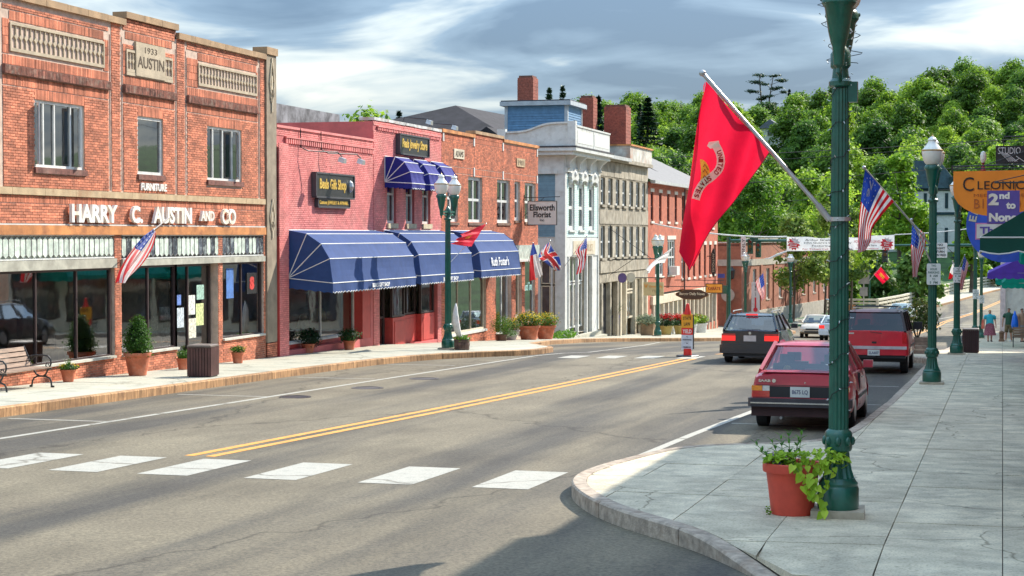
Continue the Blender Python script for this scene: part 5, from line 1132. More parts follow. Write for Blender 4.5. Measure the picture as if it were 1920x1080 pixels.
# ---------------------------------------------------------------- street lamps (built once, then copied)
def lamp_proto():
    r = empty('street_lamp', (0, 0, 0), label='x', cat='street lamp', group='green twin-globe street lamps')
    mb = MB(); mb.box(-.26, .26, -.26, .26, -.02, .055); mb.build('footing', M['concrete_p'], r, absol=False)
    mb = MB(); g = M['green']
    mb.lathe([(.20, .055), (.205, .09), (.205, .25), (.19, .275), (.195, .30), (.17, .33), (.165, .35)], n=32)
    mb.build('base', g, r, smooth='auto', absol=False)
    mb = MB(); mb.lathe([(.162, .34, .10), (.135, .42, .12), (.118, .50, .12), (.110, .58, .12), (.108, .60, 0)], n=96, flutes=16)
    mb.lathe([(.108, .595), (.13, .61), (.138, .64), (.132, .70), (.138, .76), (.125, .79), (.10, .81)], n=32)
    for k in range(8): a = math.pi / 4 * k; mb.ball((.135 * math.cos(a), .135 * math.sin(a), .70), .03, .03, .045, 8, 6)
    mb.build('pedestal', g, r, smooth='auto', absol=False)
    mb = MB(); mb.lathe([(.099, .80, .11), (.097, 1.5, .11), (.092, 2.8, .11), (.084, 4.05, .11)], n=96, flutes=16)
    mb.build('shaft', g, r, smooth='auto', absol=False)
    mb = MB(); mb.lathe([(.085, 4.04), (.115, 4.06), (.115, 4.10), (.085, 4.13), (.075, 4.22), (.10, 4.25), (.10, 4.36), (.06, 4.42), (.03, 4.48), (.0, 4.50)], n=24, cap=False)
    mb.box(-.035, .035, -.66, .66, 4.28, 4.34); mb.box(-.02, .02, -.6, .6, 4.20, 4.235)
    for s in (-1, 1): mb.tube([(0, s * .12, 4.1), (0, s * .25, 4.18), (0, s * .45, 4.24), (0, s * .6, 4.29)], .018, 6)
    mb.build('cross_arm', g, r, smooth='auto', absol=False)
    for s in (-1, 1):
        mb = MB(); c = (0, s * .66, 0)
        mb.lathe([(.0, 4.10), (.025, 4.13), (.02, 4.17), (.05, 4.20), (.06, 4.36), (.075, 4.40), (.10, 4.5), (.135, 4.72), (.165, 4.76), (.165, 4.80), (.145, 4.84), (.12, 4.86)], c, 24, cap=False)
        for k in range(6): a = math.pi / 3 * k; mb.ball((c[0] + .165 * math.cos(a), c[1] + .165 * math.sin(a), 4.80), .016, .016, .022, 6, 4)
        h = mb.build('lamp_cup', g, r, smooth='auto', absol=False)
        mb = MB(); mb.lathe([(.12, 4.85), (.165, 4.90), (.205, 5.0), (.222, 5.10), (.225, 5.15), (.215, 5.17), (.165, 5.24), (.115, 5.30), (.09, 5.35), (.085, 5.37), (.10, 5.39), (.085, 5.42), (.04, 5.455), (.018, 5.47)], c, 28)
        gl = mb.build('globe', M['lampwhite'], h, smooth='auto', absol=False)
        MB().lathe([(.226, 5.145), (.232, 5.15), (.232, 5.175), (.222, 5.18)], c, 28, cap=False).lathe([(.018, 5.46), (.022, 5.48), (.006, 5.50), (.004, 5.55)], c, 8).build('brass_band', M['brass'], h, absol=False)
    return r
LG = 'green twin-globe street lamps along the street'
L0 = lamp_proto()
def put_lamp(o, loc, label, rz=0): return relabel(o, label, loc, rz, LG)
lamps = [((-1.565, 17.75, None), 'nearest street lamp, thick fluted green post behind the red planter', .06),
         ((-1.50, 40.2, None), 'second street lamp on the right pavement, with parking sign and flag', 0),
         ((-1.34, 55.6, None), 'third street lamp on the right, beside the dark litter bin', 0),
         ((-1.28, 88.9, None), 'fourth street lamp on the right, its post just left of the woman in turquoise', 0),
         ((-1.21, 108.6, None), 'farthest street lamp on the right pavement, beyond the woman', 0),
         ((-16.75, 52.6, None), 'street lamp with two white globes in front of the blue awnings', 0),
         ((-17.85, 93.2, None), 'street lamp with a white flag in front of the granite building', 0),
         ((-17.9, 127.0, None), 'street lamp near the traffic light mast on the far corner', 0),
         ((-16.1, 139.5, None), 'street lamp between two young street trees by the low brick building', 0),
         ((-11.8, 165.0, None), 'street lamp by the bridge rail, partly hidden by the banner', 1.2)]
for i, ((x, y, _), lb, rz) in enumerate(lamps):
    o = L0 if i == 0 else copy_tree(L0)
    put_lamp(o, (x, y, prof(y) + (.02 if i == 0 else 0)), lb, rz)
L0.scale = (1, 1, 1.05)
# christmas light string wound round the nearest lamp
zb = prof(17.75); c = (-1.565, 17.75)
r = empty('light_string', (c[0], c[1], zb + .9), label='dark string of small clear bulbs wound round the nearest lamp post', cat='light string')
pts = []; 
for i in range(520):
    t = i / 519; a = t * 2 * math.pi * 10.5 + .12 * math.sin(i * .9); z = zb + 1.0 + 3.5 * t + .02 * math.sin(i * .37); rr = .106 - .012 * t; pts.append((c[0] + rr * math.cos(a), c[1] + rr * math.sin(a), z))
MB().tube(pts, .0045, 4).build('wire', M['wire'], r)
bm_ = MB(); random.seed(3)
for i in range(6, 520, 11):
    p = Vector(pts[i]); d = Vector((p.x - c[0], p.y - c[1], 0)).normalized(); bm_.tube([p, p + d * .012 + Vector((0, 0, random.uniform(-.012, .012))), p + d * .035 + Vector((random.uniform(-.01, .01), 0, random.uniform(-.02, .02)))], [.006, .006, .002], 4)
for i in range(60):
    t = i / 59; z = zb + 4.4 + .8 * t; a = random.uniform(0, 6.28); rr = random.uniform(.06, .17); p = Vector((c[0] + rr * math.cos(a), c[1] + random.choice((-.6, .6, 0)) * min(1, t * 1.6) + rr * math.sin(a), z)); bm_.tube([p, p + Vector((random.uniform(-.03, .03), random.uniform(-.03, .03), random.uniform(-.04, .04)))], [.007, .003], 4)
bm_.build('bulb', mat('clear_bulb', (.6, .62, .6), .1, .1, 9, spec=1, coat=1), r)
MB().tube([(c[0] + .17 * math.cos(i * .5) + .01 * math.sin(i * 2.1), c[1] + .5 * math.sin(i * .11), zb + 4.5 + .012 * i) for i in range(60)], .004, 4).build('wire', M['wire'], r)
mb = MB(); mb.box(c[0] + .08, c[0] + .17, c[1] - .05, c[1] + .05, zb + 4.12, zb + 4.32); tag(mb.build('socket_box', M['green']), 'green weatherproof socket box on the upper right side of the nearest lamp post', 'box')
# parking signs on the posts
pw = mat('white_sign_plate', (.72, .72, .68), .5, .04); gt = mat('dark_green_print', (.04, .12, .08), .6)
def parking_sign(x, y, z, label, lines=True):
    r = empty('parking_sign', (x, y, z), label=label, cat='sign', group='two hour parking signs on the lamp posts')
    w, h = .15, .235; n = 5; pl = []
    for cx_, cz_, a0 in ((w - .03, h - .03, 0), (-w + .03, h - .03, 90), (-w + .03, -h + .03, 180), (w - .03, -h + .03, 270)):
        for k in range(n): a = math.radians(a0 + 90 * k / (n - 1)); pl.append((x + cx_ + .03 * math.cos(a), z + cz_ + .03 * math.sin(a)))
    MB().prism(pl, y - .012, y, 'y').build('plate', pw, r); MB().tube([(x, y, z + .05), (x, y + .1, z + .05)], .01, 5).tube([(x, y, z - .1), (x, y + .1, z - .1)], .01, 5).build('bolt', M['steel'], r)
    if lines:
        for i, (t, w_) in enumerate((('TWO', .10), ('HOUR', .15), ('PARKING', .24), ('8  AM', .17), ('TO', .07), ('5  PM', .17))): text(t, gt, r, (x, y - .0125, z + .185 - i * .074), w_, .05, face='-Y', ext=.002, bold=.02)
for i, lb in ((1, 'white TWO HOUR PARKING sign on the second lamp post'), (2, 'white parking sign on the lamp post beside the litter bin'), (3, 'small white parking sign on the fourth lamp post'), (4, 'small white parking sign on the farthest right lamp post')):
    (x, y, _), *_r = lamps[i]; parking_sign(x + .03, y - .13, prof(y) + 2.45 - (.1 if i > 2 else 0), lb)

# ---------------------------------------------------------------- flags
CR, CW, CB, CG = cloth('red_flag_cloth', (.58, .012, .02), .45, .35), cloth('white_flag_cloth', (.74, .72, .70), .6, .4), cloth('blue_flag_cloth', (.02, .06, .34), .6, .35), cloth('gold_flag_cloth', (.80, .48, .04), .6, .3)
SC_R, SC_W, SC_B = cloth('scarlet_flag_cloth', (.74, .010, .045), .42, .5), CW, CB
def rows_fn(rows, nrm, amp=.03, freq=2.2, ph=0, gather=1.0):
    R2 = [(Vector(a), Vector(b_)) for a, b_ in rows]; nrm = Vector(nrm)
    def fn(u, v):
        k = v * (len(R2) - 1); i = min(int(k), len(R2) - 2); t = k - i; 
        def cat(j, s): return R2[max(0, min(len(R2) - 1, j))][s]
        def cr(s):
            p0, p1, p2, p3 = cat(i - 1, s), cat(i, s), cat(i + 1, s), cat(i + 2, s)
            return .5 * ((2 * p1) + (p2 - p0) * t + (2 * p0 - 5 * p1 + 4 * p2 - p3) * t * t + (3 * p1 - p0 - 3 * p2 + p3) * t ** 3)
        a, b_ = cr(0), cr(1); p = a + (b_ - a) * u
        return p + nrm * (amp * (.15 + v * gather) * (math.sin(6.283 * freq * (u + .25 * v) + ph) + .4 * math.sin(6.283 * freq * 2.3 * u + v * 3 + ph)))
    return fn
def us_mat(u, v):
    if u < .54 and v < .4: return 2
    return 0 if int(u * 13) % 2 == 0 else 1
def flag(label, rows, pole, nrm, matfn=us_mat, mats=None, amp=.03, freq=2.2, ph=0, nu=26, nv=30, pr=.012, ball=True, group=None, cloth_name='cloth', gather=1.0, root=None):
    r = empty('flag', pole[0], label=label, cat='flag', group=group)
    fn = rows_fn(rows, nrm, amp, freq, ph, gather)
    mb = MB(); mb.grid(fn, nu, nv, matfn); mb.build(cloth_name, mats or [CR, CW, CB], r, smooth=True)
    mb = MB(); mb.tube(pole, pr, 8); mb.build('pole', M['steel'], r)
    if ball: MB().ball(pole[-1], pr * 2, None, None, 8, 6).build('finial', M['steel'], r)
    return r, fn
# big red flag on the nearest lamp: plane Y = 17
FY = 17.55
HP0, HP1 = Vector((-1.678, 17.7, 2.585)), Vector((-2.913, 17.55, 4.018))
rows = [((-2.88, 17.55, 3.937), (-2.238, 17.55, 3.215)), ((-2.954, 17.55, 3.566), (-2.369, 17.55, 3.026)), ((-3.012, 17.55, 3.15), (-2.581, 17.55, 2.762)), ((-3.071, 17.55, 2.695), (-2.821, 17.55, 2.453)), ((-3.124, 17.55, 2.228), (-3.036, 17.55, 2.04))]
def big_depth(x, z): p = x * .94 - z * .33; q = max(0, 4.2 - z) * .4; return (.03 + .085 * q) * math.sin(p * 11 + 1) + (.008 + .026 * q) * math.sin(p * 25 + z * 1.5)
bigf = empty('flag', HP0, label='large scarlet flag with a mirrored UNITED STATES scroll hanging from the nearest lamp', cat='flag')
fn0 = rows_fn(rows, (0, 1, 0), 0)
def fnb(u, v): p = fn0(u, v); return (p.x, FY + big_depth(p.x, p.z), p.z)
MB().grid(fnb, 50, 70).build('cloth', SC_R, bigf, smooth=True)
hem = MB(); hem.tube([Vector(fnb(1, i / 40)) + Vector((0, -.004, 0)) for i in range(41)], .004, 4); hem.build('hem', mat('dark_red_hem', (.35, .02, .03), .7), bigf)
# fold hanging behind the left edge
fold = MB(); R3 = [((-2.888, 17.6, 3.942), (-2.918, 17.65, 3.904)), ((-2.963, 17.6, 3.569), (-2.936, 17.67, 3.503)), ((-3.021, 17.6, 3.152), (-2.902, 17.67, 2.992)), ((-3.09, 17.6, 2.615), (-2.9, 17.67, 2.4)), ((-3.127, 17.6, 2.195), (-3.015, 17.65, 2.076))]
f3 = rows_fn(R3, (0, 1, 0), .02, 1.5); fold.grid(f3, 8, 30).build('rear_fold', SC_R, bigf, smooth=True)
MB().tube([HP0, HP1], .021, 12).build('pole', M['steel'], bigf); MB().ball(HP1, .035).build('finial', M['steel'], bigf)
mb = MB(); mb.tube([HP0 + Vector((.02, .0, -.04)), HP0 + (HP1 - HP0) * .08], .032, 10); mb.lathe([(.108, -.02), (.112, -.02), (.112, .02), (.108, .02)], (c[0], c[1], HP0.z - .03), 24, cap=False); mb.tube([HP0 + Vector((.02, 0, -.04)), (c[0], c[1] - .1, HP0.z - .03)], .02, 8); mb.build('bracket', M['steel'], bigf)
def on_flag(p2): return (p2[0], FY + big_depth(p2[0], p2[1]) - .008, p2[1])
def bez(P, t):
    k = t * (len(P) - 1); i = min(int(k), len(P) - 2); t = k - i; g = lambda j: Vector(P[max(0, min(len(P) - 1, j))])
    p0, p1, p2, p3 = g(i - 1), g(i), g(i + 1), g(i + 2)
    return .5 * ((2 * p1) + (p2 - p0) * t + (2 * p0 - 5 * p1 + 4 * p2 - p3) * t * t + (3 * p1 - p0 - 3 * p2 + p3) * t ** 3)
SP = [(-2.781, 17.55, 3.307), (-2.738, 17.55, 3.237), (-2.716, 17.55, 3.146), (-2.737, 17.55, 3.051), (-2.807, 17.55, 2.977), (-2.882, 17.55, 2.919), (-2.936, 17.55, 2.839), (-2.963, 17.55, 2.753)]
SP = [(p[0], p[2]) for p in SP]
band = MB(); n = 60; vs = []
for i in range(n + 1):
    p = bez(SP, i / n); q = bez(SP, min(1, i / n + .01)) - bez(SP, max(0, i / n - .01)); q.normalize(); nn = Vector((q.y, -q.x)); w_ = .040 if i > 3 else .030
    for s_ in (-1, -.33, .33, 1): vs.append(on_flag(p + nn * w_ * s_))
fs = [(4 * i + k, 4 * i + k + 1, 4 * i + 5 + k, 4 * i + 4 + k) for i in range(n) for k in range(3)]
band.add(vs, fs); band.add([on_flag((x, z)) for x, z in [(SP[0][0] - .055, SP[0][1] + .02), (SP[0][0] + .045, SP[0][1] + .03), (SP[0][0] + .055, SP[0][1] - .03), (SP[0][0] - .04, SP[0][1] - .05), (SP[0][0] - .075, SP[0][1] - .02)]], [(0, 1, 2, 3, 4)])
band.build('scroll', cloth('cream_scroll_cloth', (.82, .74, .55), .6, .35), bigf)
TL = MB(); s_ = 'UNITED STATES'
for i, ch in enumerate(s_):
    if ch == ' ': continue
    t = .17 + .76 * i / (len(s_) - 1); p = bez(SP, t); q = (bez(SP, t + .01) - bez(SP, t - .01)).normalized(); co, f = text_mesh(ch, .036, .048, .001, .03); nn = Vector((-q.y, q.x))
    n0 = len(TL.v)
    for c_ in co: xy = p + q * c_[0] + (-nn) * c_[1] * -1; o3 = on_flag(xy); TL.v.append((o3[0], o3[1] - .003, o3[2]))
    TL.f += [[n0 + k for k in ff] for ff in f]; TL.mi += [0] * len(f)
TL.build('lettering', mat('red_print', (.45, .02, .02), .7), bigf)
em = MB(); cx_, cz_ = Vector((-2.909, 17.55, 3.015))[0], Vector((-2.909, 17.55, 3.015))[2]; vs = [on_flag((cx_, cz_))]
for i in range(21): a = -math.pi / 2 + math.pi * i / 20; vs.append(on_flag((cx_ - .02 + .105 * math.cos(a), cz_ - .01 + .15 * math.sin(a))))
em.add(vs, [(0, i, i + 1) for i in range(1, 21)]).build('emblem', CG, bigf)
mk_ = MB(); [mk_.tube([Vector(on_flag((cx_ + .02 + .05 * t, cz_ + z + .03 * math.sin(t * 5)))) + Vector((0, -.003, 0)) for t in (0, .3, .6, 1)], .004, 4) for z in (.06, .01, -.05)]; mk_.build('emblem_line', mat('brown_print', (.30, .12, .02), .7), bigf)
# US flags and others
FGp = 'flags on short poles along the street'
f76rows = [((-2.751, 37, 3.742), (-2.2, 37.6, 3.091)), ((-2.803, 37, 3.369), (-2.415, 37.4, 2.822)), ((-2.854, 37, 2.896), (-2.613, 37.3, 2.533)), ((-2.884, 37, 2.4), (-2.655, 37.3, 2.267)), ((-2.892, 37, 2.025), (-2.756, 37.2, 2.068))]
r76, fn76 = flag('large striped flag with a mirrored 76 and stars right of the nearest lamp', f76rows, [(-1.506, 38.6, 2.207), (-2.773, 37, 3.786)], (0, 1, 0), amp=.05, freq=1.7, nu=39, nv=30, pr=.02, group=FGp)
nm = MB()
def onf(u, v): p = fn76(u, v); return p + Vector((0, -.012, 0))
for txt, u0, v0, w_, h_ in (('76', .27, .17, .22, .13),):
    co, f = text_mesh(txt, w_, h_, .001, .03); n0 = len(nm.v); [nm.v.append(tuple(onf(u0 + c_[1] * 1.0, v0 + c_[0] * 1.0))) for c_ in co]; nm.f += [[n0 + k for k in ff] for ff in f]; nm.mi += [0] * len(f)
nm.build('numerals', CW, r76)
st = MB()
for k in range(13):
    a = math.pi * 2 * k / 13; u0, v0 = .27 + .21 * math.cos(a), .19 + .15 * math.sin(a)
    st.add([tuple(onf(u0 + .016 * math.cos(j * 2.513), v0 + .014 * math.sin(j * 2.513))) for j in range(5)], [(0, 1, 2, 3, 4)])
st.build('star', CW, r76)
def stars(r, fn, nrm=(0, -.01, 0), n=(5, 6), s=.022):
    st = MB()
    for i in range(n[0]):
        for j in range(n[1]):
            u0, v0 = .05 + .45 * i / (n[0] - 1), .03 + .34 * j / (n[1] - 1); st.add([tuple(Vector(fn(u0 + s * math.cos(k * 2.513), v0 + s * math.sin(k * 2.513))) + Vector(nrm)) for k in range(5)], [(0, 1, 2, 3, 4)])
    st.build('star', CW, r)
r, f = flag('striped flag with stars on the second right lamp post, right of the 76 flag', [((-1.944, 40, 2.684), (-1.65, 40.2, 2.388)), ((-1.953, 40, 2.4), (-1.66, 40.2, 2.139)), ((-1.963, 40, 2.045), (-1.739, 40.2, 1.901)), ((-1.937, 40, 1.714), (-1.807, 40.2, 1.652)), ((-1.924, 40, 1.454), (-1.829, 40.2, 1.461))], [(-1.5, 40.15, 1.72), (-1.956, 40, 2.731)], (0, 1, 0), amp=.045, pr=.018, group=FGp); stars(r, f)
r, f = flag('striped flag with stars blowing over the door of the furniture store', [((-18.7, 36.598, 2.534), (-18.7, 36.676, 2.449)), ((-18.7, 36, 2.34), (-18.7, 36.488, 2.132)), ((-18.7, 35.342, 1.998), (-18.7, 36.043, 1.774)), ((-18.7, 34.994, 1.637), (-18.7, 35.459, 1.486)), ((-18.7, 34.868, 1.347), (-18.7, 35.111, 1.329))], [(-19.8, 39.693, 2.875), (-18.7, 36.572, 2.51)], (1, 0, 0), amp=.05, group=FGp, pr=.016); stars(r, f, (.012, 0, 0))
r, f = flag('red pennant-like flag with gold mark on the twin-globe lamp before the awnings', [((-16.4, 55.622, 2.751), (-16.4, 53.99, 2.024)), ((-16.4, 54.465, 2.641), (-16.4, 53.064, 2.047)), ((-16.4, 53.179, 2.434), (-16.4, 52.002, 2.119))], [(-16.75, 52.6, 1.45), (-16.4, 55.684, 2.769)], (1, 0, 0), matfn=lambda u, v: 1 if (.42 < u < .62 and .45 < v < .62 and int(u * 40 + v * 31) % 3) else 0, mats=[SC_R, CG], amp=.06, group=FGp)
r, f = flag('blue, white and red flag hanging right of the long blue awnings', [((-18.8, 70.824, 2.045), (-18.8, 70.565, 2.002)), ((-18.8, 71.259, 1.597), (-18.8, 70.138, 1.52)), ((-18.8, 71.789, 1.096), (-18.8, 70.139, 0.97)), ((-18.8, 72.326, 0.68), (-18.8, 70.31, 0.482))], [(-19.8, 73.602, 1.13), (-18.8, 70.651, 2.068)], (1, 0, 0), matfn=lambda u, v: 2 if v < .32 else (1 if u < .55 else 0), amp=.05, group=FGp)
def uk(u, v):
    if abs(u - .5) < .10 or abs(v - .5) < .07: return 0
    if abs(u - .5) < .17 or abs(v - .5) < .11: return 1
    d = min(abs(u - v), abs(u - (1 - v)))
    return 0 if d < .035 else (1 if d < .10 else 2)
r, f = flag('red, white and blue crossed flag between the brick block and the white house', [((-18.8, 73.418, 2.079), (-18.8, 72.685, 1.945)), ((-18.8, 73.978, 1.753), (-18.8, 71.435, 1.483)), ((-18.8, 75.025, 1.37), (-18.8, 72.687, 1.218)), ((-18.8, 75.511, 0.892), (-18.8, 74.834, 0.811))], [(-19.8, 79.941, 0.779), (-18.8, 73.603, 2.124)], (1, 0, 0), matfn=uk, amp=.06, nu=30, nv=40, group=FGp)
r, f = flag('striped flag with stars on a slanting pole before the white house', [((-18.3, 78.333, 2.278), (-18.3, 77.279, 1.919)), ((-18.3, 78.228, 1.865), (-18.3, 76.048, 1.666)), ((-18.3, 78.018, 1.382), (-18.3, 76.868, 1.204)), ((-18.3, 77.914, 0.947), (-18.3, 76.562, 0.613))], [(-19.6, 79.133, 0.845), (-18.3, 78.332, 2.327)], (1, 0, 0), amp=.06, group=FGp); stars(r, f, (.02, 0, 0))
r, f = flag('white flag streaming from the lamp in front of the granite building', [((-17.3, 94.403, 1.676), (-17.3, 92.224, 0.899)), ((-17.3, 91.609, 1.359), (-17.3, 90.128, 0.904)), ((-17.3, 89.255, 1.028), (-17.3, 88.264, 0.607)), ((-17.3, 87.565, 0.648), (-17.3, 87.568, 0.405))], [(-17.85, 93.2, .55), (-17.3, 94.563, 1.704)], (1, 0, 0), matfn=lambda u, v: 0, mats=[CW], amp=.07, group=FGp)
r, f = flag('striped flag with stars on the lamp by the traffic light mast', [((-16.549, 126.5, -0.355), (-17.082, 126.5, -0.971)), ((-16.47, 126.5, -1.082), (-16.927, 126.5, -1.622)), ((-16.391, 126.5, -1.694), (-16.733, 126.5, -2.042)), ((-16.427, 126.5, -2.192), (-16.656, 126.5, -2.348))], [(-17.9, 127, -1.3), (-16.511, 126.5, -0.278)], (0, 1, 0), amp=.06, group=FGp); stars(r, f, (0, -.03, 0))
r, f = flag('small red flag with a gold mark in front of the bridge rail', [((-10.488, 160, -0.452), (-11.091, 160, -1.122)), ((-10.065, 160, -0.973), (-10.667, 160, -1.595)), ((-9.689, 160, -1.446), (-10.291, 160, -2.021))], [(-11.508, 160, -1.744), (-10.441, 160, -0.405)], (0, 1, 0), matfn=lambda u, v: 1 if (.35 < u < .65 and .3 < v < .7 and int(u * 30 + v * 21) % 3) else 0, mats=[SC_R, CG], amp=.08, group=FGp, pr=.03)
r, f = flag('striped flag with stars on the third right lamp post', [((-1.121, 55, 1.771), (-0.994, 55, 1.529)), ((-1.181, 55, 1.431), (-1.039, 55, 1.271)), ((-1.225, 55, 1.076), (-1.115, 55, 0.979)), ((-1.239, 55, 0.736), (-1.16, 55, 0.72))], [(-1.34, 55.5, 1.25), (-1.106, 55, 1.787)], (0, 1, 0), amp=.04, group=FGp); stars(r, f)
r, f = flag('white and red flag drooping left of the third right lamp post', [((-1.527, 58, 1.497), (-1.361, 58, 1.344)), ((-1.609, 58, 1.274), (-1.475, 58, 1.139)), ((-1.673, 58, 0.967), (-1.573, 58, 0.984))], [(-1.34, 57.8, .9), (-1.544, 58, 1.548)], (0, 1, 0), matfn=lambda u, v: 1 if v > .62 else 0, mats=[CW, CR], amp=.03, group=FGp)

# ---------------------------------------------------------------- traffic lights, banner, wires
def mast(label, px, py, x1, zarm, zt):
    r = empty('traffic_light_mast', (px, py, prof(py)), label=label, cat='traffic light', group='traffic light masts at the crossing')
    mb = MB(); mb.lathe([(.3, 0), (.3, .25), (.2, .4), (.17, .6), (.14, zt)], (px, py, prof(py)), 20); mb.build('mast', M['green'], r, smooth='auto'); MB().tube([(px, py, zarm), ((px + x1) / 2, py, zarm + .02), (x1, py, zarm)], [.12, .095, .06], 12).build('arm', M['green'], r, smooth='auto'); return r
def signal(par, x, y, z, lit=None, lamps_=3, m=None):
    b = box('signal_head', m or M['green'], par, x - .19, x + .19, y - .12, y + .12, z - .55, z + .55)
    for k in range(lamps_):
        zz = z + .35 - .35 * k; MB().tube([(x, y - .14, zz), (x, y - .32, zz - .01)], .14, 14, cap=False).build('visor', m or M['green'], b)
        MB().lathe([(.12, 0)], (0, 0, 0)) if 0 else None
        MB().tube([(x, y - .121, zz), (x, y - .13, zz)], .12, 14).build('lens', mat({0: 'red_lens', 1: 'amber_lens', 2: 'green_lens'}[k], ((.30, .02, .02), (.25, .14, .02), (.02, .12, .07))[k], .2, .05), b)
t1 = mast('green traffic light mast with a long arm on the far left corner', -19.27, 128, -9.6, 1.95, 6.6)
signal(t1, -17.65, 127.7, 1.55); signal(t1, -17.1, 127.95, 1.3)
box('signal_bracket', M['green'], t1, -17.7, -17.1, 127.8, 127.9, 1.9, 2.3)
s = box('sign_plate', pw, t1, -18.35, -18.0, 127.8, 127.84, .75, 2.25); text('ONLY', bk, s, (-18.17, 127.795, 1.5), 1.2, .2, face='-Y', roll=math.pi / 2)
t2 = mast('green traffic light mast whose arm reaches in from the right', 1.0, 127, -8.3, 1.65, 6.2); signal(t2, -8.0, 126.8, 1.0, m=mat('dark_signal_box', (.05, .055, .055), .6))
s = empty('turn_sign', (-4.05, 122, 1.0), label='white NO RIGHT TURN ON RED sign hanging from the signal arm', cat='sign'); box('plate', pw, s, -4.5, -3.6, 121.96, 122.0, .85, 1.85); [text(t, bk, s, (-4.05, 121.95, 1.72 - k * .23), w_, .15, face='-Y', bold=.02) for k, (t, w_) in enumerate((('NO', .35), ('RIGHT', .62), ('TURN', .55), ('ON RED', .75)))]; MB().tube([(-4.05, 122, 1.85), (-4.05, 126.9, 1.7)], .03, 6).build('bracket', M['green'], s)
sb = empty('street_name_sign', (-19.3, 127.6, -1.2), label='small green boxes and blue sign strapped to the left traffic mast', cat='sign'); box('control_box', M['green'], sb, -19.75, -19.3, 127.5, 127.8, -1.9, -1.3); box('plate', mat('blue_sign', (.04, .08, .35), .5), sb, -20.6, -19.5, 127.6, 127.65, -.75, -.45)
# banner
BY = 105.0
bn = empty('banner', (-9.2, BY, 1.4), label='white banner with red starbursts strung across the street', cat='banner')
def bfn(u, v): x = -12.35 + 6.25 * u; return (x, BY + .05 * math.sin(u * 14) + .04 * math.sin(v * 3 + u * 22), 1.42 + .12 * u + (1 - v) * 0 + v * (.86 - .10 * math.sin(math.pi * u) * (1 + .5 * math.cos(u * 19))))
MB().grid(bfn, 60, 10).build('sheet', cloth('banner_cloth', (.72, .74, .74), .8, .3), bn, smooth=True)
def on_b(x, z): u = (x + 12.35) / 6.25; return (x, BY + .05 * math.sin(u * 14) + .04 * math.sin(u * 22) - .05, z)
rp = mat('red_banner_print', (.62, .03, .04), .7)
for cx_, lines_ in ((-11.93, ('The', 'Blue Nose', 'Dinner', 'Theatre')), (-6.53, ('A', 'Must', 'For', 'Locals'))):
    vs = [on_b(cx_, 1.87)]; n = 24
    for i in range(n): a = 2 * math.pi * i / n; rr = (.42 if i % 2 else .30) * (1 if i % 4 else .98); vs.append(on_b(cx_ + rr * math.cos(a) * .95, 1.87 + rr * math.sin(a)))
    MB().add(vs, [(0, 1 + i, 1 + (i + 1) % n) for i in range(n)]).build('starburst', rp, bn)
    for k, t in enumerate(lines_): text(t, M['letter'], bn, (cx_, BY - .12, 2.05 - k * .13), .12 + .05 * len(t) if len(t) > 1 else .08, .09, face='-Y', bold=.02)
for t, x, z, w_, h_, m_ in (("Arthur Grant's 'Pirates'", -9.95, 2.09, 2.6, .12, bk), ("John Guare's wild comedy", -9.95, 1.91, 2.8, .14, bk), ('Featuring Herb', -9.95, 1.73, 1.8, .12, bk), ('For Tickets Call 207-555-0100', -9.95, 1.55, 2.9, .09, rp), ('HOUSE OF BLUE LEAVES', -7.65, 2.0, 1.5, .16, rp), ('Presented here', -7.65, 1.78, 1.1, .11, bk), ('For reservations', -7.65, 1.6, 1.3, .08, rp)):
    text(t, m_, bn, (x, BY - .12, z), w_, h_, face='-Y', bold=.01)
def rope(pts, r, sag, n=24):
    out = []
    for (a, b_) in zip(pts[:-1], pts[1:]):
        a, b_ = Vector(a), Vector(b_)
        for i in range(n + 1): t = i / n; p = a + (b_ - a) * t; p.z -= sag * 4 * t * (1 - t); out.append(p)
    return MB().tube(out, r, 5)
rope([(-19.7, 101.5, 3.05), (-12.35, BY, 2.28)], .045, .25).build('rope', M['rope'], bn); rope([(-6.1, BY, 2.40), (-.2, 106, 3.0)], .03, .1).build('rope', M['rope'], bn)
MB().tube([(-12.35, BY, 1.42), (-12.9, BY - .2, 1.2), (-13.3, BY - .3, 1.0), (-13.6, BY - .35, .98)], [.05, .07, .05, .02], 5).build('rope_end', M['rope'], bn)
bz = mat('utility_wire', (.03, .03, .03), .7)
for k, (a, b_, sg) in enumerate((((-60, 180, 4.5), (30, 150, 9.5), 1.2), ((-50, 150, 6.2), (20, 120, 9.0), 1.0), ((-40, 118, 7.5), (30, 128, 11.5), 1.0), ((-62, 185, 9.0), (40, 150, 13.5), 1.2))):
    tag(rope([a, b_], .022, sg, 40).build('utility_wire', bz), ('second lowest', 'lowest', 'third lowest', 'highest')[k] + ' of the thin dark wires crossing before the wooded hill', 'wire', group='overhead wires before the hill')

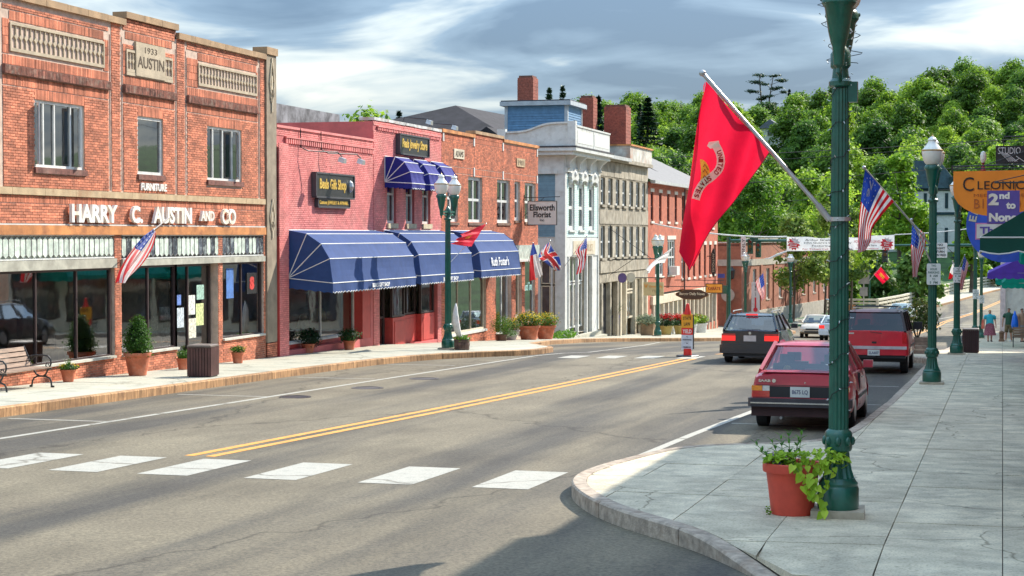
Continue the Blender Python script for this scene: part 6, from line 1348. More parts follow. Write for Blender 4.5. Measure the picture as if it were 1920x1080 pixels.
# ---------------------------------------------------------------- foliage helpers
def leaf_arrays(clumps, n, size, seed=1, shell=.55, up=.35, aspect=.62, outward=.75):
    """n leaf faces spread through the outer part of ellipsoid clumps; returns verts, faces"""
    g = np.random.RandomState(seed); C = np.array([c for c, r in clumps]); R_ = np.array([r if hasattr(r, '__len__') else (r, r, r) for c, r in clumps], dtype=float)
    wgt = (R_.prod(1)) ** (2 / 3.); idx = g.choice(len(C), n, p=wgt / wgt.sum())
    d = g.normal(size=(n, 3)); d /= np.linalg.norm(d, axis=1)[:, None]
    rad = (shell + (1 - shell) * g.rand(n) ** .6)[:, None] * (1 + .20 * g.normal(size=(n, 1)))
    P = C[idx] + d * R_[idx] * rad
    nr = d * outward + g.normal(size=(n, 3)) * .55 + np.array([0, 0, up]); nr /= np.linalg.norm(nr, axis=1)[:, None]
    a = np.cross(nr, g.normal(size=(n, 3))); a /= np.linalg.norm(a, axis=1)[:, None]; b_ = np.cross(nr, a)
    s = size * (.6 + .8 * g.rand(n))[:, None]
    V = np.stack([P - a * s, P - b_ * s * aspect + nr * s * .1, P + a * s, P + b_ * s * aspect + nr * s * .1], 1).reshape(-1, 3)
    F = np.arange(n * 4).reshape(-1, 4)
    return V, F
def leaf_mesh(name, m, clumps, n, size, seed=1, **k):
    V, F = leaf_arrays(clumps, n, size, seed, **k); me = bpy.data.meshes.new(name); me.from_pydata(V.tolist(), [], F.tolist()); me.materials.append(m); return me
def link(name, me, parent=None, loc=(0, 0, 0)):
    o = bpy.data.objects.new(name, me); COL.objects.link(o); o.location = loc
    if parent is not None: setparent(o, parent)
    return o
M['leaf'] = leafmat('green_leaves', (.025, .07, .012), (.06, .15, .02), (.15, .26, .03))
M['leaf_dark'] = leafmat('dark_green_leaves', (.012, .035, .012), (.025, .07, .02), (.05, .12, .03))
M['leaf_lime'] = leafmat('lime_leaves', (.13, .24, .015), (.26, .42, .03), (.42, .55, .05))
M['leaf_arb'] = leafmat('arborvitae_leaves', (.04, .12, .012), (.10, .24, .02), (.20, .36, .03))
M['leaf_grey'] = leafmat('grey_green_leaves', (.10, .14, .09), (.20, .26, .16), (.38, .42, .30))
def petal(name, c): return leafmat(name, tuple(x * .7 for x in c), c, tuple(min(1, x * 1.2) for x in c), .3)
YEL, REDP, PINK, PURP, ORG = petal('yellow_petals', (.75, .55, .02)), petal('red_petals', (.62, .02, .02)), petal('pink_petals', (.72, .22, .30)), petal('purple_petals', (.14, .05, .28)), petal('orange_petals', (.75, .22, .03))
def pot_plant(label, loc, rt, rb, h, parts, potm=None, cat='potted plant', group=None, rim=True, kind='round', yaw=0):
    """parts: list of (name, material, clumps, n, leaf size, extra)"""
    r = empty('potted_plant', loc, yaw, label, cat, group); potm = potm or M['terra']
    if kind == 'round':
        mb = MB(); k = 1.0
        mb.lathe([(rb * .9, 0), (rb, .01), (rb + (rt - rb) * .85, h * .84), (rt * 1.0, h * .85) if rim else (rt * .98, h * .85), (rt * 1.06 if rim else rt, h * .87), (rt * 1.08 if rim else rt, h), (rt * .96, h), (rt * .92, h * .9)], n=28, cap=False); mb.build('pot', potm, r, smooth='auto', absol=False)
        MB().lathe([(0, h * .91), (rt * .93, h * .9)], n=20, cap=False).build('soil', M['soil'], r, absol=False)
    else:
        MB().box(-rt, rt, -rt, rt, 0, h).build('pot', potm, r, absol=False)
    for i, (nm, m, cl, n, s, *ex) in enumerate(parts): link(nm, leaf_mesh(nm, m, cl, n, s, seed=int(abs(loc[0] * 13 + loc[1] * 7)) + i, **(ex[0] if ex else {})), r)
    return r
def blades(r, m, n, z0, L_, spread, seed=1, w=.008, name='blades'):
    g = random.Random(seed); mb = MB()
    for i in range(n):
        a = g.uniform(0, 6.283); s = g.uniform(.2, 1) * spread; l_ = L_ * g.uniform(.6, 1); c_, s_ = math.cos(a), math.sin(a); prev = None
        for k in range(5):
            t = k / 4; x = s * t ** 1.3; z = z0 + l_ * t - s * .8 * t * t * .6; ww = w * (1 - t) + .001; p = [(x * c_ - s_ * ww, x * s_ + c_ * ww, z), (x * c_ + s_ * ww, x * s_ - c_ * ww, z)]
            if prev: mb.add(prev + p, [(0, 1, 3, 2)])
            prev = p
    return mb.build(name, m, r, absol=False)
# ---------------------------------------------------------------- left pavement
def at(p, dz=0): return (p[0], p[1], prof(p[1]) + dz)
TP = 'terracotta pots of flowers on the left pavement'
r = pot_plant('big clipped evergreen in a tall terracotta pot, centre of the furniture store front', at((-19.184, 36.68, -0.844)), .30, .20, .53, [('foliage', M['leaf_arb'], [((0, 0, .70), (.34, .34, .26)), ((0, 0, .92), (.29, .29, .28)), ((.02, 0, 1.12), (.19, .19, .24)), ((0, 0, 1.24), (.10, .10, .16))], 5200, .022, dict(up=.6)), ('stem', M['leaf_dark'], [((0, 0, .85), (.22, .22, .36))], 900, .03)], cat='potted shrub')
r = pot_plant('small terracotta pot of yellow flowers and spiky grass beside the bench', at((-19.447, 34.016, -0.782)), .165, .11, .27, [('foliage', M['leaf'], [((0, 0, .31), (.20, .20, .07))], 420, .025), ('flower', YEL, [((-.08, .0, .35), (.12, .12, .05)), ((.08, .06, .36), (.12, .12, .05))], 60, .024)], group=TP); blades(r, M['leaf_arb'], 34, .28, .32, .16, 4)
r = pot_plant('small terracotta pot of bushy greens to the left of the brown litter bin', at((-19.319, 39.284, -0.904)), .15, .11, .28, [('foliage', M['leaf_arb'], [((0, 0, .36), (.14, .14, .12))], 700, .018)], group=TP)
r = pot_plant('small terracotta pot with yellow flowers to the right of the brown litter bin', at((-19.336, 42.534, -0.976)), .16, .12, .29, [('foliage', M['leaf_arb'], [((0, 0, .36), (.20, .20, .09))], 600, .02), ('flower', YEL, [((.05, .05, .40), (.18, .18, .05))], 40, .02)], group=TP); blades(r, M['leaf_arb'], 22, .32, .16, .18, 8)
r = pot_plant('terracotta pot with dark leafy plant under the long awning, left of the pair', at((-19.806, 48.555, -1.108)), .20, .14, .28, [('foliage', M['leaf_dark'], [((0, 0, .48), (.30, .30, .22)), ((.15, .1, .4), .2)], 1000, .03)], group=TP); relabel(r)
r = pot_plant('terracotta pot with dark leafy plant under the long awning, right of the pair', at((-19.448, 51.019, -1.162)), .19, .14, .29, [('foliage', M['leaf_dark'], [((0, 0, .45), (.32, .32, .20)), ((-.1, .2, .42), .22)], 1000, .03), ('flower', REDP, [((0, 0, .5), (.25, .25, .15))], 30, .02)], group=TP)
def big_pot(label, loc, rt, rb, h, reds):
    return pot_plant(label, loc, rt, rb, h, [('foliage', M['leaf'], [((0, 0, h + .22), (rt * 1.25, rt * 1.25, .30))], 1300, .035), ('flower', YEL, [((0, 0, h + .36), (rt * 1.15, rt * 1.15, .22))], 420, .030), ('flower', ORG if not reds else REDP, [((.15, .12, h + .12), (rt * .9, rt * .9, .2))], 110, .03)], group=TP)
big_pot('large terracotta tub overflowing with yellow flowers, left of the two tubs', (-19.15, 71.3, prof(71.3)), .46, .32, .60, False)
big_pot('large terracotta tub with yellow and dark red flowers, right of the two tubs', (-19.1, 73.9, prof(73.9)), .44, .30, .60, True)
pot_plant('bushy mound of fine green leaves in a brown pot left of the tubs', (-19.2, 67.3, prof(67.3)), .24, .2, .26, [('foliage', M['leaf'], [((0, 0, .62), (.42, .42, .38)), ((.3, .2, .3), (.3, .3, .12))], 2400, .022), ('tendril', M['leaf_grey'], [((.3, .1, .25), (.35, .35, .12))], 160, .03)], potm=mat('brown_glazed_pot', (.16, .07, .04), .5), group=TP)
pot_plant('round grey pot with small yellow flowers behind the bushy green mound', (-19.4, 69.4, prof(69.4)), .36, .2, .42, [('foliage', M['leaf'], [((0, 0, .6), (.4, .4, .26))], 900, .03), ('flower', YEL, [((0, 0, .75), (.36, .36, .2))], 160, .028)], potm=mat('grey_glazed_pot', (.30, .26, .25), .35), group=TP)
g_ = empty('planting', (-19.3, 78, prof(78)), label='low clump of green leaves beside the white corner post', cat='plant'); link('foliage', leaf_mesh('foliage', M['leaf_arb'], [((0, 0, .15), (.45, 1.6, .2))], 600, .06), g_)
# barrel with a tall white horn-shaped sculpture
bpos = Vector(at((-16.231, 52.396, -1.193))); r = empty('barrel_planter', bpos, label='dark wooden half barrel with small plants standing behind the twin-globe lamp', cat='planter')
for k in range(14):
    a0, a1 = 2 * math.pi * k / 14 + .02, 2 * math.pi * (k + 1) / 14 - .02; mb = MB(); vs = []
    for z, rr in ((0, .225), (.16, .25), (.33, .235)):
        for a in (a0, a1): vs += [(rr * math.cos(a), rr * math.sin(a), z), ((rr - .02) * math.cos(a), (rr - .02) * math.sin(a), z)]
    mb.add(vs, [(0, 2, 6, 4), (4, 6, 10, 8), (8, 10, 11, 9), (0, 4, 5, 1), (4, 8, 9, 5), (2, 3, 7, 6), (6, 7, 11, 10)]); mb.build('stave', mat('dark_barrel_wood', (.10, .06, .045), .85, .25, 8, .3, 30, island=.2), r, absol=False)
mb = MB(); [mb.lathe([(q, z - .018), (q + .006, z - .018), (q + .006, z + .018), (q, z + .018)], n=28, cap=False) for z, q in ((.05, .235), (.28, .243))]; mb.build('hoop', mat('rusty_hoop', (.12, .08, .06), .6, .2, metal=.4), r, absol=False)
MB().lathe([(0, .30), (.22, .30)], n=20, cap=False).build('soil', M['soil'], r, absol=False); link('foliage', leaf_mesh('foliage', M['leaf_arb'], [((0, 0, .36), (.24, .24, .10))], 420, .03), r)
r = empty('sculpture', bpos + Vector((-.1, -.15, .3)), label='tall white curved horn-like garden sculpture rising from the half barrel', cat='sculpture')
hp = [(.36, .20, .05), (.22, .12, .02), (.08, .05, .12), (.0, 0, .32), (-.05, -.03, .6), (-.06, -.03, .85), (-.05, -.02, 1.05), (-.045, -.02, 1.16)]
MB().tube([Vector((x * .6, y + x * .8, z)) for x, y, z in hp], [.012, .035, .07, .105, .11, .085, .05, .012], 14).build('horn', mat('bleached_white', (.62, .60, .56), .7, .12, 6, .3, 30), r, smooth=True, absol=False)
# iron and wood bench
def bench(label, loc, rz, length=1.75):
    r = empty('park_bench', loc, rz, label, 'bench')
    H = length / 2
    for i in range(5): x = -.02 + i * .095; MB().box(x - .038, x + .038, -H, H, .385 - .006 * i * 0, .41).build('seat_slat', M['wood'], r, absol=False)
    for i in range(4):
        t = i / 3; x0 = -.08 - .13 * t; z0 = .47 + .30 * t
        MB().hexa([(x0 - .015, -H, z0 - .04), (x0 + .012, -H, z0 - .035), (x0 + .012, H, z0 - .035), (x0 - .015, H, z0 - .04)], [(x0 - .045, -H, z0 + .04), (x0 - .018, -H, z0 + .045), (x0 - .018, H, z0 + .045), (x0 - .045, H, z0 + .04)]).build('back_slat', M['wood'], r, absol=False)
    for s in (-1, 1):
        y = s * (H - .03); mb = MB(); T = lambda p, q=.019: mb.tube([(x, y, z) for x, z in p], q, 8)
        T([(.42, .0), (.40, .03), (.395, .10), (.36, .17), (.28, .205), (.18, .21), (.08, .205), (.0, .17), (-.04, .10), (-.05, .03), (-.07, 0)])
        T([(-.05, .37), (.0, .33), (.05, .25), (.12, .215)]); T([(.34, .37), (.31, .32), (.27, .25), (.22, .215)]); T([(-.07, .37), (.40, .37)]); T([(-.06, .37), (-.13, .60), (-.24, .83)])
        T([(-.12, .60), (-.05, .625), (.06, .635), (.22, .64), (.33, .625), (.385, .56), (.395, .48), (.37, .42), (.34, .38)]); T([(.30, .40), (.27, .43), (.29, .47), (.33, .46), (.33, .43)], .014); T([(-.1, .52), (-.04, .56), (.02, .62)], .013); T([(.39, .0), (.46, .0)], .02); T([(-.04, .0), (-.1, .0)], .02)
        mb.build('end_frame', M['iron'], r, smooth='auto', absol=False)
    return r
bench('weathered slatted bench with black scrolled iron ends by the left shop window', (-19.25, 31.45, prof(31.5)), 0)
# litter bins
def bin_(label, loc, w, h, rz=0, m=None):
    r = empty('litter_bin', loc, rz, label, 'litter bin', 'brown slatted litter bins'); q = w / 2; n = 8; m = m or M['slat']
    for side in range(4):
        for i in range(n):
            t = -q + w * (i + .5) / n; hw = w / n * .40; b_ = MB(); b_.box(t - hw, t + hw, -q - .012, -q + .012, .03, h - .06)
            a = side * math.pi / 2; ca, sa = math.cos(a), math.sin(a); b_.v = [(x * ca - y * sa, x * sa + y * ca, z) for x, y, z in b_.v]; b_.build('slat', m, r, absol=False)
    MB().box(-q + .03, q - .03, -q + .03, q - .03, .0, h - .08).build('liner', M['iron'], r, absol=False)
    mb = MB(); mb.lathe([(q * 1.36, h - .06), (q * 1.45, h - .05), (q * 1.45, h - .015), (q * 1.3, h)], n=4); rot = math.pi / 4; mb.v = [(x * math.cos(rot) - y * math.sin(rot), x * math.sin(rot) + y * math.cos(rot), z) for x, y, z in mb.v]; mb.build('lid', mat('grey_brown_lid', (.16, .13, .11), .5, .1), r, absol=False)
    MB().box(-q + .02, q - .02, -q + .02, q - .02, 0, .04).build('base', M['iron'], r, absol=False); return r
bin_('square brown slatted litter bin on the left pavement before the furniture store', at((-17.616, 36.851, -0.848)), .55, .74, .1)
bin_('dark brown slatted litter bin beside the third right lamp post', (-.98, 58.9, prof(58.9)), .50, .80, 0, mat('dark_maroon_slat', (.035, .012, .014), .5, island=.2))
# planters by the granite and corner buildings
pot_plant('wooden box of silvery leaved plants by the granite shop front', (-19.05, 96.6, prof(96.6)), .36, .3, .7, [('foliage', M['leaf_grey'], [((0, 0, .85), (.65, .65, .32))], 900, .06)], potm=mat('old_wood_box', (.33, .21, .12), .8, .2), kind='box')
for k, (x, y, lb) in enumerate(((-18.9, 101.2, 'pot of red geraniums just left of the lamp in front of the granite building'), (-18.9, 106.0, 'large pot of red geraniums right of the lamp by the corner building'))):
    pot_plant(lb, (x, y, prof(y)), .4, .3, .55, [('foliage', M['leaf_dark'], [((0, 0, .8), (.55, .55, .35))], 700, .06), ('flower', REDP, [((0, 0, 1.05), (.55, .55, .2))], 420, .05)], potm=mat('straw_pot', (.45, .33, .10), .8), group='pots of red geraniums')
for k, (x, y, lb) in enumerate(((-18.9, 109.0, 'white tub of green and yellow plants, left of two'), (-18.9, 113.0, 'white tub of green and yellow plants, right of two'))):
    pot_plant(lb, (x, y, prof(y)), .5, .45, .6, [('foliage', M['leaf_lime'], [((0, 0, .85), (.6, .6, .3))], 500, .07), ('flower', YEL if k == 0 else ORG, [((0, 0, 1.0), (.5, .5, .2))], 90, .05)], potm=M['white'], group='white plant tubs at the corner building')
r = pot_plant('tall blue pot with drooping strap leaves in the granite doorway', (-19.95, 92.2, prof(92.2) + .1), .2, .16, 1.0, [('foliage', M['leaf'], [((0, 0, 1.1), .1)], 20, .05)], potm=mat('cobalt_pot', (.03, .03, .22), .3)); blades(r, M['leaf'], 30, 1.0, 1.0, .8, 5, w=.035)
# crosswalk sign with cone in the middle of the road
sp_ = (-9.45, 54.3, prof(54.3) + ROAD); r = empty('crosswalk_sign', sp_, label='orange, red and white STATE LAW YIELD crosswalk sign with a cone on top', cat='sign')
MB().lathe([(.36, 0), (.36, .03), (.33, .05)], n=6).build('base', M['iron'], r, absol=False)
rc = mat('signal_red_plastic', (.75, .03, .02), .5, .05)
MB().lathe([(.13, .05), (.12, .25)], n=20).build('cone_foot', rc, r, absol=False)
for (z0, z1, m_) in ((.22, .68, mat('sign_grey_panel', (.58, .60, .64), .5)), (.68, .90, rc), (.90, 1.32, mat('sign_orange_panel', (.85, .36, .02), .5))): MB().box(-.19, .17, -.035, .03, z0, z1).build('panel', m_, r, absol=False)
MB().box(.17, .20, -.04, .035, .24, 1.32).build('edge', M['iron'], r, absol=False)
MB().lathe([(.11, 1.32), (.10, 1.38), (.055, 1.60), (.05, 1.64), (.02, 1.66)], n=20).build('cone', rc, r, absol=False)
for t, z, w_, h_, m_ in (('STATE', 1.20, .26, .10, bk), ('LAW', 1.02, .2, .11, bk), ('YIELD', .79, .28, .12, M['letter']), ('TO', .62, .06, .04, bk), ('PEDESTRIANS', .53, .28, .045, bk), ('IN', .42, .05, .04, bk), ('CROSSWALK', .30, .26, .05, bk)): text(t, m_, r, (sp_[0] - .01, sp_[1] - .037, sp_[2] + z), w_, h_, face='-Y', ext=.003, bold=.02)
# shrub box in the right kerb bulge
r = empty('shrub_box', (-2.55, 56.2, prof(56.2)), label='timber box with a loose green and reddish shrub behind the second right lamp post', cat='planter')
for i in range(4): MB().box(-.52, .52, -.52, -.46, .02 + i * .13, .14 + i * .13).box(-.52, -.46, -.46, .46, .02 + i * .13, .14 + i * .13).box(.46, .52, -.46, .46, .02 + i * .13, .14 + i * .13).build('timber', mat('grey_brown_timber', (.22, .15, .11), .85, .2, 5, .3, 20, island=.2), r, absol=False)
MB().box(-.46, .46, -.46, .46, .3, .5).build('soil', M['soil'], r, absol=False)
link('foliage', leaf_mesh('foliage', leafmat('olive_red_leaves', (.04, .07, .015), (.11, .15, .03), (.22, .10, .04)), [((0, 0, 1.15), (.55, .55, .45)), ((.35, .1, 1.1), (.36, .36, .4)), ((-.4, 0, .95), (.3, .3, .3)), ((.1, 0, 1.5), (.3, .3, .25))], 1500, .05), r)
sb_ = MB(); [sb_.tube([(0, 0, .4), (math.cos(a) * .15, math.sin(a) * .15, .8), (math.cos(a) * .4, math.sin(a) * .4, 1.3)], [.02, .015, .006], 5) for a in np.arange(0, 6.2, .8)]; sb_.build('stem', M['bark'], r, absol=False)
# the red planter in front of the nearest lamp
pp = (-2.02, 17.75, prof(17.75) + .0); pr_ = empty('planter', pp, label='red plastic planter with lime trailing vine and tall stems beside the nearest lamp', cat='planter')
MB().lathe([(.200, 0), (.212, .006), (.228, .15), (.246, .30), (.262, .42), (.266, .425), (.292, .43), (.298, .445), (.298, .515), (.285, .525), (.262, .52), (.255, .40)], n=48, cap=False).build('pot', mat('red_plastic', (.56, .065, .035), .6, .08, 5, .1, 60), pr_, smooth='auto', absol=False)
MB().lathe([(0, .475), (.26, .46)], n=30, cap=False).build('soil', M['soil'], pr_, absol=False)
def heart(p, d, up_, s, mb):
    """a heart-shaped leaf with a folded middle at p, pointing along d"""
    d = Vector(d).normalized(); up_ = Vector(up_); sx = d.cross(up_)
    if sx.length < .05: sx = d.orthogonal()
    sx.normalize(); n_ = sx.cross(d).normalized(); P = Vector(p)
    q = lambda a, b_, c_: tuple(P + d * a * s + sx * b_ * s + n_ * c_ * s)
    mb.add([q(0, 0, 0), q(-.12, .28, .06), q(.10, .48, .07), q(.45, .36, .05), q(1.0, 0, -.10), q(.45, -.36, .05), q(.10, -.48, .07), q(-.12, -.28, .06), q(.45, 0, -.03)],
           [(0, 1, 2, 8), (8, 2, 3), (8, 3, 4), (8, 4, 5), (8, 5, 6), (0, 8, 6, 7)])
rg = random.Random(11)
vm = leafmat('vine_leaves', (.18, .32, .012), (.36, .55, .03), (.55, .70, .07), .4)
def vine(pts, n, s, parent, name='vine_leaf'):
    st_ = MB(); st_.tube(pts, .004, 5); st_.build('vine_stem', mat('vine_stem', (.18, .22, .05), .7), parent, absol=False)
    for i in range(n):
        t = (i + .5) / n * (len(pts) - 1); k = min(int(t), len(pts) - 2); p = Vector(pts[k]).lerp(Vector(pts[k + 1]), t - k); out = Vector((rg.uniform(-.5, .8), -1 + rg.uniform(-.3, .5), rg.uniform(-.6, .5))).normalized()
        mb = MB(); heart(p + out * .03 + Vector((rg.uniform(-.03, .03), 0, rg.uniform(-.03, .03))), Vector((rg.uniform(-.8, .8), -.35, -.8)), out, s * rg.uniform(.7, 1.25), mb); mb.build(name, vm, parent, absol=False)
vine([(.08, -.22, .54), (.16, -.30, .50), (.22, -.33, .40), (.27, -.33, .28), (.33, -.34, .16), (.38, -.36, .06)], 15, .085, pr_)
vine([(.02, -.22, .55), (.08, -.31, .50), (.13, -.33, .40), (.17, -.33, .30), (.20, -.33, .22)], 12, .08, pr_)
vine([(.15, -.18, .56), (.28, -.24, .58), (.38, -.20, .54), (.44, -.2, .44)], 12, .075, pr_)
vine([(.12, -.10, .56), (.24, -.24, .50), (.24, -.31, .36), (.25, -.32, .24)], 10, .075, pr_)
vine([(.30, -.2, .5), (.36, -.24, .36), (.32, -.3, .18)], 8, .07, pr_)
crown = [((-.12, -.12, .56), (.12, .1, .05)), ((.10, -.12, .58), (.18, .12, .07)), ((.32, -.14, .60), (.18, .13, .08)), ((.45, -.1, .56), (.10, .1, .07)), ((-.02, -.1, .57), (.14, .12, .06))]
for i in range(270):
    c_, r_ = rg.choice(crown); d = Vector((rg.gauss(0, 1), rg.gauss(0, 1), rg.gauss(0, 1) + .4)).normalized(); p = Vector(c_) + Vector((d.x * r_[0], d.y * r_[1], d.z * r_[2])); mb = MB(); heart(p, Vector((d.x, d.y, rg.uniform(-.6, .3))), Vector((d.x * .5, d.y * .5 - .4, 1)), rg.uniform(.04, .078), mb); mb.build('vine_leaf', vm, pr_, absol=False)
# tall stems with lance leaves
lm = leafmat('salvia_leaves', (.05, .16, .02), (.10, .27, .03), (.20, .42, .06), .35)
def lance(p, d, s, mb, up_=(0, 0, 1)):
    d = Vector(d).normalized(); sx = d.cross(Vector(up_)); sx = sx.normalized() if sx.length > .05 else Vector((1, 0, 0)); n_ = sx.cross(d); P = Vector(p); q = lambda a, b_, c_: tuple(P + d * a * s + sx * b_ * s + n_ * c_ * s)
    mb.add([q(0, 0, 0), q(.25, .13, .05), q(.6, .12, .04), q(1, 0, -.14), q(.6, -.12, .04), q(.25, -.13, .05), q(.5, 0, 0)], [(0, 1, 6), (1, 2, 6), (2, 3, 6), (3, 4, 6), (4, 5, 6), (5, 0, 6)])
for (x0, y0, x1, y1, h_) in ((-.12, -.05, -.20, -.10, .30), (-.02, -.05, -.03, -.08, .40), (.06, 0, .10, -.06, .42), (-.18, 0, -.33, -.05, .16), (-.10, .05, -.12, .0, .34), (.02, .05, .06, .02, .34), (-.2, -.1, -.36, -.14, .27)):
    pts_ = [(x0, y0, .50), ((x0 * .6 + x1 * .4), (y0 + y1) / 2, .50 + h_ * .45), (x1, y1, .50 + h_ * .82)]; MB().tube(pts_, [.005, .004, .002], 5).build('stem', lm, pr_, absol=False)
    for k in range(7):
        t = .2 + .8 * k / 6; p = Vector(pts_[0]).lerp(Vector(pts_[1]), min(1, t * 2)) if t < .5 else Vector(pts_[1]).lerp(Vector(pts_[2]), (t - .5) * 2)
        for s_ in (0, 1): a = k * 1.57 + s_ * 3.14 + rg.uniform(-.4, .4); mb = MB(); lance(p, (math.cos(a), math.sin(a) * .7, .35 + .5 * t), rg.uniform(.075, .12) * (1.15 - .5 * t), mb); mb.build('leaf', lm, pr_, absol=False)
link('flower', leaf_mesh('flower', PURP, [((-.17, -.12, .58), (.05, .05, .05)), ((-.12, -.18, .52), (.06, .04, .03)), ((-.2, -.15, .52), (.04, .04, .04))], 110, .014), pr_)
link('small_leaf', leaf_mesh('small_leaf', M['leaf'], [((-.08, -.12, .52), (.15, .1, .05))], 160, .02), pr_)
w_ = empty('weed', (-2.24, 17.6, prof(17.6)), label='small green weed growing at the foot of the red planter', cat='weed'); link('foliage', leaf_mesh('foliage', M['leaf_lime'], [((0, 0, .04), (.03, .03, .045))], 40, .014), w_)
# bridge rail and far street details
br = empty('bridge_rail', (-11, 163.8, prof(163)), label='pale concrete bridge balustrade with three long rails beyond the crossing', cat='fence')
pm_ = mat('pale_bridge_concrete', (.55, .50, .38), .85, .1, 3, .2, 20)
pathp = [(-15.6, 163.2), (-11.0, 163.8), (-9.4, 176), (-7.9, 190), (-5.6, 212), (-2.5, 230), (1.5, 250), (8, 275), (18, 300)]
def rail(z0, z1, t, P, name='rail'):
    for (xa, ya), (xb, yb) in zip(P[:-1], P[1:]):
        d = Vector((xb - xa, yb - ya)).normalized(); nx, ny = d.y * t, -d.x * t
        MB().hexa([(xa + nx, ya + ny, prof(ya) + z0), (xb + nx, yb + ny, prof(yb) + z0), (xb - nx, yb - ny, prof(yb) + z0), (xa - nx, ya - ny, prof(ya) + z0)], [(xa + nx, ya + ny, prof(ya) + z1), (xb + nx, yb + ny, prof(yb) + z1), (xb - nx, yb - ny, prof(yb) + z1), (xa - nx, ya - ny, prof(ya) + z1)]).build(name, pm_, br)
for z in (.0, .42, .80, 1.12): rail(z, z + (.26 if z == 0 else .17), .13, pathp)
rs = resample([Vector(p) for p in pathp], 2.2)
for p in rs: 
    if p.y < 166 or p.y < 260: MB().box(p.x - .13, p.x + .13, p.y - .13, p.y + .13, prof(p.y), prof(p.y) + 1.22).build('post', pm_, br)
ob = empty('orange_board', (-13.4, 162.9, prof(163)), label='orange warning board hung on the bridge rail', cat='sign'); box('board', mat('faded_orange_board', (.60, .26, .10), .7, .1), ob, -14.0, -12.9, 162.9, 162.95, -4.55, -4.0)
for (x, y, h_, lb) in ((-12.1, 162, 4.6, 'blank grey back of a traffic sign on a pole near the bridge rail'),): 
    r = empty('road_sign', (x, y, prof(y)), label=lb, cat='sign'); MB().tube([(x, y, prof(y)), (x, y, prof(y) + h_)], .05, 6).build('post', M['steel'], r); box('plate', mat('grey_plate_back', (.34, .32, .30), .6), r, x - .35, x + .35, y - .08, y - .05, prof(y) + 1.6, prof(y) + 2.4); box('plate', MC['grey_plate_back'], r, x - .5, x + .5, y - .08, y - .05, prof(y) + 2.7, prof(y) + 3.9)

# ---------------------------------------------------------------- vehicles (local frame: +Y is the nose, rear faces -Y)
TYRE = mat('tyre_rubber', (.02, .02, .021), .85, .15, 8, .2, 60); RIM = mat('wheel_rim', (.35, .35, .34), .35, .1, 6, metal=.7); TRIM = mat('black_trim', (.018, .018, .02), .5, .1); CHR = mat('chrome_strip', (.62, .62, .6), .2, .05, metal=.9)
RL_ = mat('red_lamp', (.55, .01, .012), .12, .1, 12, spec=.8, coat=.6); AM_ = mat('amber_lamp', (.85, .25, .01), .12, .1, 12, spec=.8, coat=.6); WL_ = mat('clear_lamp', (.62, .60, .56), .1, .1, 12, spec=.8, coat=.6)
RBR = bpy.data.materials.new('lit_brake_lamp'); nt, N, L = nodes_of(RBR); N['Principled BSDF'].inputs['Base Color'].default_value = (.8, .02, .02, 1); N['Principled BSDF'].inputs['Emission Color'].default_value = (1, .03, .02, 1); N['Principled BSDF'].inputs['Emission Strength'].default_value = .55
CGL = glassmat('car_glass', (.70, .80, .80), 1.9, .85, .01); CGT = glassmat('tinted_car_glass', (.30, .30, .36), 1.7, .22, .01); SEAT = mat('car_seat', (.20, .17, .14), .9, .15)
def paint(name, c, rough=.32, var=.08): return mat(name, c, rough, var, 2.5, .02, 8, spec=.6, coat=.6)
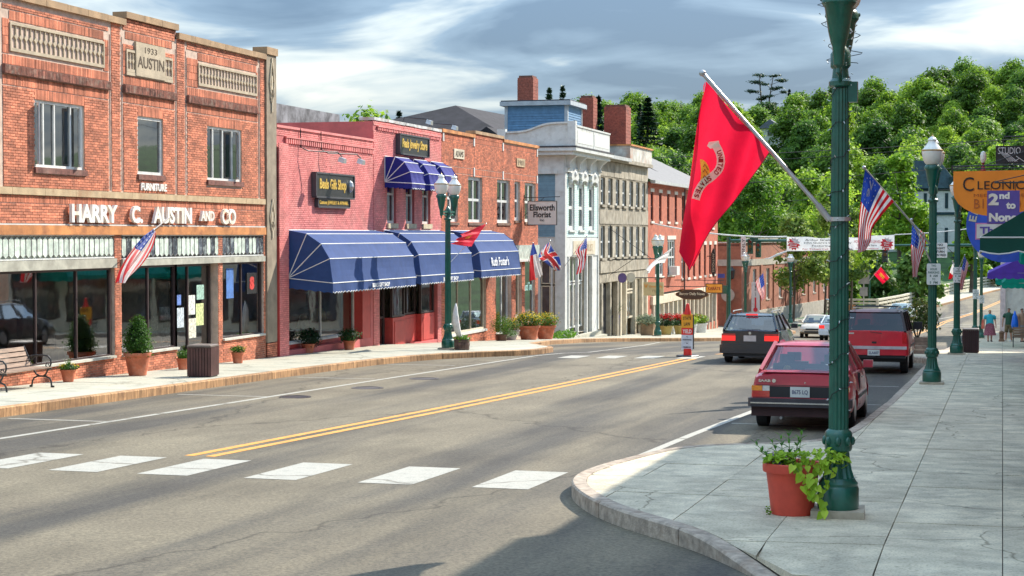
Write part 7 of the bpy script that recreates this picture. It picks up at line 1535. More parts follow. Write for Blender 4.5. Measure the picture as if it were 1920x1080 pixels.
def car(label, loc, P, rz=0.0, cat='car'):
    r = empty('parked_car' if P.get('parked') else 'car', (0, 0, 0), label=label, cat=cat)
    body, L_, Wd = P['body'], P['L'], P['W']; h = L_ / 2
    # lower body, lofted through stations: (y, z bottom, z belt, half width belt, half width mid, half width sill)
    mb = MB(); st = P['stations']; rings = []
    for (y, zb, zt, wb, wm, ws) in st:
        zm = zb + (zt - zb) * .48; e = .05
        half = [(0, zb), (ws * .7, zb), (ws, zb + .03), (wm, zb + (zt - zb) * .22), (wm + .005, zm), (wb + (wm - wb) * .35, zt - .12), (wb, zt - .03), (wb - .05, zt), (wb * .6, zt + P.get('crown', .03) * .8), (0, zt + P.get('crown', .03))]
        ring = [(x, y, z) for x, z in half] + [(-x, y, z) for x, z in half[-2:0:-1]]; rings.append(ring)
    n = len(rings[0]); 
    for ring in rings: mb.v += ring
    for i in range(len(rings) - 1):
        for k in range(n): mb.f.append([i * n + k, i * n + (k + 1) % n, (i + 1) * n + (k + 1) % n, (i + 1) * n + k]); mb.mi.append(0)
    mb.f.append(list(range(n))[::-1]); mb.f.append([(len(rings) - 1) * n + k for k in range(n)]); mb.mi += [0, 0]
    me = mb.mesh('body', body); o = bpy.data.objects.new('body', me); COL.objects.link(o)
    bmm = bmesh.new(); bmm.from_mesh(me); bmesh.ops.recalc_face_normals(bmm, faces=bmm.faces); bmm.to_mesh(me); bmm.free()
    cuts = []
    wr, wx = P['wheel_r'], P['track'] / 2
    for wy in P['axles']:
        for s in (-1, 1): c_ = MB().tube([(s * (wx - .16), wy, wr), (s * (Wd / 2 + .2), wy, wr)], wr + .055, 24); cm = c_.mesh('c', TRIM); co = bpy.data.objects.new('cut', cm); COL.objects.link(co); cuts.append(co)
    boolean_cut(o, cuts); setparent(o, r); autosmooth(o, 28)
    ins = MB(); ins.box(-Wd * .36, Wd * .36, P['axles'][0] - .5, P['axles'][1] + .5, P['stations'][1][1] + .02, P['stations'][2][2] - .25); 
    for wy in P['axles']: ins.box(-Wd / 2 + .08, Wd / 2 - .08, wy - wr - .04, wy + wr + .04, .30, P['stations'][2][2] - .2)
    ins.build('underbody', TRIM, r, absol=False)
    for wy in P['axles']:
        for s in (-1, 1):
            t = MB(); t.tube([(s * (wx - .10), wy, wr), (s * (wx - .085), wy, wr), (s * (wx + .085), wy, wr), (s * (wx + .10), wy, wr)], [wr - .03, wr, wr, wr - .03], 28); w = empty('wheel', (0, 0, 0)); w.parent = r; ALLCH.setdefault(r.name, []).append(w)
            t.build('tyre', TYRE, w, smooth='auto', absol=False)
            rm = MB(); rm.tube([(s * (wx + .09), wy, wr), (s * (wx + .108), wy, wr)], [wr * .66, wr * .60], 24); rm.build('rim', RIM, w, absol=False)
    # cabin
    (yr, yf, wb2, zb2), (tr, tf, wt, zt2) = P['cab_base'], P['cab_top']
    A_ = lambda s, f: Vector((s * wb2, yf if f else yr, zb2)); B_ = lambda s, f: Vector((s * wt, tf if f else tr, zt2 - .03))
    gl, gs = P.get('glass', CGL), P.get('side_glass', P.get('glass', CGL))
    def quad(name, a, b_, c_, d, m, ins_=.02):
        cen = (a + b_ + c_ + d) / 4; return MB().add([tuple(v + (cen - v).normalized() * ins_) for v in (a, b_, c_, d)], [(0, 1, 2, 3)]).build(name, m, r, absol=False)
    quad('rear_window', A_(-1, 0), A_(1, 0), B_(1, 0), B_(-1, 0), gl); quad('windscreen', A_(1, 1), A_(-1, 1), B_(-1, 1), B_(1, 1), CGL if P.get('clear_front', 1) else gl)
    pil = P.get('pillars', (0, .36, .74, 1)); pw_ = P.get('pw', .055); pm_c = P.get('pillar_mat', body)
    def bar(a, b_, w, d_, nm='pillar', m=None):
        ax = (b_ - a).normalized(); sx = Vector((0, 1, 0)); sx = (sx - ax * sx.dot(ax)).normalized(); sy = ax.cross(sx); q = lambda p, i, j: tuple(p + sx * w * i + sy * d_ * j)
        return MB().hexa([q(a, -1, -1), q(a, 1, -1), q(a, 1, 1), q(a, -1, 1)], [q(b_, -1, -1), q(b_, 1, -1), q(b_, 1, 1), q(b_, -1, 1)]).build(nm, m or pm_c, r, absol=False)
    for s in (-1, 1):
        for k, t in enumerate(pil):
            a = A_(s, 0).lerp(A_(s, 1), t); b_ = B_(s, 0).lerp(B_(s, 1), t); 
            bar(a, b_, pw_ * (1.3 if k == 0 else .75), .028)
        for k in range(len(pil) - 1):
            t0, t1 = pil[k], pil[k + 1]; quad('side_window', A_(s, 0).lerp(A_(s, 1), t0), A_(s, 0).lerp(A_(s, 1), t1), B_(s, 0).lerp(B_(s, 1), t1), B_(s, 0).lerp(B_(s, 1), t0), gs, .015)
        ra = bar(A_(s, 0), A_(s, 1), .03, .02, 'window_sill', TRIM)
    rfm = MB()
    def rfn(u, v):
        x = -1 + 2 * u; y = tr - .05 + (tf - tr + .10) * v; ed = (1 - abs(x) ** 4) * (1 - abs(2 * v - 1) ** 6); return (x * (wt + .035), y, zt2 - .045 + P.get('roof_crown', .075) * ed)
    rfm.grid(rfn, 16, 14); rfm.grid(lambda u, v: (lambda p: (p[0] * .99, p[1], zt2 - .055))(rfn(u, v)), 2, 2); ro = rfm.build('roof', P.get('roof_mat', body), r, smooth=True, absol=False)
    # seats
    for (x, y) in ((-.36, .35), (.36, .35), (0, -.55)):
        w_ = .25 if y > 0 else .62; sy_ = (yr + yf) / 2 + y
        s_ = MB(); s_.box(x - w_, x + w_, sy_ - .08, sy_ + .06, P['cab_base'][3] - .4, P['cab_base'][3] + .12); [s_.box(x + q - .12, x + q + .12, sy_ - .07, sy_ + .03, P['cab_base'][3] + .13, P['cab_base'][3] + .28) for q in ((0,) if y > 0 else (-.38, .38))]; s_.build('seat', SEAT, r, absol=False)
    r['P'] = 0; del r['P']
    r.location = loc; sl = (prof(loc[1] + 1) - prof(loc[1] - 1)) / 2; r.rotation_euler = (sl if abs(rz) < 1.5 else -sl, 0, rz)
    return r
def bx_(r, name, m, *q): return MB().box(*q).build(name, m, r, absol=False)
def txt_(r, t, m, c_, w, h_, **k): return text(t, m, None, c_, w, h_, face='-Y', **k)
def local_text(r, t, m, c_, w, h_, face='-Y', **k):
    o = text(t, m, None, c_, w, h_, face=face, **k); setparent(o, r); return o
plate_m = mat('licence_plate', (.62, .64, .60), .5, .05); plt = mat('plate_ink', (.08, .09, .16), .6)
def number_plate(r, y, z, t, x=0, w=.31, h_=.155, m=None):
    p = bx_(r, 'number_plate', m or plate_m, x - w / 2, x + w / 2, y - .012, y, z - h_ / 2, z + h_ / 2)
    if t: local_text(r, t, plt, (x, y - .013, z - .005), w * .82, h_ * .48, ext=.002, bold=.02)
# 1. old red saloon, nearest
RED1 = paint('faded_red_paint', (.52, .045, .07), .35)
S1 = dict(body=RED1, L=4.68, W=1.69, wheel_r=.30, track=1.44, axles=(-1.36, 1.16), parked=1, crown=.03,
  stations=[(-2.30, .34, .90, .72, .78, .74), (-2.22, .30, .925, .745, .81, .78), (-1.9, .27, .935, .765, .835, .80), (-1.35, .25, .945, .775, .845, .81), (-.5, .22, .93, .78, .845, .81), (.6, .22, .92, .775, .845, .81), (1.15, .24, .90, .76, .84, .80), (1.7, .26, .86, .74, .82, .78), (2.15, .30, .76, .70, .79, .75), (2.32, .36, .62, .66, .74, .70)],
  cab_base=(-1.62, 1.02, .755, .925), cab_top=(-1.02, .12, .575, 1.41), pillars=(0, .40, .78, 1), pw=.06, roof_crown=.06)
c1 = car('old faded red saloon parked behind the nearest lamp post, rear view with SAAB badge', (-3.20, 31.45, prof(31.45) + ROAD), S1)
c1_loc, c1_rot = c1.location.copy(), c1.rotation_euler.copy(); c1.location = (0, 0, 0); c1.rotation_euler = (0, 0, 0)
y0 = -2.30
bx_(c1, 'rear_panel', TRIM, -.50, .50, y0 - .006, y0 + .02, .555, .735)
for s in (-1, 1):
    a = s * .80; bx_(c1, 'tail_lamp', RL_, *sorted((s * .50, s * .79)), y0 - .02, y0 + .05, .555, .655); lo, hi = sorted((s * .62, s * .79)); bx_(c1, 'indicator', AM_, lo, hi, y0 - .022, y0 + .05, .658, .742); lo, hi = sorted((s * .50, s * .615)); bx_(c1, 'reverse_lamp', WL_, lo, hi, y0 - .022, y0 + .05, .658, .742)
    lo, hi = sorted((s * .775, s * .80)); bx_(c1, 'side_reflector', AM_, lo, hi, y0 + .0, y0 + .12, .66, .735)
bump = MB(); bump.prism([(-.83, y0 + .35), (-.855, y0 - .02), (-.80, y0 - .13), (.80, y0 - .13), (.855, y0 - .02), (.83, y0 + .35), (.76, y0 + .35), (.76, y0), (-.76, y0), (-.76, y0 + .35)], .40, .535, 'z'); bump.build('bumper', mat('grey_black_bumper', (.045, .04, .045), .6, .15), c1, absol=False)
bx_(c1, 'bumper_strip', CHR, -.80, .80, y0 - .142, y0 - .12, .452, .475); lw = MB(); lw.prism([(-.80, y0 + .3), (-.80, y0 - .02), (.80, y0 - .02), (.80, y0 + .3)], .24, .40, 'z'); lw.build('valance', mat('dark_valance', (.05, .02, .02), .7), c1, absol=False)
number_plate(c1, y0 - .02, .645, '8675 LQ', .0, .32, .17); local_text(c1, 'SAAB', CHR, (-.585, y0 - .012, .825), .20, .045, bold=.05); MB().tube([(-.43, y0 - .012, .825), (-.43, y0 - .02, .825)], .032, 16).build('badge', CHR, c1, absol=False); MB().tube([(.08, y0 - .01, .80), (.08, y0 - .02, .80)], .012, 8).build('boot_lock', CHR, c1, absol=False); local_text(c1, 'T', CHR, (.48, y0 - .012, .82), .03, .04, bold=.05)
bx_(c1, 'boot_gap', TRIM, -.72, .72, y0 - .004, y0 + .01, .745, .755); MB().box(-.66, .66, -2.27, -1.70, .962, .97).build('boot_lid', RED1, c1, absol=False)
bx_(c1, 'parcel_shelf', SEAT, -.6, .6, -1.62, -1.15, .90, .93)
MB().ball((-.42, -1.35, 1.0), .13, .1, .09, 10, 8).ball((-.18, -1.32, .99), .16, .1, .08, 10, 8).build('bag_on_shelf', mat('brown_bag', (.14, .09, .06), .9), c1, absol=False); MB().ball((-.32, -1.40, .98), .08, .08, .06, 8, 6).build('straw_hat', mat('straw', (.5, .33, .12), .9), c1, absol=False)
for s in (-1, 1):
    bx_(c1, 'side_mirror', RED1, *sorted((s * .80, s * .97)), .62, .74, .93, 1.06); bx_(c1, 'door_handle', CHR, *sorted((s * .842, s * .862)), -.35, -.18, .80, .825); bx_(c1, 'side_moulding', TRIM, *sorted((s * .845, s * .86)), -1.0, .75, .48, .54); bx_(c1, 'door_gap', TRIM, *sorted((s * .80, s * .848)), -.62, -.61, .35, .90)
MB().tube([(-.30, -2.2, .22), (-.30, -2.40, .22)], .025, 8).build('exhaust', RIM, c1, absol=False)
for x in (-.66, .66): MB().box(x - .05, x + .05, 2.28, 2.34, .50, .62).build('headlamp', WL_, c1, absol=False)
c1.location, c1.rotation_euler = c1_loc, c1_rot
# 2. red SUV
RED2 = paint('bright_red_paint', (.60, .008, .025), .28)
S2 = dict(body=RED2, L=4.6, W=1.74, wheel_r=.36, track=1.46, axles=(-1.38, 1.32), parked=1, crown=.02,
  stations=[(-2.22, .50, 1.10, .80, .84, .80), (-2.17, .44, 1.12, .82, .87, .82), (-1.3, .40, 1.12, .82, .875, .83), (0, .38, 1.10, .82, .875, .83), (1.2, .40, 1.06, .80, .87, .82), (1.9, .44, 1.0, .76, .84, .80), (2.25, .50, .86, .72, .80, .76)],
  cab_base=(-2.19, .95, .80, 1.11), cab_top=(-2.02, .35, .68, 1.66), pillars=(0, .34, .66, 1), pw=.05, glass=CGT, side_glass=CGT, pillar_mat=mat('dark_pillar', (.03, .02, .025), .4), roof_mat=mat('dark_red_roof', (.05, .01, .02), .35), roof_crown=.06, clear_front=1)
c2 = car('red four-wheel-drive estate parked behind the old red saloon, with roof rack and dark rear glass', (-3.22, 49.0, prof(49) + ROAD), S2)
l_, ro_ = c2.location.copy(), c2.rotation_euler.copy(); c2.location = (0, 0, 0); c2.rotation_euler = (0, 0, 0); y0 = -2.22
for s in (-1, 1):
    bx_(c2, 'tail_lamp', RL_, *sorted((s * .72, s * .835)), y0 - .015, y0 + .12, .80, 1.09); bx_(c2, 'side_mirror', TRIM, *sorted((s * .86, s * 1.10)), .62, .76, 1.10, 1.30); MB().tube([(s * .56, -1.9, 1.72), (s * .56, -.2, 1.74)], .02, 6).build('roof_rail', CHR, c2, absol=False)
for y in (-1.7, -1.1, -.5): MB().tube([(-.56, y, 1.75), (.56, y, 1.75)], .014, 6).build('roof_bar', TRIM, c2, absol=False)
bm = MB(); bm.prism([(-.88, y0 + .25), (-.89, y0 - .06), (-.82, y0 - .14), (.82, y0 - .14), (.89, y0 - .06), (.88, y0 + .25)], .50, .72, 'z'); bm.build('bumper', RED2, c2, absol=False); bx_(c2, 'bumper_pad', mat('silver_pad', (.50, .44, .44), .4), -.84, .84, y0 - .155, y0 - .13, .655, .735); number_plate(c2, y0 - .15, .565, '2LA607', 0, .31, .15); bx_(c2, 'bumper_foot', TRIM, -.8, .8, y0 - .1, y0 + .3, .42, .50)
bx_(c2, 'latch', TRIM, -.06, .06, y0 - .012, y0 + .02, .80, .85); bx_(c2, 'badge', CHR, -.72, -.52, y0 - .008, y0 + .01, 1.04, 1.075); MB().tube([(.2, y0 - .02, 1.06), (-.1, y0 - .02, 1.10)], .008, 5).build('wiper', TRIM, c2, absol=False); bx_(c2, 'tow_bar', TRIM, -.04, .04, y0 - .2, y0, .44, .49); MB().tube([(-.45, -2.0, .36), (-.45, -2.3, .33)], .03, 8).build('exhaust', RIM, c2, absol=False)
for s in (-1, 1): bx_(c2, 'side_moulding', TRIM, *sorted((s * .868, s * .885)), -.9, 1.0, .68, .74)
c2.location, c2.rotation_euler = l_, ro_
# 3. black estate car driving away
BLK = paint('black_paint', (.018, .018, .026), .22)
S3 = dict(body=BLK, L=4.6, W=1.76, wheel_r=.31, track=1.48, axles=(-1.42, 1.22), crown=.02,
  stations=[(-2.28, .30, .92, .76, .80, .76), (-2.2, .26, .95, .79, .85, .80), (-1.4, .24, .96, .80, .87, .83), (-.2, .22, .94, .80, .87, .83), (.9, .22, .92, .79, .87, .83), (1.6, .24, .86, .76, .85, .80), (2.1, .28, .74, .70, .80, .76), (2.3, .34, .62, .64, .72, .68)],
  cab_base=(-2.2, 1.0, .775, .95), cab_top=(-1.80, .25, .62, 1.43), pillars=(0, .28, .62, 1), pw=.06, roof_crown=.06)
c3 = car('black estate car driving away in the middle lane, brake light lit in its rear window', (-7.02, 53.05, prof(53.05) + ROAD), S3)
l_, ro_ = c3.location.copy(), c3.rotation_euler.copy(); c3.location = (0, 0, 0); c3.rotation_euler = (0, 0, 0); y0 = -2.28
for s in (-1, 1):
    bx_(c3, 'tail_lamp', RBR, *sorted((s * .42, s * .82)), y0 - .015, y0 + .12, .66, .80); bx_(c3, 'lamp_glass', RL_, *sorted((s * .42, s * .82)), y0 - .012, y0 + .12, .80, .86); bx_(c3, 'side_mirror', BLK, *sorted((s * .85, s * 1.04)), .62, .74, .96, 1.09); MB().tube([(s * .56, -1.75, 1.47), (s * .57, -1.7, 1.51), (s * .57, .0, 1.52), (s * .57, .1, 1.47)], .017, 6).build('roof_rail', RIM, c3, absol=False)
bx_(c3, 'brake_light', RBR, -.17, .17, -1.90, -1.86, 1.39, 1.43); bm = MB(); bm.prism([(-.86, y0 + .35), (-.875, y0 - .02), (-.80, y0 - .10), (.80, y0 - .10), (.875, y0 - .02), (.86, y0 + .35)], .30, .54, 'z'); bm.build('bumper', BLK, c3, absol=False); number_plate(c3, y0 - .008, .73, '', 0, .36, .17, mat('pale_red_plate', (.60, .52, .48), .6, .08)); MB().tube([(0, y0 - .005, .88), (0, y0 - .015, .88)], .04, 14).build('badge', CHR, c3, absol=False); MB().tube([(.28, -2.22, .99), (-.1, -2.23, .98), (-.32, -2.2, 1.01)], .008, 5).build('wiper', TRIM, c3, absol=False); bx_(c3, 'valance', TRIM, -.78, .78, y0 - .02, y0 + .3, .2, .30)
c3.location, c3.rotation_euler = l_, ro_
# 4. cars farther off
def saloon(label, loc, body, rz, front):
    S = dict(body=body, L=4.6, W=1.76, wheel_r=.31, track=1.5, axles=(-1.36, 1.3), crown=.03,
      stations=[(-2.28, .32, .90, .74, .80, .76), (-2.2, .27, .95, .78, .86, .8), (-1.4, .24, .97, .80, .875, .82), (0, .22, .94, .80, .875, .82), (1.2, .23, .88, .78, .87, .82), (1.9, .26, .78, .72, .84, .79), (2.2, .3, .66, .66, .78, .74), (2.3, .36, .56, .6, .7, .66)],
      cab_base=(-1.7, 1.1, .77, .94), cab_top=(-.95, .2, .60, 1.42), pillars=(0, .45, 1), pw=.06)
    c_ = car(label, loc, S, rz); l_, ro_ = c_.location.copy(), c_.rotation_euler.copy(); c_.location = (0, 0, 0); c_.rotation_euler = (0, 0, 0)
    for s in (-1, 1):
        bx_(c_, 'tail_lamp', RBR if not front else RL_, *sorted((s * .52, s * .82)), -2.29, -2.1, .68, .86)
        MB().hexa([(s * .44 if s > 0 else -.74, 2.20, .56), (s * .74 if s > 0 else -.44, 2.20, .56), (s * .74 if s > 0 else -.44, 2.0, .56), (s * .44 if s > 0 else -.74, 2.0, .56)], [(s * .44 if s > 0 else -.74, 2.18, .68), (s * .74 if s > 0 else -.44, 2.14, .68), (s * .74 if s > 0 else -.44, 1.95, .68), (s * .44 if s > 0 else -.74, 1.98, .68)]).build('headlamp', WL_, c_, absol=False)
        bx_(c_, 'side_mirror', body, *sorted((s * .86, s * 1.04)), .62, .74, .94, 1.08)
    bx_(c_, 'grille', TRIM, -.42, .42, 2.22, 2.31, .50, .60); bx_(c_, 'air_intake', TRIM, -.5, .5, 2.26, 2.315, .34, .44); bx_(c_, 'bumper', body, -.83, .83, -2.36, -2.1, .32, .56); number_plate(c_, -2.37, .48, '', 0, .32, .16)
    c_.location, c_.rotation_euler = l_, ro_; return c_
saloon('white saloon with red tail lamps, mostly hidden behind the nearest lamp post', (-9.15, 102.6, prof(102.6) + ROAD), paint('white_car_paint', (.66, .68, .70), .25), 0, False)
saloon('pale gold saloon coming towards the camera left of the white saloon', (-11.3, 112, prof(112) + ROAD), paint('champagne_paint', (.55, .47, .36), .3), math.pi, True)
saloon('silver saloon coming off the bridge above the roof of the red four-wheel-drive', (-8.3, 152.5, prof(152.5) + ROAD), paint('silver_car_paint', (.50, .56, .58), .25), math.pi - .16, True)

# ---------------------------------------------------------------- far buildings
BK = empty('bank_building', (-19.6, 137, -4.9), label='low brick building with stone band and narrow windows beyond the crossing', cat='building')
M['brick_far'] = mat('tan_red_brick', (.34, .13, .075), .85, .12, 3, .4, 30, dirt=(.25, .10, .06), dscale=.5); M['stone_far'] = mat('pale_limestone', (.42, .38, .31), .85, .1, 3, .2, 20)
bx = -19.6; bw = [(140.5 + 4.4 * i, 141.6 + 4.4 * i, -2.9, -.35) for i in range(8)]
wall('facade_wall', M['brick_far'], BK, 137, 176, -4.9, 1.75, bw, X=bx); box('parapet_band', M['stone_far'], BK, bx - .2, bx + .12, 136.9, 176, 1.75, 2.1); box('stone_band', M['stone_far'], BK, bx - .02, bx + .05, 137, 176, -.05, .45); box('stone_plinth', M['stone_far'], BK, bx - .02, bx + .12, 137, 176, -4.95, -3.7)
for h in bw: window(BK, *h, X=bx, fm=M['white'], gm=M['glass_dark'], fw=.12, mull=(.5,), trans=(.5,), inset=.14, sill=M['stone_far'])
for i in range(8): box('brick_pier', M['brick_far'], BK, bx, bx + .09, 138.4 + 4.4 * i, 139.0 + 4.4 * i, -3.7, -.05)
wall('end_wall', M['brick_far'], BK, -23.0, bx, -4.9, 1.75, [], X=137.0, axis='y'); wall('end_wall', M['stone_far'], BK, -27, -23.0, -4.9, 2.3, [(-24.3, -23.4, -3.9, -.2)], X=136.8, axis='y', depth=.5); box('door', M['iron'], BK, -24.3, -23.4, 137.2, 137.3, -3.9, -.2); box('roof', M['roof_dark'], BK, -30, bx - .2, 137, 176, 1.5, 1.65); box('end_band', M['stone_far'], BK, -23.0, bx, 136.9, 137.0, -.05, .45); box('rear_wall', M['brick_far'], BK, -30.2, -30, 137, 176, -5, 1.7)
for i in range(4): box('step', M['stone_far'], BK, -25, -22.8, 135.4 + .3 * i, 136.8, -4.9, -4.65 + .22 * i)
sg_ = box('wall_sign', M['white'], BK, -26.5, -24.9, 136.7, 136.76, .1, 1.8); text('UNION BANK', rp, sg_, (-25.6, 136.68, .8), 1.3, .22, face='-Y')
BK.rotation_euler = (0, 0, -.115)
r = empty('wall_lantern', (-20.3, 136.6, -1.0), label='black wall lantern on the brick corner beside the traffic mast', cat='lamp'); mb = MB(); mb.lathe([(.02, -.1), (.16, 0), (.22, .55), (.26, .6), (.10, .8), (.02, .95)], (0, 0, 0), 6); mb.tube([(0, .0, .6), (0, .35, .5)], .04, 6); mb.tube([(-.25, .3, -.6), (-.25, .3, .6), (0, .2, .75)], .035, 6); mb.build('lantern', M['iron'], r, absol=False)
r = empty('round_sign', (-20.6, 136.5, -2.3), label='blank round pale sign under the wall lantern', cat='sign'); MB().tube([(0, 0, 0), (0, .05, 0)], .52, 20).build('disc', M['stone_far'], r, absol=False)
r = empty('thermometer_sign', (-18.55, 137.3, -2.4), label='tall white fundraising banner with a red thermometer on the brick wall', cat='sign'); MB().box(-.32, .32, 0, .04, -1.5, 1.1).build('board', M['white'], r, absol=False); MB().box(-.06, .06, -.03, 0, -.9, -.1).tube([(0, -.03, -1.05), (0, 0, -1.05)], .17, 14).build('thermometer', rp, r, absol=False)
for k, t in enumerate('UNITED WAY'): 
    if t != ' ': local_text(r, t, bk, (0, -.01, .95 - k * .1), .1, .08)
# tall white and green house behind the trees
V = empty('victorian_house', (-12, 262, -7), label='tall white house with steep dark green roof half hidden by bright trees', cat='building')
gr_ = mat('dark_green_shingle', (.018, .045, .05), .8, .2, 2, .4, 6)
box('wall', M['white'], V, -19.5, -6.4, 262, 272, -8, 9.1)
mb = MB(); mb.add([(-14.2, 261.4, 9.1), (-5.9, 261.4, 9.1), (-5.9, 272.5, 9.1), (-14.2, 272.5, 9.1), (-13.0, 264, 13.2), (-9.0, 264, 13.2), (-9.0, 270, 13.2), (-13.0, 270, 13.2)], [(0, 1, 5, 4), (1, 2, 6, 5), (2, 3, 7, 6), (3, 0, 4, 7), (4, 5, 6, 7)]); mb.build('roof', gr_, V); box('roof', M['roof_dark'], V, -19.9, -14.2, 261.6, 272.4, 5.6, 5.9); box('dormer', gr_, V, -7.6, -6.6, 261.3, 264, 9.3, 10.7)
for z in (9.0, 5.5): box('trim_band', gr_, V, -19.7 if z < 8 else -14, -6.2, 261.8, 262.0, z - .25, z + .15)
for (a, b_, c_, d) in ((-9.4, -8.2, 6.2, 8.4), (-12.4, -11.2, 6.2, 8.4), (-9.4, -8.2, .6, 3.4), (-12.4, -11.2, .6, 3.4), (-16.6, -15.4, .6, 3.4), (-9.4, -8.2, -5, -2), (-12.4, -11.2, -5, -2)):
    window(V, a, b_, c_, d, X=262, axis='y', fm=M['white'], gm=M['glass_dark'], fw=.1, trans=(.5,), inset=.02); box('shutter', gr_, V, a - .55, a - .1, 261.9, 261.98, c_, d); box('shutter', gr_, V, b_ + .1, b_ + .55, 261.9, 261.98, c_, d)
r = empty('shed_building', (-1.8, 240, -5), label='small grey weatherboarded building among trees beyond the bridge', cat='building'); box('wall', mat('grey_boards', (.35, .36, .35), .8, .1), r, -6.5, -1.6, 246, 250, -6, -.8); MB().prism([(-6.9, -.8), (-1.2, -.8), (-4, 1.3)], 245.6, 250.4, 'y').build('roof', M['roof_dark'], r)
for q in ((-5.6, -4.8, -3.2, -1.8), (-3.6, -2.8, -3.2, -1.8)): window(r, *q, X=246, axis='y', fm=M['white'], gm=M['glass_dark'], fw=.1, inset=.02)
r = empty('hill_house', (-46.5, 366, 20), label='small white gabled house peeping out of the wooded hill', cat='building'); box('wall', M['white'], r, -48.6, -44.6, 366, 374, 16, 24.4); MB().prism([(-49.1, 24.4), (-44.1, 24.4), (-46.6, 26.3)], 365.6, 374, 'y').build('gable_roof', mat('blue_grey_roof', (.12, .13, .17), .8), r); box('window', M['glass_dark'], r, -47.1, -46.1, 365.9, 365.99, 22.9, 24.0)
r = empty('hill_house', (-58, 350, 22), label='dark roof ridge showing among the trees on the left of the hill', cat='building'); box('wall', M['cream'], r, -33, -26, 300, 308, 3, 11.2); MB().prism([(-33.6, 11.2), (-25.4, 11.2), (-29.5, 13.6)], 299.5, 308.5, 'y').build('gable_roof', MC['blue_grey_roof'], r)
# ---------------------------------------------------------------- trees
def trunk_mesh(h, r0, limbs, seed, lean=0.0):
    g = random.Random(seed); mb = MB(); top = Vector((lean * h, 0, h)); mb.tube([(0, 0, -.6), (0, 0, 0), (lean * h * .3 + .1, .05, h * .35), (lean * h * .7, -.05, h * .7), top], [r0 * 1.4, r0, r0 * .75, r0 * .45, r0 * .15], 8)
    for i in range(limbs):
        t = .3 + .6 * i / max(1, limbs); a = g.uniform(0, 6.28); l_ = h * g.uniform(.25, .42); p = Vector((lean * h * t, 0, h * t)); q = p + Vector((math.cos(a) * l_, math.sin(a) * l_, l_ * .7)); mb.tube([p, p.lerp(q, .5) + Vector((0, 0, -.1 * l_)), q], [r0 * .4, r0 * .25, r0 * .08], 5)
    return mb
def crown_clumps(h, z0, rad, n, seed, top=.75, flat=.62):
    g = random.Random(seed); out = [((0, 0, z0 + (h - z0) * .55), (rad * .52, rad * .52, (h - z0) * .33))]
    for i in range(n):
        t = g.uniform(.05, 1); a = g.uniform(0, 6.283); env = math.sin(math.pi * min(1, .16 + .84 * t) ** .9) ** .7; rr = rad * env * g.uniform(.45, .92) * (1 - .35 * t * t); s = rad * g.uniform(.16, .38); out.append(((rr * math.cos(a), rr * math.sin(a), z0 + (h - z0) * (t * .88 + .05)), (s, s, s * flat)))
    out.append(((0, 0, h - rad * .25), (rad * .38, rad * .38, rad * .28))); return out
HL = [leafmat('hill_leaves_a', (.07, .14, .012), (.18, .32, .025), (.34, .48, .05), .5), leafmat('hill_leaves_b', (.10, .20, .015), (.26, .41, .03), (.44, .58, .07), .5), leafmat('hill_leaves_c', (.04, .10, .015), (.11, .23, .03), (.24, .38, .05), .5)]
def tree_proto(kind, h, rad, z0, n, size, m, seed, r0=.22, limbs=5, nc=26):
    tm = trunk_mesh(h * .86, r0, limbs, seed).mesh('trunk', M['bark'])
    if kind == 'round': cl = crown_clumps(h, z0, rad, nc, seed)
    V, F = leaf_arrays(cl, n, size, seed, shell=.62, up=.45, outward=.9); me = bpy.data.meshes.new('crown'); me.from_pydata(V.tolist(), [], F.tolist()); me.materials.append(m); return tm, me
def conifer_mesh(h, rad, n, size, m, seed, gap=.0, z0=.12):
    g = np.random.RandomState(seed); t = g.rand(n) ** .75; tiers = max(5, int(h / .9)); t = (np.floor(t * tiers) + g.rand(n) ** 2 * (1 - gap) * .8) / tiers; z = h * (z0 + (1 - z0) * t); R_ = rad * (1 - t) * (.55 + .45 * g.rand(n)) + .05 * rad * (1 - t); a = g.rand(n) * 6.283; br_ = np.floor(a / 6.283 * 9) / 9 * 6.283 + g.normal(size=n) * .14 + np.floor(t * tiers) * 1.3
    P = np.stack([R_ * np.cos(br_) * g.rand(n) ** .4, R_ * np.sin(br_) * g.rand(n) ** .4, z - R_ * .18], 1); nr = g.normal(size=(n, 3)) * .5 + np.array([0, 0, 1]); nr /= np.linalg.norm(nr, axis=1)[:, None]; q = np.cross(nr, g.normal(size=(n, 3))); q /= np.linalg.norm(q, axis=1)[:, None]; b_ = np.cross(nr, q); s = size * (.5 + g.rand(n))[:, None]
    V = np.stack([P - q * s, P - b_ * s * .35, P + q * s, P + b_ * s * .35], 1).reshape(-1, 3); me = bpy.data.meshes.new('crown'); me.from_pydata(V.tolist(), [], np.arange(n * 4).reshape(-1, 4).tolist()); me.materials.append(m); return me
def add_tree(name, tm, cm, loc, label, group=None, sc=(1, 1, 1), rz=0, cat='tree'):
    r = empty(name, loc, rz, label, cat, group); r.scale = sc; link('trunk', tm, r); link('crown', cm, r); return r
protos = [tree_proto('round', 12, 4.8, 2.0, 7500, .25, HL[i % 3], 20 + i, .25, 5, 34 + 3 * i) for i in range(6)]
ctrunk = trunk_mesh(13, .2, 0, 5).mesh('trunk', M['bark']); conif = [conifer_mesh(14, 2.9, 2600, .34, leafmat('conifer_needles', (.008, .025, .012), (.02, .055, .022), (.05, .10, .04), .15), 31 + i, .3) for i in range(2)]
g = random.Random(5); nh = 0; pts_t = []
hillpos = []
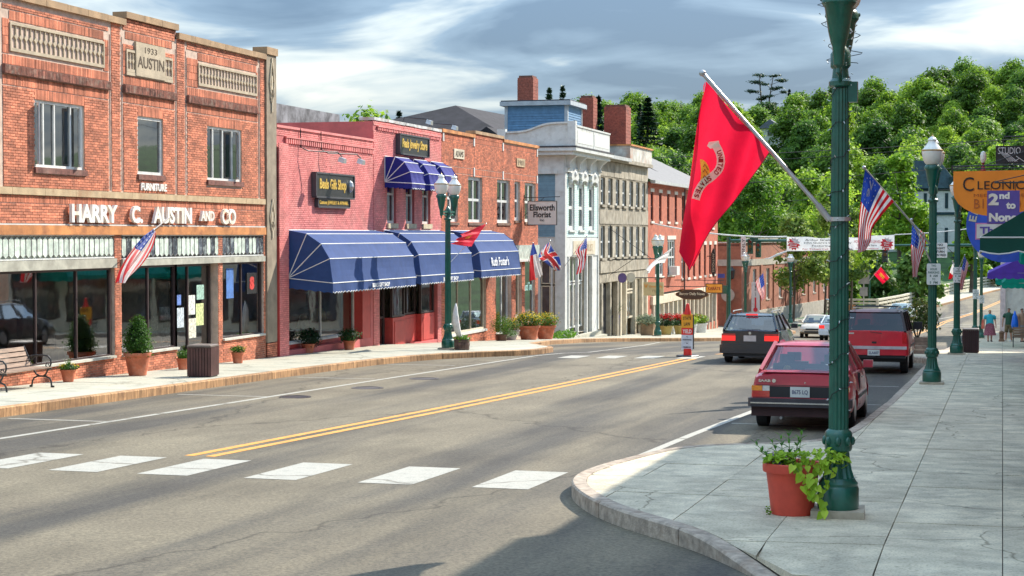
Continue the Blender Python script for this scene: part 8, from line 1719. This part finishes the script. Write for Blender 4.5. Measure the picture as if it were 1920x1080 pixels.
for row in range(22):
    Y = 236 + row * 9.0; x = -100.0
    while x < 26:
        X = x + g.uniform(-2.2, 2.2); yy = Y + g.uniform(-3, 3); x += g.uniform(6.6, 9.0)
        zt = hill_z(X, yy) + 9; sx = 960 + 3300 * ((X * math.cos(_th) + yy * math.sin(_th)) / (-X * math.sin(_th) + yy * math.cos(_th)))
        if sx < 1090 or sx > 2010: continue
        if 246 < yy < 268 and -23 < X < -3: continue
        if 228 < yy < 262 and sx > 1650: continue
        if abs(sx - 1446) < 34 and 300 < yy < 376: continue
        if sx < 1175 and yy < 330: continue
        hillpos.append((X, yy))
hillpos.sort(key=lambda p: p[1])
GT = 'broadleaf trees covering the hill'; LT = ['bushy green tree in the wood that covers the hill']
for k, (X, yy) in enumerate(hillpos[:292]):
    tm, cm = protos[g.randrange(6)]; s = g.uniform(.78, 1.22); sz = s * g.uniform(.85, 1.15)
    add_tree('broadleaf_tree', tm, cm, (X, yy, hill_z(X, yy) - .3), LT[0], GT, (s, s, sz), g.uniform(0, 6.28))
print('hill trees', len(hillpos))
# conifers breaking the skyline
def ptop(px, py, Y):   # helper values come from the table below (metres)
    return None
CT = [((-48.665, 190, 18.98), 'dark spire-shaped conifer behind the blue penthouse roof, left of two', 12), ((-48.628, 196, 19.65), 'thin dark conifer behind the blue penthouse roof, right of two', 12), ((-52.365, 150, 13.752), 'tiny conifer tip over the pink shop parapet', 10), ((-41.948, 185, 17.507), 'dark conifer between the two tall brick chimneys', 13), ((-65.172, 330, 28.737), 'spreading dark conifer on the skyline above the granite building', 15), ((-67.727, 335, 27.936), 'smaller dark conifer left of the spreading one on the skyline', 13), ((-48.961, 420, 37.091), 'dark conifer just right of the tall pine', 14)]
for k, (p, lb, hh) in enumerate(CT):
    zt = p[2]; gz = zt - hh; s = hh / 14.0; add_tree('conifer', ctrunk, conif[k % 2], (p[0], p[1], gz), lb, None, (s * (.9 if k != 4 else 1.7), s * (.9 if k != 4 else 1.7), s), k)
pb = (-51.631, 140, 12.555); add_tree('broadleaf_tree', protos[1][0], protos[1][1], (pb[0], pb[1], pb[2] - 11.6), 'green treetop peeping over the roof between the two pink shops')
# tall umbrella pine on the ridge
pt = (-54.871, 415, 40.567); pz = pt[2]; ph_ = 21.0; r = empty('pine_tree', (pt[0], pt[1], pz - ph_), label='tall lone pine with bare trunk and flat layered crown above the skyline', cat='tree')
mb = MB(); mb.tube([(0, 0, 0), (.2, 0, 8), (-.1, 0, 15), (-.6, 0, 20.4)], [.34, .28, .2, .06], 8); mb.tube([(0.2, 0, 9), (1.6, 0, 13), (2.4, 0, 18), (2.8, 0, 20.2)], [.22, .18, .12, .05], 8)
cl = []; gg = random.Random(2)
for (x, z, w_) in ((-.6, 20.3, 2.0), (-1.6, 18.7, 2.6), (1.0, 18.2, 1.6), (-2.2, 16.6, 2.4), (-.6, 14.6, 1.8), (3.0, 20.0, 1.9), (4.6, 18.9, 2.3), (3.4, 17.1, 2.3), (5.2, 16.2, 1.5), (1.5, 15.2, 2.0), (2.9, 13.6, 2.0), (-1.2, 12.2, 1.6), (1.2, 11.2, 2.2), (.5, 8.9, 2.6), (.2, 6.5, 3.0), (.6, 4.4, 3.0)):
    for q in range(3): cl.append(((x + gg.uniform(-.8, .8), gg.uniform(-1, 1), z + gg.uniform(-.2, .2)), (w_ * .62, w_ * .62, .32)))
    mb.tube([((-.1 if x < 1 else 2), 0, z - 1.0), (x, 0, z - .1)], [.07, .03], 4)
mb.build('trunk', M['bark'], r, absol=False); link('crown', leaf_mesh('crown', MC['conifer_needles'], cl, 3600, .26, 9, shell=.2, up=1.6), r)
# named trees nearer than the hill
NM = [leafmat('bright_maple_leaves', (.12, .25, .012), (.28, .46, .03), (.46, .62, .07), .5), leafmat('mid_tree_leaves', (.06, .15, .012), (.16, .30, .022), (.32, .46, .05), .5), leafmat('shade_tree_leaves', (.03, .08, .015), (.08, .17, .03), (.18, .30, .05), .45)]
def big_tree(label, top, wpx, hh, m, seed, n=5200, size=.26, zlow=.16, nc=34, name='broadleaf_tree', r0=.26, squash=1):
    X, Y, zt = top; rad = wpx * Y / 3300. * .5; h = hh; tm, cm = tree_proto('round', h, rad, h * zlow, n, size, m, seed, r0, 6, nc); r = empty(name, (X, Y, zt - h), seed, label, 'tree'); link('trunk', tm, r); link('crown', cm, r); return r
NT = [('large bright green maple right of the nearest lamp, in front of the white house', (-11.316, 205, 11.614), 130, 15.5, 0, 6800), ('rounded green tree left of the bright maple, just right of the nearest lamp', (-15.346, 215, 8.47), 100, 13.5, 1, 5200),
  ('broad green tree above the banner, left of the nearest lamp post', (-23.936, 226, 10.669), 135, 15.5, 1, 6400), ('sunlit green tree between the big red flag and the banner', (-27.979, 218, 9.308), 120, 14, 0, 6000), ('green tree right behind the corner of the red brick building', (-30.301, 206, 7.899), 100, 13, 1, 5200),
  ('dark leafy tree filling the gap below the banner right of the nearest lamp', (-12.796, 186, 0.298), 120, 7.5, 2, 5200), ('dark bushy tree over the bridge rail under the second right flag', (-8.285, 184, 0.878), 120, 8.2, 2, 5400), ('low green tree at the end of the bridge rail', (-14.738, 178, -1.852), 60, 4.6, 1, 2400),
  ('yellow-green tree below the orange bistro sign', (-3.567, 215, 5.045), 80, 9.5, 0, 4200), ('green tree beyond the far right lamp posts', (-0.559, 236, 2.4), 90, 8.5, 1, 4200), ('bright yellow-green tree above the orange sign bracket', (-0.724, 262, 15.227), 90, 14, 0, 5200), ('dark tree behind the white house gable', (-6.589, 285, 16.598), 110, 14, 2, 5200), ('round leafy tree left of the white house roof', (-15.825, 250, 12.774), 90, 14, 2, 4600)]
for k, (lb, tp, w_, hh, mi, n) in enumerate(NT): big_tree(lb, tp, w_, hh, NM[mi], 60 + k, n)
# slender street trees by the low brick building
def street_tree(label, loc, h, rad, seed, n=1500, m=None):
    tm = trunk_mesh(h * .8, .11, 9, seed).mesh('trunk', M['bark']); cl = crown_clumps(h, h * .30, rad, 22, seed, flat=.8)[1:]; cm = leaf_mesh('crown', m or leafmat('thin_street_leaves', (.06, .12, .015), (.16, .25, .035), (.32, .40, .08), .5), cl, n, .16, seed, shell=.3, up=.3)
    r = empty('street_tree', loc, 0, label, 'tree', 'young street trees by the low brick building'); link('trunk', tm, r); link('crown', cm, r); return r
street_tree('leafy young street tree standing left of the lamp by the low brick building', (-16.2, 142.5, prof(142.5)), 8.8, 2.7, 5, 4200)
street_tree('thin young street tree right of the lamp by the low brick building', (-13.7, 146, prof(146)), 9.4, 2.6, 8, 3000)
street_tree('tall leafy tree rising over the right end of the low brick building', (-14.3, 160, prof(160)), 13.0, 3.6, 21, 5600, NM[0])
street_tree('leafy tree above the roof of the low brick building, left of the tallest', (-21.5, 158, prof(158)), 12.4, 3.6, 23, 5000, NM[1])
street_tree('young street tree behind the nearest lamp post beside the bridge rail', (-12.6, 154, prof(154)), 9.4, 2.4, 12, 2200)
street_tree('sparse young tree with pale branches over the brick wall', (-15.2, 158, prof(158)), 11.2, 2.2, 15, 900)
# ---------------------------------------------------------------- right-hand side of the street
TEAL = cloth('teal_awning_cloth', (.0, .34, .25), .7, .45); DGR = cloth('dark_green_awning_cloth', (.008, .075, .055), .75, .15); PUR = cloth('purple_awning_cloth', (.15, .07, .50), .7, .25)
XR = 1.4
def right_block(label, Y0, Y1, top, m, X=XR, nwin=5, sf=True):
    r = empty('right_building', (X, Y0, prof(Y0) - .5), label=label, cat='building'); zb = prof(Y1) - .5
    wall_b = MB(); wall_b.box(X, X + 9, Y0, Y1, zb, top); wall_b.build('wall', m, r)
    box('cornice', M['stone'], r, X - .12, X + 9.05, Y0 - .02, Y1 + .02, top, top + .22)
    L_ = Y1 - Y0; w_ = L_ / nwin
    for i in range(nwin):
        yc = Y0 + w_ * (i + .5); g0 = prof(yc)
        if top - g0 > 6.5: f = MB(); f.box(X - .03, X - .005, yc - .55, yc + .55, g0 + 4.6, g0 + 6.3); o = f.build('window', M['white'], r); box('pane', M['glass_dark'], o, X - .045, X - .032, yc - .45, yc + .45, g0 + 4.7, g0 + 6.2)
        if sf: f = MB(); f.box(X - .04, X - .005, yc - w_ * .42, yc + w_ * .42, g0 + .5, g0 + 2.7); o = f.build('shop_window', M['frame_dark'], r); box('pane', M['glass_dark'], o, X - .055, X - .042, yc - w_ * .38, yc + w_ * .38, g0 + .6, g0 + 2.6)
    return r
right_block('two-storey brick building lining the right pavement nearest the camera', 14.6, 34.0, 7.6, M['brick2'], nwin=6); box('shadow_parapet', M['brick2'], [o for o in COL.objects if o.name == 'right_building'][0], XR + .01, XR + 6, 14.7, 26.0, 7.83, 8.35)  # unseen parapet box added to carry the building's shadow farther out
right_block('brick building on the right behind the teal and striped awnings', 34.02, 62.0, 6.72, M['brick3'], nwin=8)
right_block('low cream building on the right beyond the gap, by the fourth lamp', 67, 107.5, 2.6, mat('cream_stucco', (.70, .62, .46), .8, .1, 2), nwin=9)
rb4 = right_block('white pilastered shop on the far right corner with maroon stripes', 110, 126, 5.2, M['white'], X=.18, nwin=4)
for y in (110.1, 111.4, 112.8): box('pilaster', mat('maroon_post', (.30, .03, .05), .6) if y > 110.5 else M['white'], rb4, .02, .18, y, y + .35, prof(y) - .3, 1.8)
box('pilaster', mat('pink_white_post', (.62, .52, .52), .6), rb4, -.12, .18, 109.6, 110.0, prof(110) - .3, 5)
# awnings on the right side, hung from the wall line
def side_awning(label, Y0, Y1, zt, zf, xo, m, val=.16, stripes=None, X=XR, n=12, group='awnings along the right pavement'):
    r = empty('awning', (X, Y0, zf), label=label, cat='awning', group=group)
    MB().add([(X, Y0, zt), (X, Y1, zt), (xo, Y1, zf), (xo, Y0, zf)], [(0, 1, 2, 3)]).build('canopy', m, r); [MB().add([(X, y, zt), (xo, y, zf), (X, y, zf)], [(0, 1, 2)]).build('side_panel', m, r) for y in (Y0, Y1)]
    def val_(pa, pb, nseg):
        vs = []; k = nseg * 4
        for i in range(k + 1): t = i / k; x, y = pa[0] + (pb[0] - pa[0]) * t, pa[1] + (pb[1] - pa[1]) * t; vs += [(x, y, zf), (x, y, zf - val - .035 * math.sin(math.pi * (i % 4) / 4))]
        mats = [m] + (stripes or []); mi = []
        b_ = MB(); b_.add(vs, [(2 * i, 2 * i + 2, 2 * i + 3, 2 * i + 1) for i in range(k)])
        if stripes: b_.mi = [stripes_pick(i, k) for i in range(k)]
        b_.build('valance', mats, r); MB().tube([vs[2 * i + 1] for i in range(k + 1)], .008, 4).tube([vs[2 * i] for i in range(k + 1)], .008, 4).build('piping', M['piping'] if stripes else m, r)
    val_((xo, Y0), (X, Y0), n); val_((xo, Y0), (xo, Y1), int((Y1 - Y0) * 4))
    fr_ = MB(); fr_.tube([(X, Y0, zf + .02), (xo + .02, Y0 + .02, zf)], .014, 5).tube([(xo + .02, Y0 + .02, zf), (xo + .02, Y1 - .02, zf)], .014, 5); fr_.build('rod', M['steel'], r); return r
def stripes_pick(i, k):
    j = i % 20
    return {8: 1, 9: 2, 10: 3, 11: 1, 12: 2}.get(j, 0)
OS, RS, YS_ = cloth('orange_stripe', (.75, .22, .02), .7, .2), cloth('red_stripe', (.5, .03, .03), .7, .2), cloth('cream_stripe', (.7, .6, .4), .7, .2)
side_awning('dark green awning with orange and red stripes and white edging, nearest on the right', 20.2, 23.4, 3.38, 2.37, -.245, DGR, .15, [OS, RS, YS_], n=4)
side_awning('violet awning jutting out below the bistro sign', 50, 54, 2.2, 1.34, -.40, PUR, .12, n=8)
for k, (y0, y1, zt, zf, xo, lb) in enumerate(((69.5, 73.5, 1.9, .55, -.02, 'teal awning hanging lowest, nearest of the teal group on the right'), (75, 79, 1.9, .52, -.22, 'teal awning, middle one of the teal group on the right'), (80.5, 85, 1.8, .38, -.3, 'teal awning, farthest of the teal group on the right'))):
    side_awning(lb, y0, y1, zt, zf, xo, TEAL, .16, n=6)
right_awn = side_awning('teal awning over the shop window in the far part of the near brick building', 36, 42, 3.2, 2.0, .35, TEAL, .15); side_awning('teal awning next to the gap in the right-hand row', 44, 48.5, 3.0, 1.9, .4, TEAL, .15)
# projecting signs
OR_ = mat('bistro_orange', (.88, .27, .015), .5, .04)
r = empty('hanging_sign', (XR, 32.5, 2.7), label='orange bistro sign lettered CLEONICE with a swooping lower edge', cat='sign')
pl_ = [(-.86, 3.53), (-.865, 3.2), (-.84, 3.06), (-.77, 2.95), (-.66, 2.86), (-.52, 2.79), (-.35, 2.745), (-.1, 2.72), (.15, 2.76), (.45, 2.84), (.75, 2.98), (.92, 3.12), (1.0, 3.3), (1.0, 3.55)]
MB().prism(pl_, 32.48, 32.54, 'y').build('board', OR_, r); it = mat('thin_black_letter', (.02, .015, .01), .6)
local_text(r, 'C', it, (0, 0, 0), .19, .25); kk = ALLCH[r.name][-1]; kk.location = Vector((-.60, 32.47, 3.30)) - r.location
local_text(r, 'LEONICE', it, (0, 0, 0), .92, .15); ALLCH[r.name][-1].location = Vector((.02, 32.47, 3.28)) - r.location
local_text(r, 'MEDITERRANEAN', mat('brown_letter', (.45, .12, .02), .6), (0, 0, 0), 1.05, .05); ALLCH[r.name][-1].location = Vector((.02, 32.47, 3.10)) - r.location
local_text(r, 'BISTRO', MC['brown_letter'], (0, 0, 0), .80, .17, space=1.3); ALLCH[r.name][-1].location = Vector((-.10, 32.47, 2.95)) - r.location
MB().tube([(-.88, 32.5, 3.62), (XR, 32.5, 3.66)], .014, 6).tube([(-.88, 32.5, 3.57), (XR, 32.5, 3.60)], .012, 6).tube([(-.88, 32.5, 3.64), (-.88, 32.5, 3.5)], .012, 6).tube([(-.3, 32.5, 3.64), (XR, 32.5, 4.25)], .008, 5).build('bracket', M['iron'], r)
r = empty('hanging_sign', (XR, 29.5, 2.5), label='purple sign reading 2nd to None with a white Thrift Shop strip below', cat='sign'); pu = mat('sign_purple', (.11, .075, .34), .5, .05)
box('board', pu, r, -.25, .255, 29.49, 29.52, 2.58, 3.11); [local_text(r, t, M['letter'], (xx - XR, -.012, zz - 2.5), w_, h_, bold=.05) for t, xx, zz, w_, h_ in (('2', -.15, 2.97, .16, .19), ('nd', .02, 3.03, .16, .11), ('to', .12, 2.87, .15, .11), ('None', .0, 2.68, .44, .14))]
box('strip', M['white'], r, -.41, .60, 29.49, 29.52, 2.34, 2.57); local_text(r, 'Thrift Shop', pu, (-.0 - XR + .08, -.012, 2.455 - 2.5), .88, .15, bold=.03); box('strip_frame', mat('pink_edge', (.6, .2, .35), .5), r, -.43, .62, 29.525, 29.54, 2.32, 2.59)
MB().tube([(-.14, 29.5, 3.24), (XR, 29.5, 3.24)], .014, 6).tube([(-.14, 29.5, 3.25), (XR, 29.5, 3.6)], .008, 5).tube([(-.19, 29.5, 3.22), (-.19, 29.5, 3.11)], .005, 4).tube([(.19, 29.5, 3.24), (.19, 29.5, 3.11)], .005, 4).build('bracket', M['iron'], r)
r = empty('hanging_sign', (XR, 40, 2.4), label='round blue shop sign partly hidden behind the orange bistro sign', cat='sign'); MB().tube([(.05, 39.98, 2.62), (.05, 40.03, 2.62)], .83, 36).build('board', mat('royal_blue_board', (.03, .09, .50), .45), r); [text(ch, M['cream'], r, (.05 + .70 * math.cos(a), 39.975, 2.62 + .70 * math.sin(a)), .13, .16, face='-Y', bold=.03, roll=a - math.pi / 2) for ch, a in (('E', 2.95), ('L', 2.70), ('L', 2.48), ('S', 2.26))]; MB().tube([(.05, 40.01, 3.45), (.05, 40.01, 3.7), (XR, 40.01, 3.7)], .015, 5).build('bracket', M['iron'], r)
r = empty('hanging_sign', (XR, 33.6, 3.7), label='black STUDIO sign with outlined lettering above the orange sign', cat='sign'); box('board', M['iron'], r, -.14, 1.0, 33.58, 33.62, 3.70, 4.03)
ol = mat('white_outline', (.7, .7, .7), .5)
text('STUDIO', ol, r, (.1, 33.572, 3.94), .40, .12, face='-Y', bold=-.005); zg = MB(); [zg.tube([(-.08 + .035 * i, 33.57, 3.93 - .01 * i), (.10 + .035 * i, 33.57, 3.74)], .005, 4) for i in range(5)]; zg.tube([(.2, 33.57, 3.74), (.28, 33.57, 3.80), (.22, 33.57, 3.84), (.36, 33.57, 3.74)], .006, 4); zg.build('zigzag', ol, r); MB().tube([(0, 33.6, 4.03), (0, 33.6, 4.2), (XR, 33.6, 4.2)], .015, 5).build('bracket', M['iron'], r)
r = empty('sign_lamp', (-.37, 34.5, 3.6), label='small white and maroon post lamp beside the STUDIO sign', cat='lamp'); MB().lathe([(.03, -.02), (.05, .02), (.03, .08), (.02, .14), (.045, .16)], n=12).build('stem', mat('maroon_post', (.30, .03, .05), .6), r, absol=False); MB().lathe([(.03, .16), (.055, .22), (.055, .30), (.04, .36), (.0, .38)], n=12).build('shade', M['lampwhite'], r, absol=False); MB().tube([(0, 0, 0), (1.7, 0, 0)], .012, 5).build('bracket', M['iron'], r, absol=False)
bench2 = bench('black iron and wood bench at the right edge of the picture', (1.15, 72.6, prof(72.6)), math.pi * .5, 1.5)
# small stone post on the pavement
r = empty('bollard', (-.02, 93.6, prof(93.6)), label='short brown stone post on the pavement right of the woman', cat='bollard'); MB().lathe([(.15, 0), (.15, .08), (.11, .12), (.12, .42), (.15, .46), (.11, .52), (.02, .56)], n=12).build('post', mat('brown_stone_post', (.22, .13, .08), .9, .2), r, absol=False)
# ---------------------------------------------------------------- people
SKN = mat('skin', (.45, .24, .16), .6, .05, 6)
def skinbody(J, E, m, root, parent, name='body', sub=2):
    """one continuous surface grown round a joint skeleton"""
    names = list(J); me = bpy.data.meshes.new(name); me.from_pydata([J[k][0] for k in names], [(names.index(a), names.index(b_)) for a, b_ in E], [])
    o = bpy.data.objects.new(name, me); COL.objects.link(o); o.modifiers.new('s', 'SKIN'); sv = me.skin_vertices[0].data
    for i, k in enumerate(names): q = J[k][1]; sv[i].radius = q if hasattr(q, '__len__') else (q, q); sv[i].use_root = (k == root)
    md = o.modifiers.new('u', 'SUBSURF'); md.levels = sub; md.render_levels = sub
    dg = bpy.context.evaluated_depsgraph_get(); m2 = bpy.data.meshes.new_from_object(o.evaluated_get(dg)); o.modifiers.clear(); o.data = m2; m2.materials.clear(); m2.materials.append(m); m2.polygons.foreach_set('use_smooth', [True] * len(m2.polygons)); setparent(o, parent); return o
def person(label, loc, rz, H, pose, skin, top_m, low_m, hair_m, skirt=False, shorts=False, heavy=1.0):
    r = empty('person', loc, 0, label, 'person'); s = H / 1.7; st = pose.get('stride', .16); ar = pose.get('arm', .1)
    J = dict(pel=((0, 0, .92), (.14 * heavy, .11)), sp=((0, 0, 1.12), (.125 * heavy, .10)), ch=((0, .0, 1.32), (.15 * heavy, .10)), nk=((0, 0, 1.46), .052), hd=((0, -.01, 1.56), (.072, .082)), ht=((0, 0, 1.66), (.07, .08)))
    E = [('pel', 'sp'), ('sp', 'ch'), ('ch', 'nk'), ('nk', 'hd'), ('hd', 'ht')]
    for sg, n in ((1, 'l'), (-1, 'r')):
        J['hp' + n] = ((sg * .10, 0, .86), .09 * heavy); J['kn' + n] = ((sg * .10, sg * st * .4 - .02, .48), .06); J['an' + n] = ((sg * .10, sg * st, .09), .042); J['to' + n] = ((sg * .115, sg * st - .13, .035), (.04, .03))
        J['sh' + n] = ((sg * .19 * heavy, 0, 1.38), .055); J['el' + n] = ((sg * (.25 * heavy), sg * ar, 1.12), .042); J['wr' + n] = ((sg * .26 * heavy, -abs(ar) - .04, .88), .03); J['ha' + n] = ((sg * .26 * heavy, -abs(ar) - .06, .80), (.022, .036))
        for k in range(4): J['f%d%s' % (k, n)] = ((sg * .26 * heavy, -abs(ar) - .10 + .022 * k, .715 + .008 * abs(k - 1.4)), .010); E.append(('ha' + n, 'f%d%s' % (k, n)))
        J['th' + n] = ((sg * .235 * heavy, -abs(ar) - .115, .775), .011); E.append(('ha' + n, 'th' + n))
        E += [('pel', 'hp' + n), ('hp' + n, 'kn' + n), ('kn' + n, 'an' + n), ('an' + n, 'to' + n), ('ch', 'sh' + n), ('sh' + n, 'el' + n), ('el' + n, 'wr' + n), ('wr' + n, 'ha' + n)]
    skinbody(J, E, skin, 'pel', r)
    face = MB(); face.ball((0, -.088, 1.545), .014, .02, .022, 6, 5); face.build('nose', skin, r, smooth=True, absol=False); ey = MB(); [ey.ball((q, -.080, 1.572), .010, .006, .007, 6, 4) for q in (-.03, .03)]; ey.build('eyes', M['iron'], r, absol=False); MB().ball((0, -.082, 1.508), .022, .006, .006, 6, 4).build('mouth', RS, r, absol=False)
    hr = MB(); hr.grid(lambda u, v: (lambda a, b_: (.084 * math.sin(b_) * math.cos(a), .014 + .093 * math.sin(b_) * math.sin(a), 1.60 + .092 * math.cos(b_)))(2 * math.pi * u, .01 + (1.25 + .55 * max(0, math.sin(2 * math.pi * u))) * v), 20, 8); hr.build('hair', hair_m, r, smooth=True, absol=False)
    def ring(z, rx, ry, oy=0, n=28, wob=0): return [(rx * math.cos(6.2832 * k / n) * (1 + wob * math.sin(k * 2.4)), oy + ry * math.sin(6.2832 * k / n) * (1 + wob * math.sin(k * 2.4)), z) for k in range(n)]
    def garment(name, rings, m):
        mb = MB(); n = len(rings[0]); [mb.v.extend(q) for q in rings]
        for i in range(len(rings) - 1): [(mb.f.append([i * n + k, i * n + (k + 1) % n, (i + 1) * n + (k + 1) % n, (i + 1) * n + k]), mb.mi.append(0)) for k in range(n)]
        return mb.build(name, m, r, smooth=True, absol=False)
    hw = heavy
    garment('shirt', [ring(.86, .19 * hw, .15), ring(.98, .175 * hw, .14), ring(1.15, .165 * hw, .13), ring(1.30, .195 * hw, .135), ring(1.40, .19 * hw, .115), ring(1.455, .09, .075), ring(1.48, .065, .065)], top_m)
    for sg in (1, -1): MB().tube([(sg * .15 * hw, 0, 1.385), (sg * .215 * hw, sg * ar * .2, 1.33), (sg * .24 * hw, sg * ar * .6, 1.20)], [.075, .075, .068], 12).build('sleeve', top_m, r, smooth=True, absol=False)
    if skirt: garment('skirt', [ring(.99, .165 * hw, .14), ring(.85, .20 * hw, .16, 0, 28, .01), ring(.6, .235 * hw, .19, 0, 28, .03), ring(.34, .28 * hw, .23, 0, 28, .05)], low_m)
    if shorts:
        garment('shorts_waist', [ring(.98, .165 * hw, .13), ring(.84, .19 * hw, .15), ring(.78, .19 * hw, .14)], low_m)
        for sg, n in ((1, 'l'), (-1, 'r')): MB().tube([(sg * .09, 0, .84), (sg * .10, sg * st * .3, .62), (sg * .105, sg * st * .45, .46)], [.115, .10, .098], 14).build('shorts_leg', low_m, r, smooth=True, absol=False)
    for sg in (1, -1): MB().hexa([(sg * .10 - .05, sg * st - .19, 0), (sg * .10 + .05, sg * st - .19, 0), (sg * .10 + .045, sg * st + .06, 0), (sg * .10 - .045, sg * st + .06, 0)], [(sg * .10 - .035, sg * st - .16, .06), (sg * .10 + .035, sg * st - .16, .06), (sg * .10 + .035, sg * st + .05, .10), (sg * .10 - .035, sg * st + .05, .10)]).build('shoe', pose.get('shoe', M['frame_dark']), r, absol=False)
    r.rotation_euler = (0, 0, rz); r.scale = (s, s, s); return r
p1 = person('woman in turquoise top and long maroon patterned skirt walking on the right pavement', (-.60, 92.2, prof(92.2)), .15, 1.62, dict(stride=.13, arm=.08), SKN, mat('turquoise_knit', (.03, .40, .50), .8, .1), mat('maroon_print', (.20, .04, .07), .85, .5, 22, col2=(.40, .16, .20)), mat('sandy_hair', (.42, .20, .07), .8), skirt=True, heavy=1.15)
bg_ = empty('shoulder_bag', (-.93, 92.3, prof(92.3) + .9), label='orange-red shoulder bag hanging at the side of the woman in turquoise', cat='bag'); MB().hexa([(-.09, -.1, -.25), (.07, -.1, -.25), (.07, .12, -.25), (-.09, .12, -.25)], [(-.06, -.07, .22), (.06, -.07, .22), (.06, .09, .22), (-.06, .09, .22)]).build('bag', mat('coral_bag', (.62, .14, .09), .7, .2), bg_, absol=False); MB().tube([(0, 0, .2), (.1, 0, .42), (.16, 0, .5)], .012, 5).build('strap', MC['coral_bag'], bg_, absol=False)
p2 = person('person in dark green shirt, olive shorts and white shoes near the right edge', (.33, 94.5, prof(94.5)), -.4, 1.74, dict(stride=.12, arm=.12, shoe=M['white']), SKN, mat('forest_shirt', (.02, .08, .05), .8), mat('olive_cloth', (.14, .11, .055), .85, .2), mat('brown_hair', (.08, .045, .03), .8), shorts=True)
p3 = person('person in a tan short-sleeved shirt cut off by the right picture edge', (.98, 93.2, prof(93.2)), .5, 1.72, dict(stride=.14, arm=.16), SKN, mat('tan_shirt', (.48, .30, .20), .8), mat('grey_cloth', (.30, .30, .32), .85, .3), MC['brown_hair'], shorts=True, heavy=1.1)
bb = empty('blue_bag', (.62, 92.9, prof(92.9) + .95), label='bright blue plastic bag carried between the two people at the right edge', cat='bag'); MB().lathe([(.02, -.32), (.14, -.26), (.19, -.1), (.16, .12), (.12, .34), (.06, .5), (.03, .62)], n=14).build('bag', mat('blue_plastic', (.01, .16, .75), .35, .1, 5, .5, 8), bb, smooth=True, absol=False)
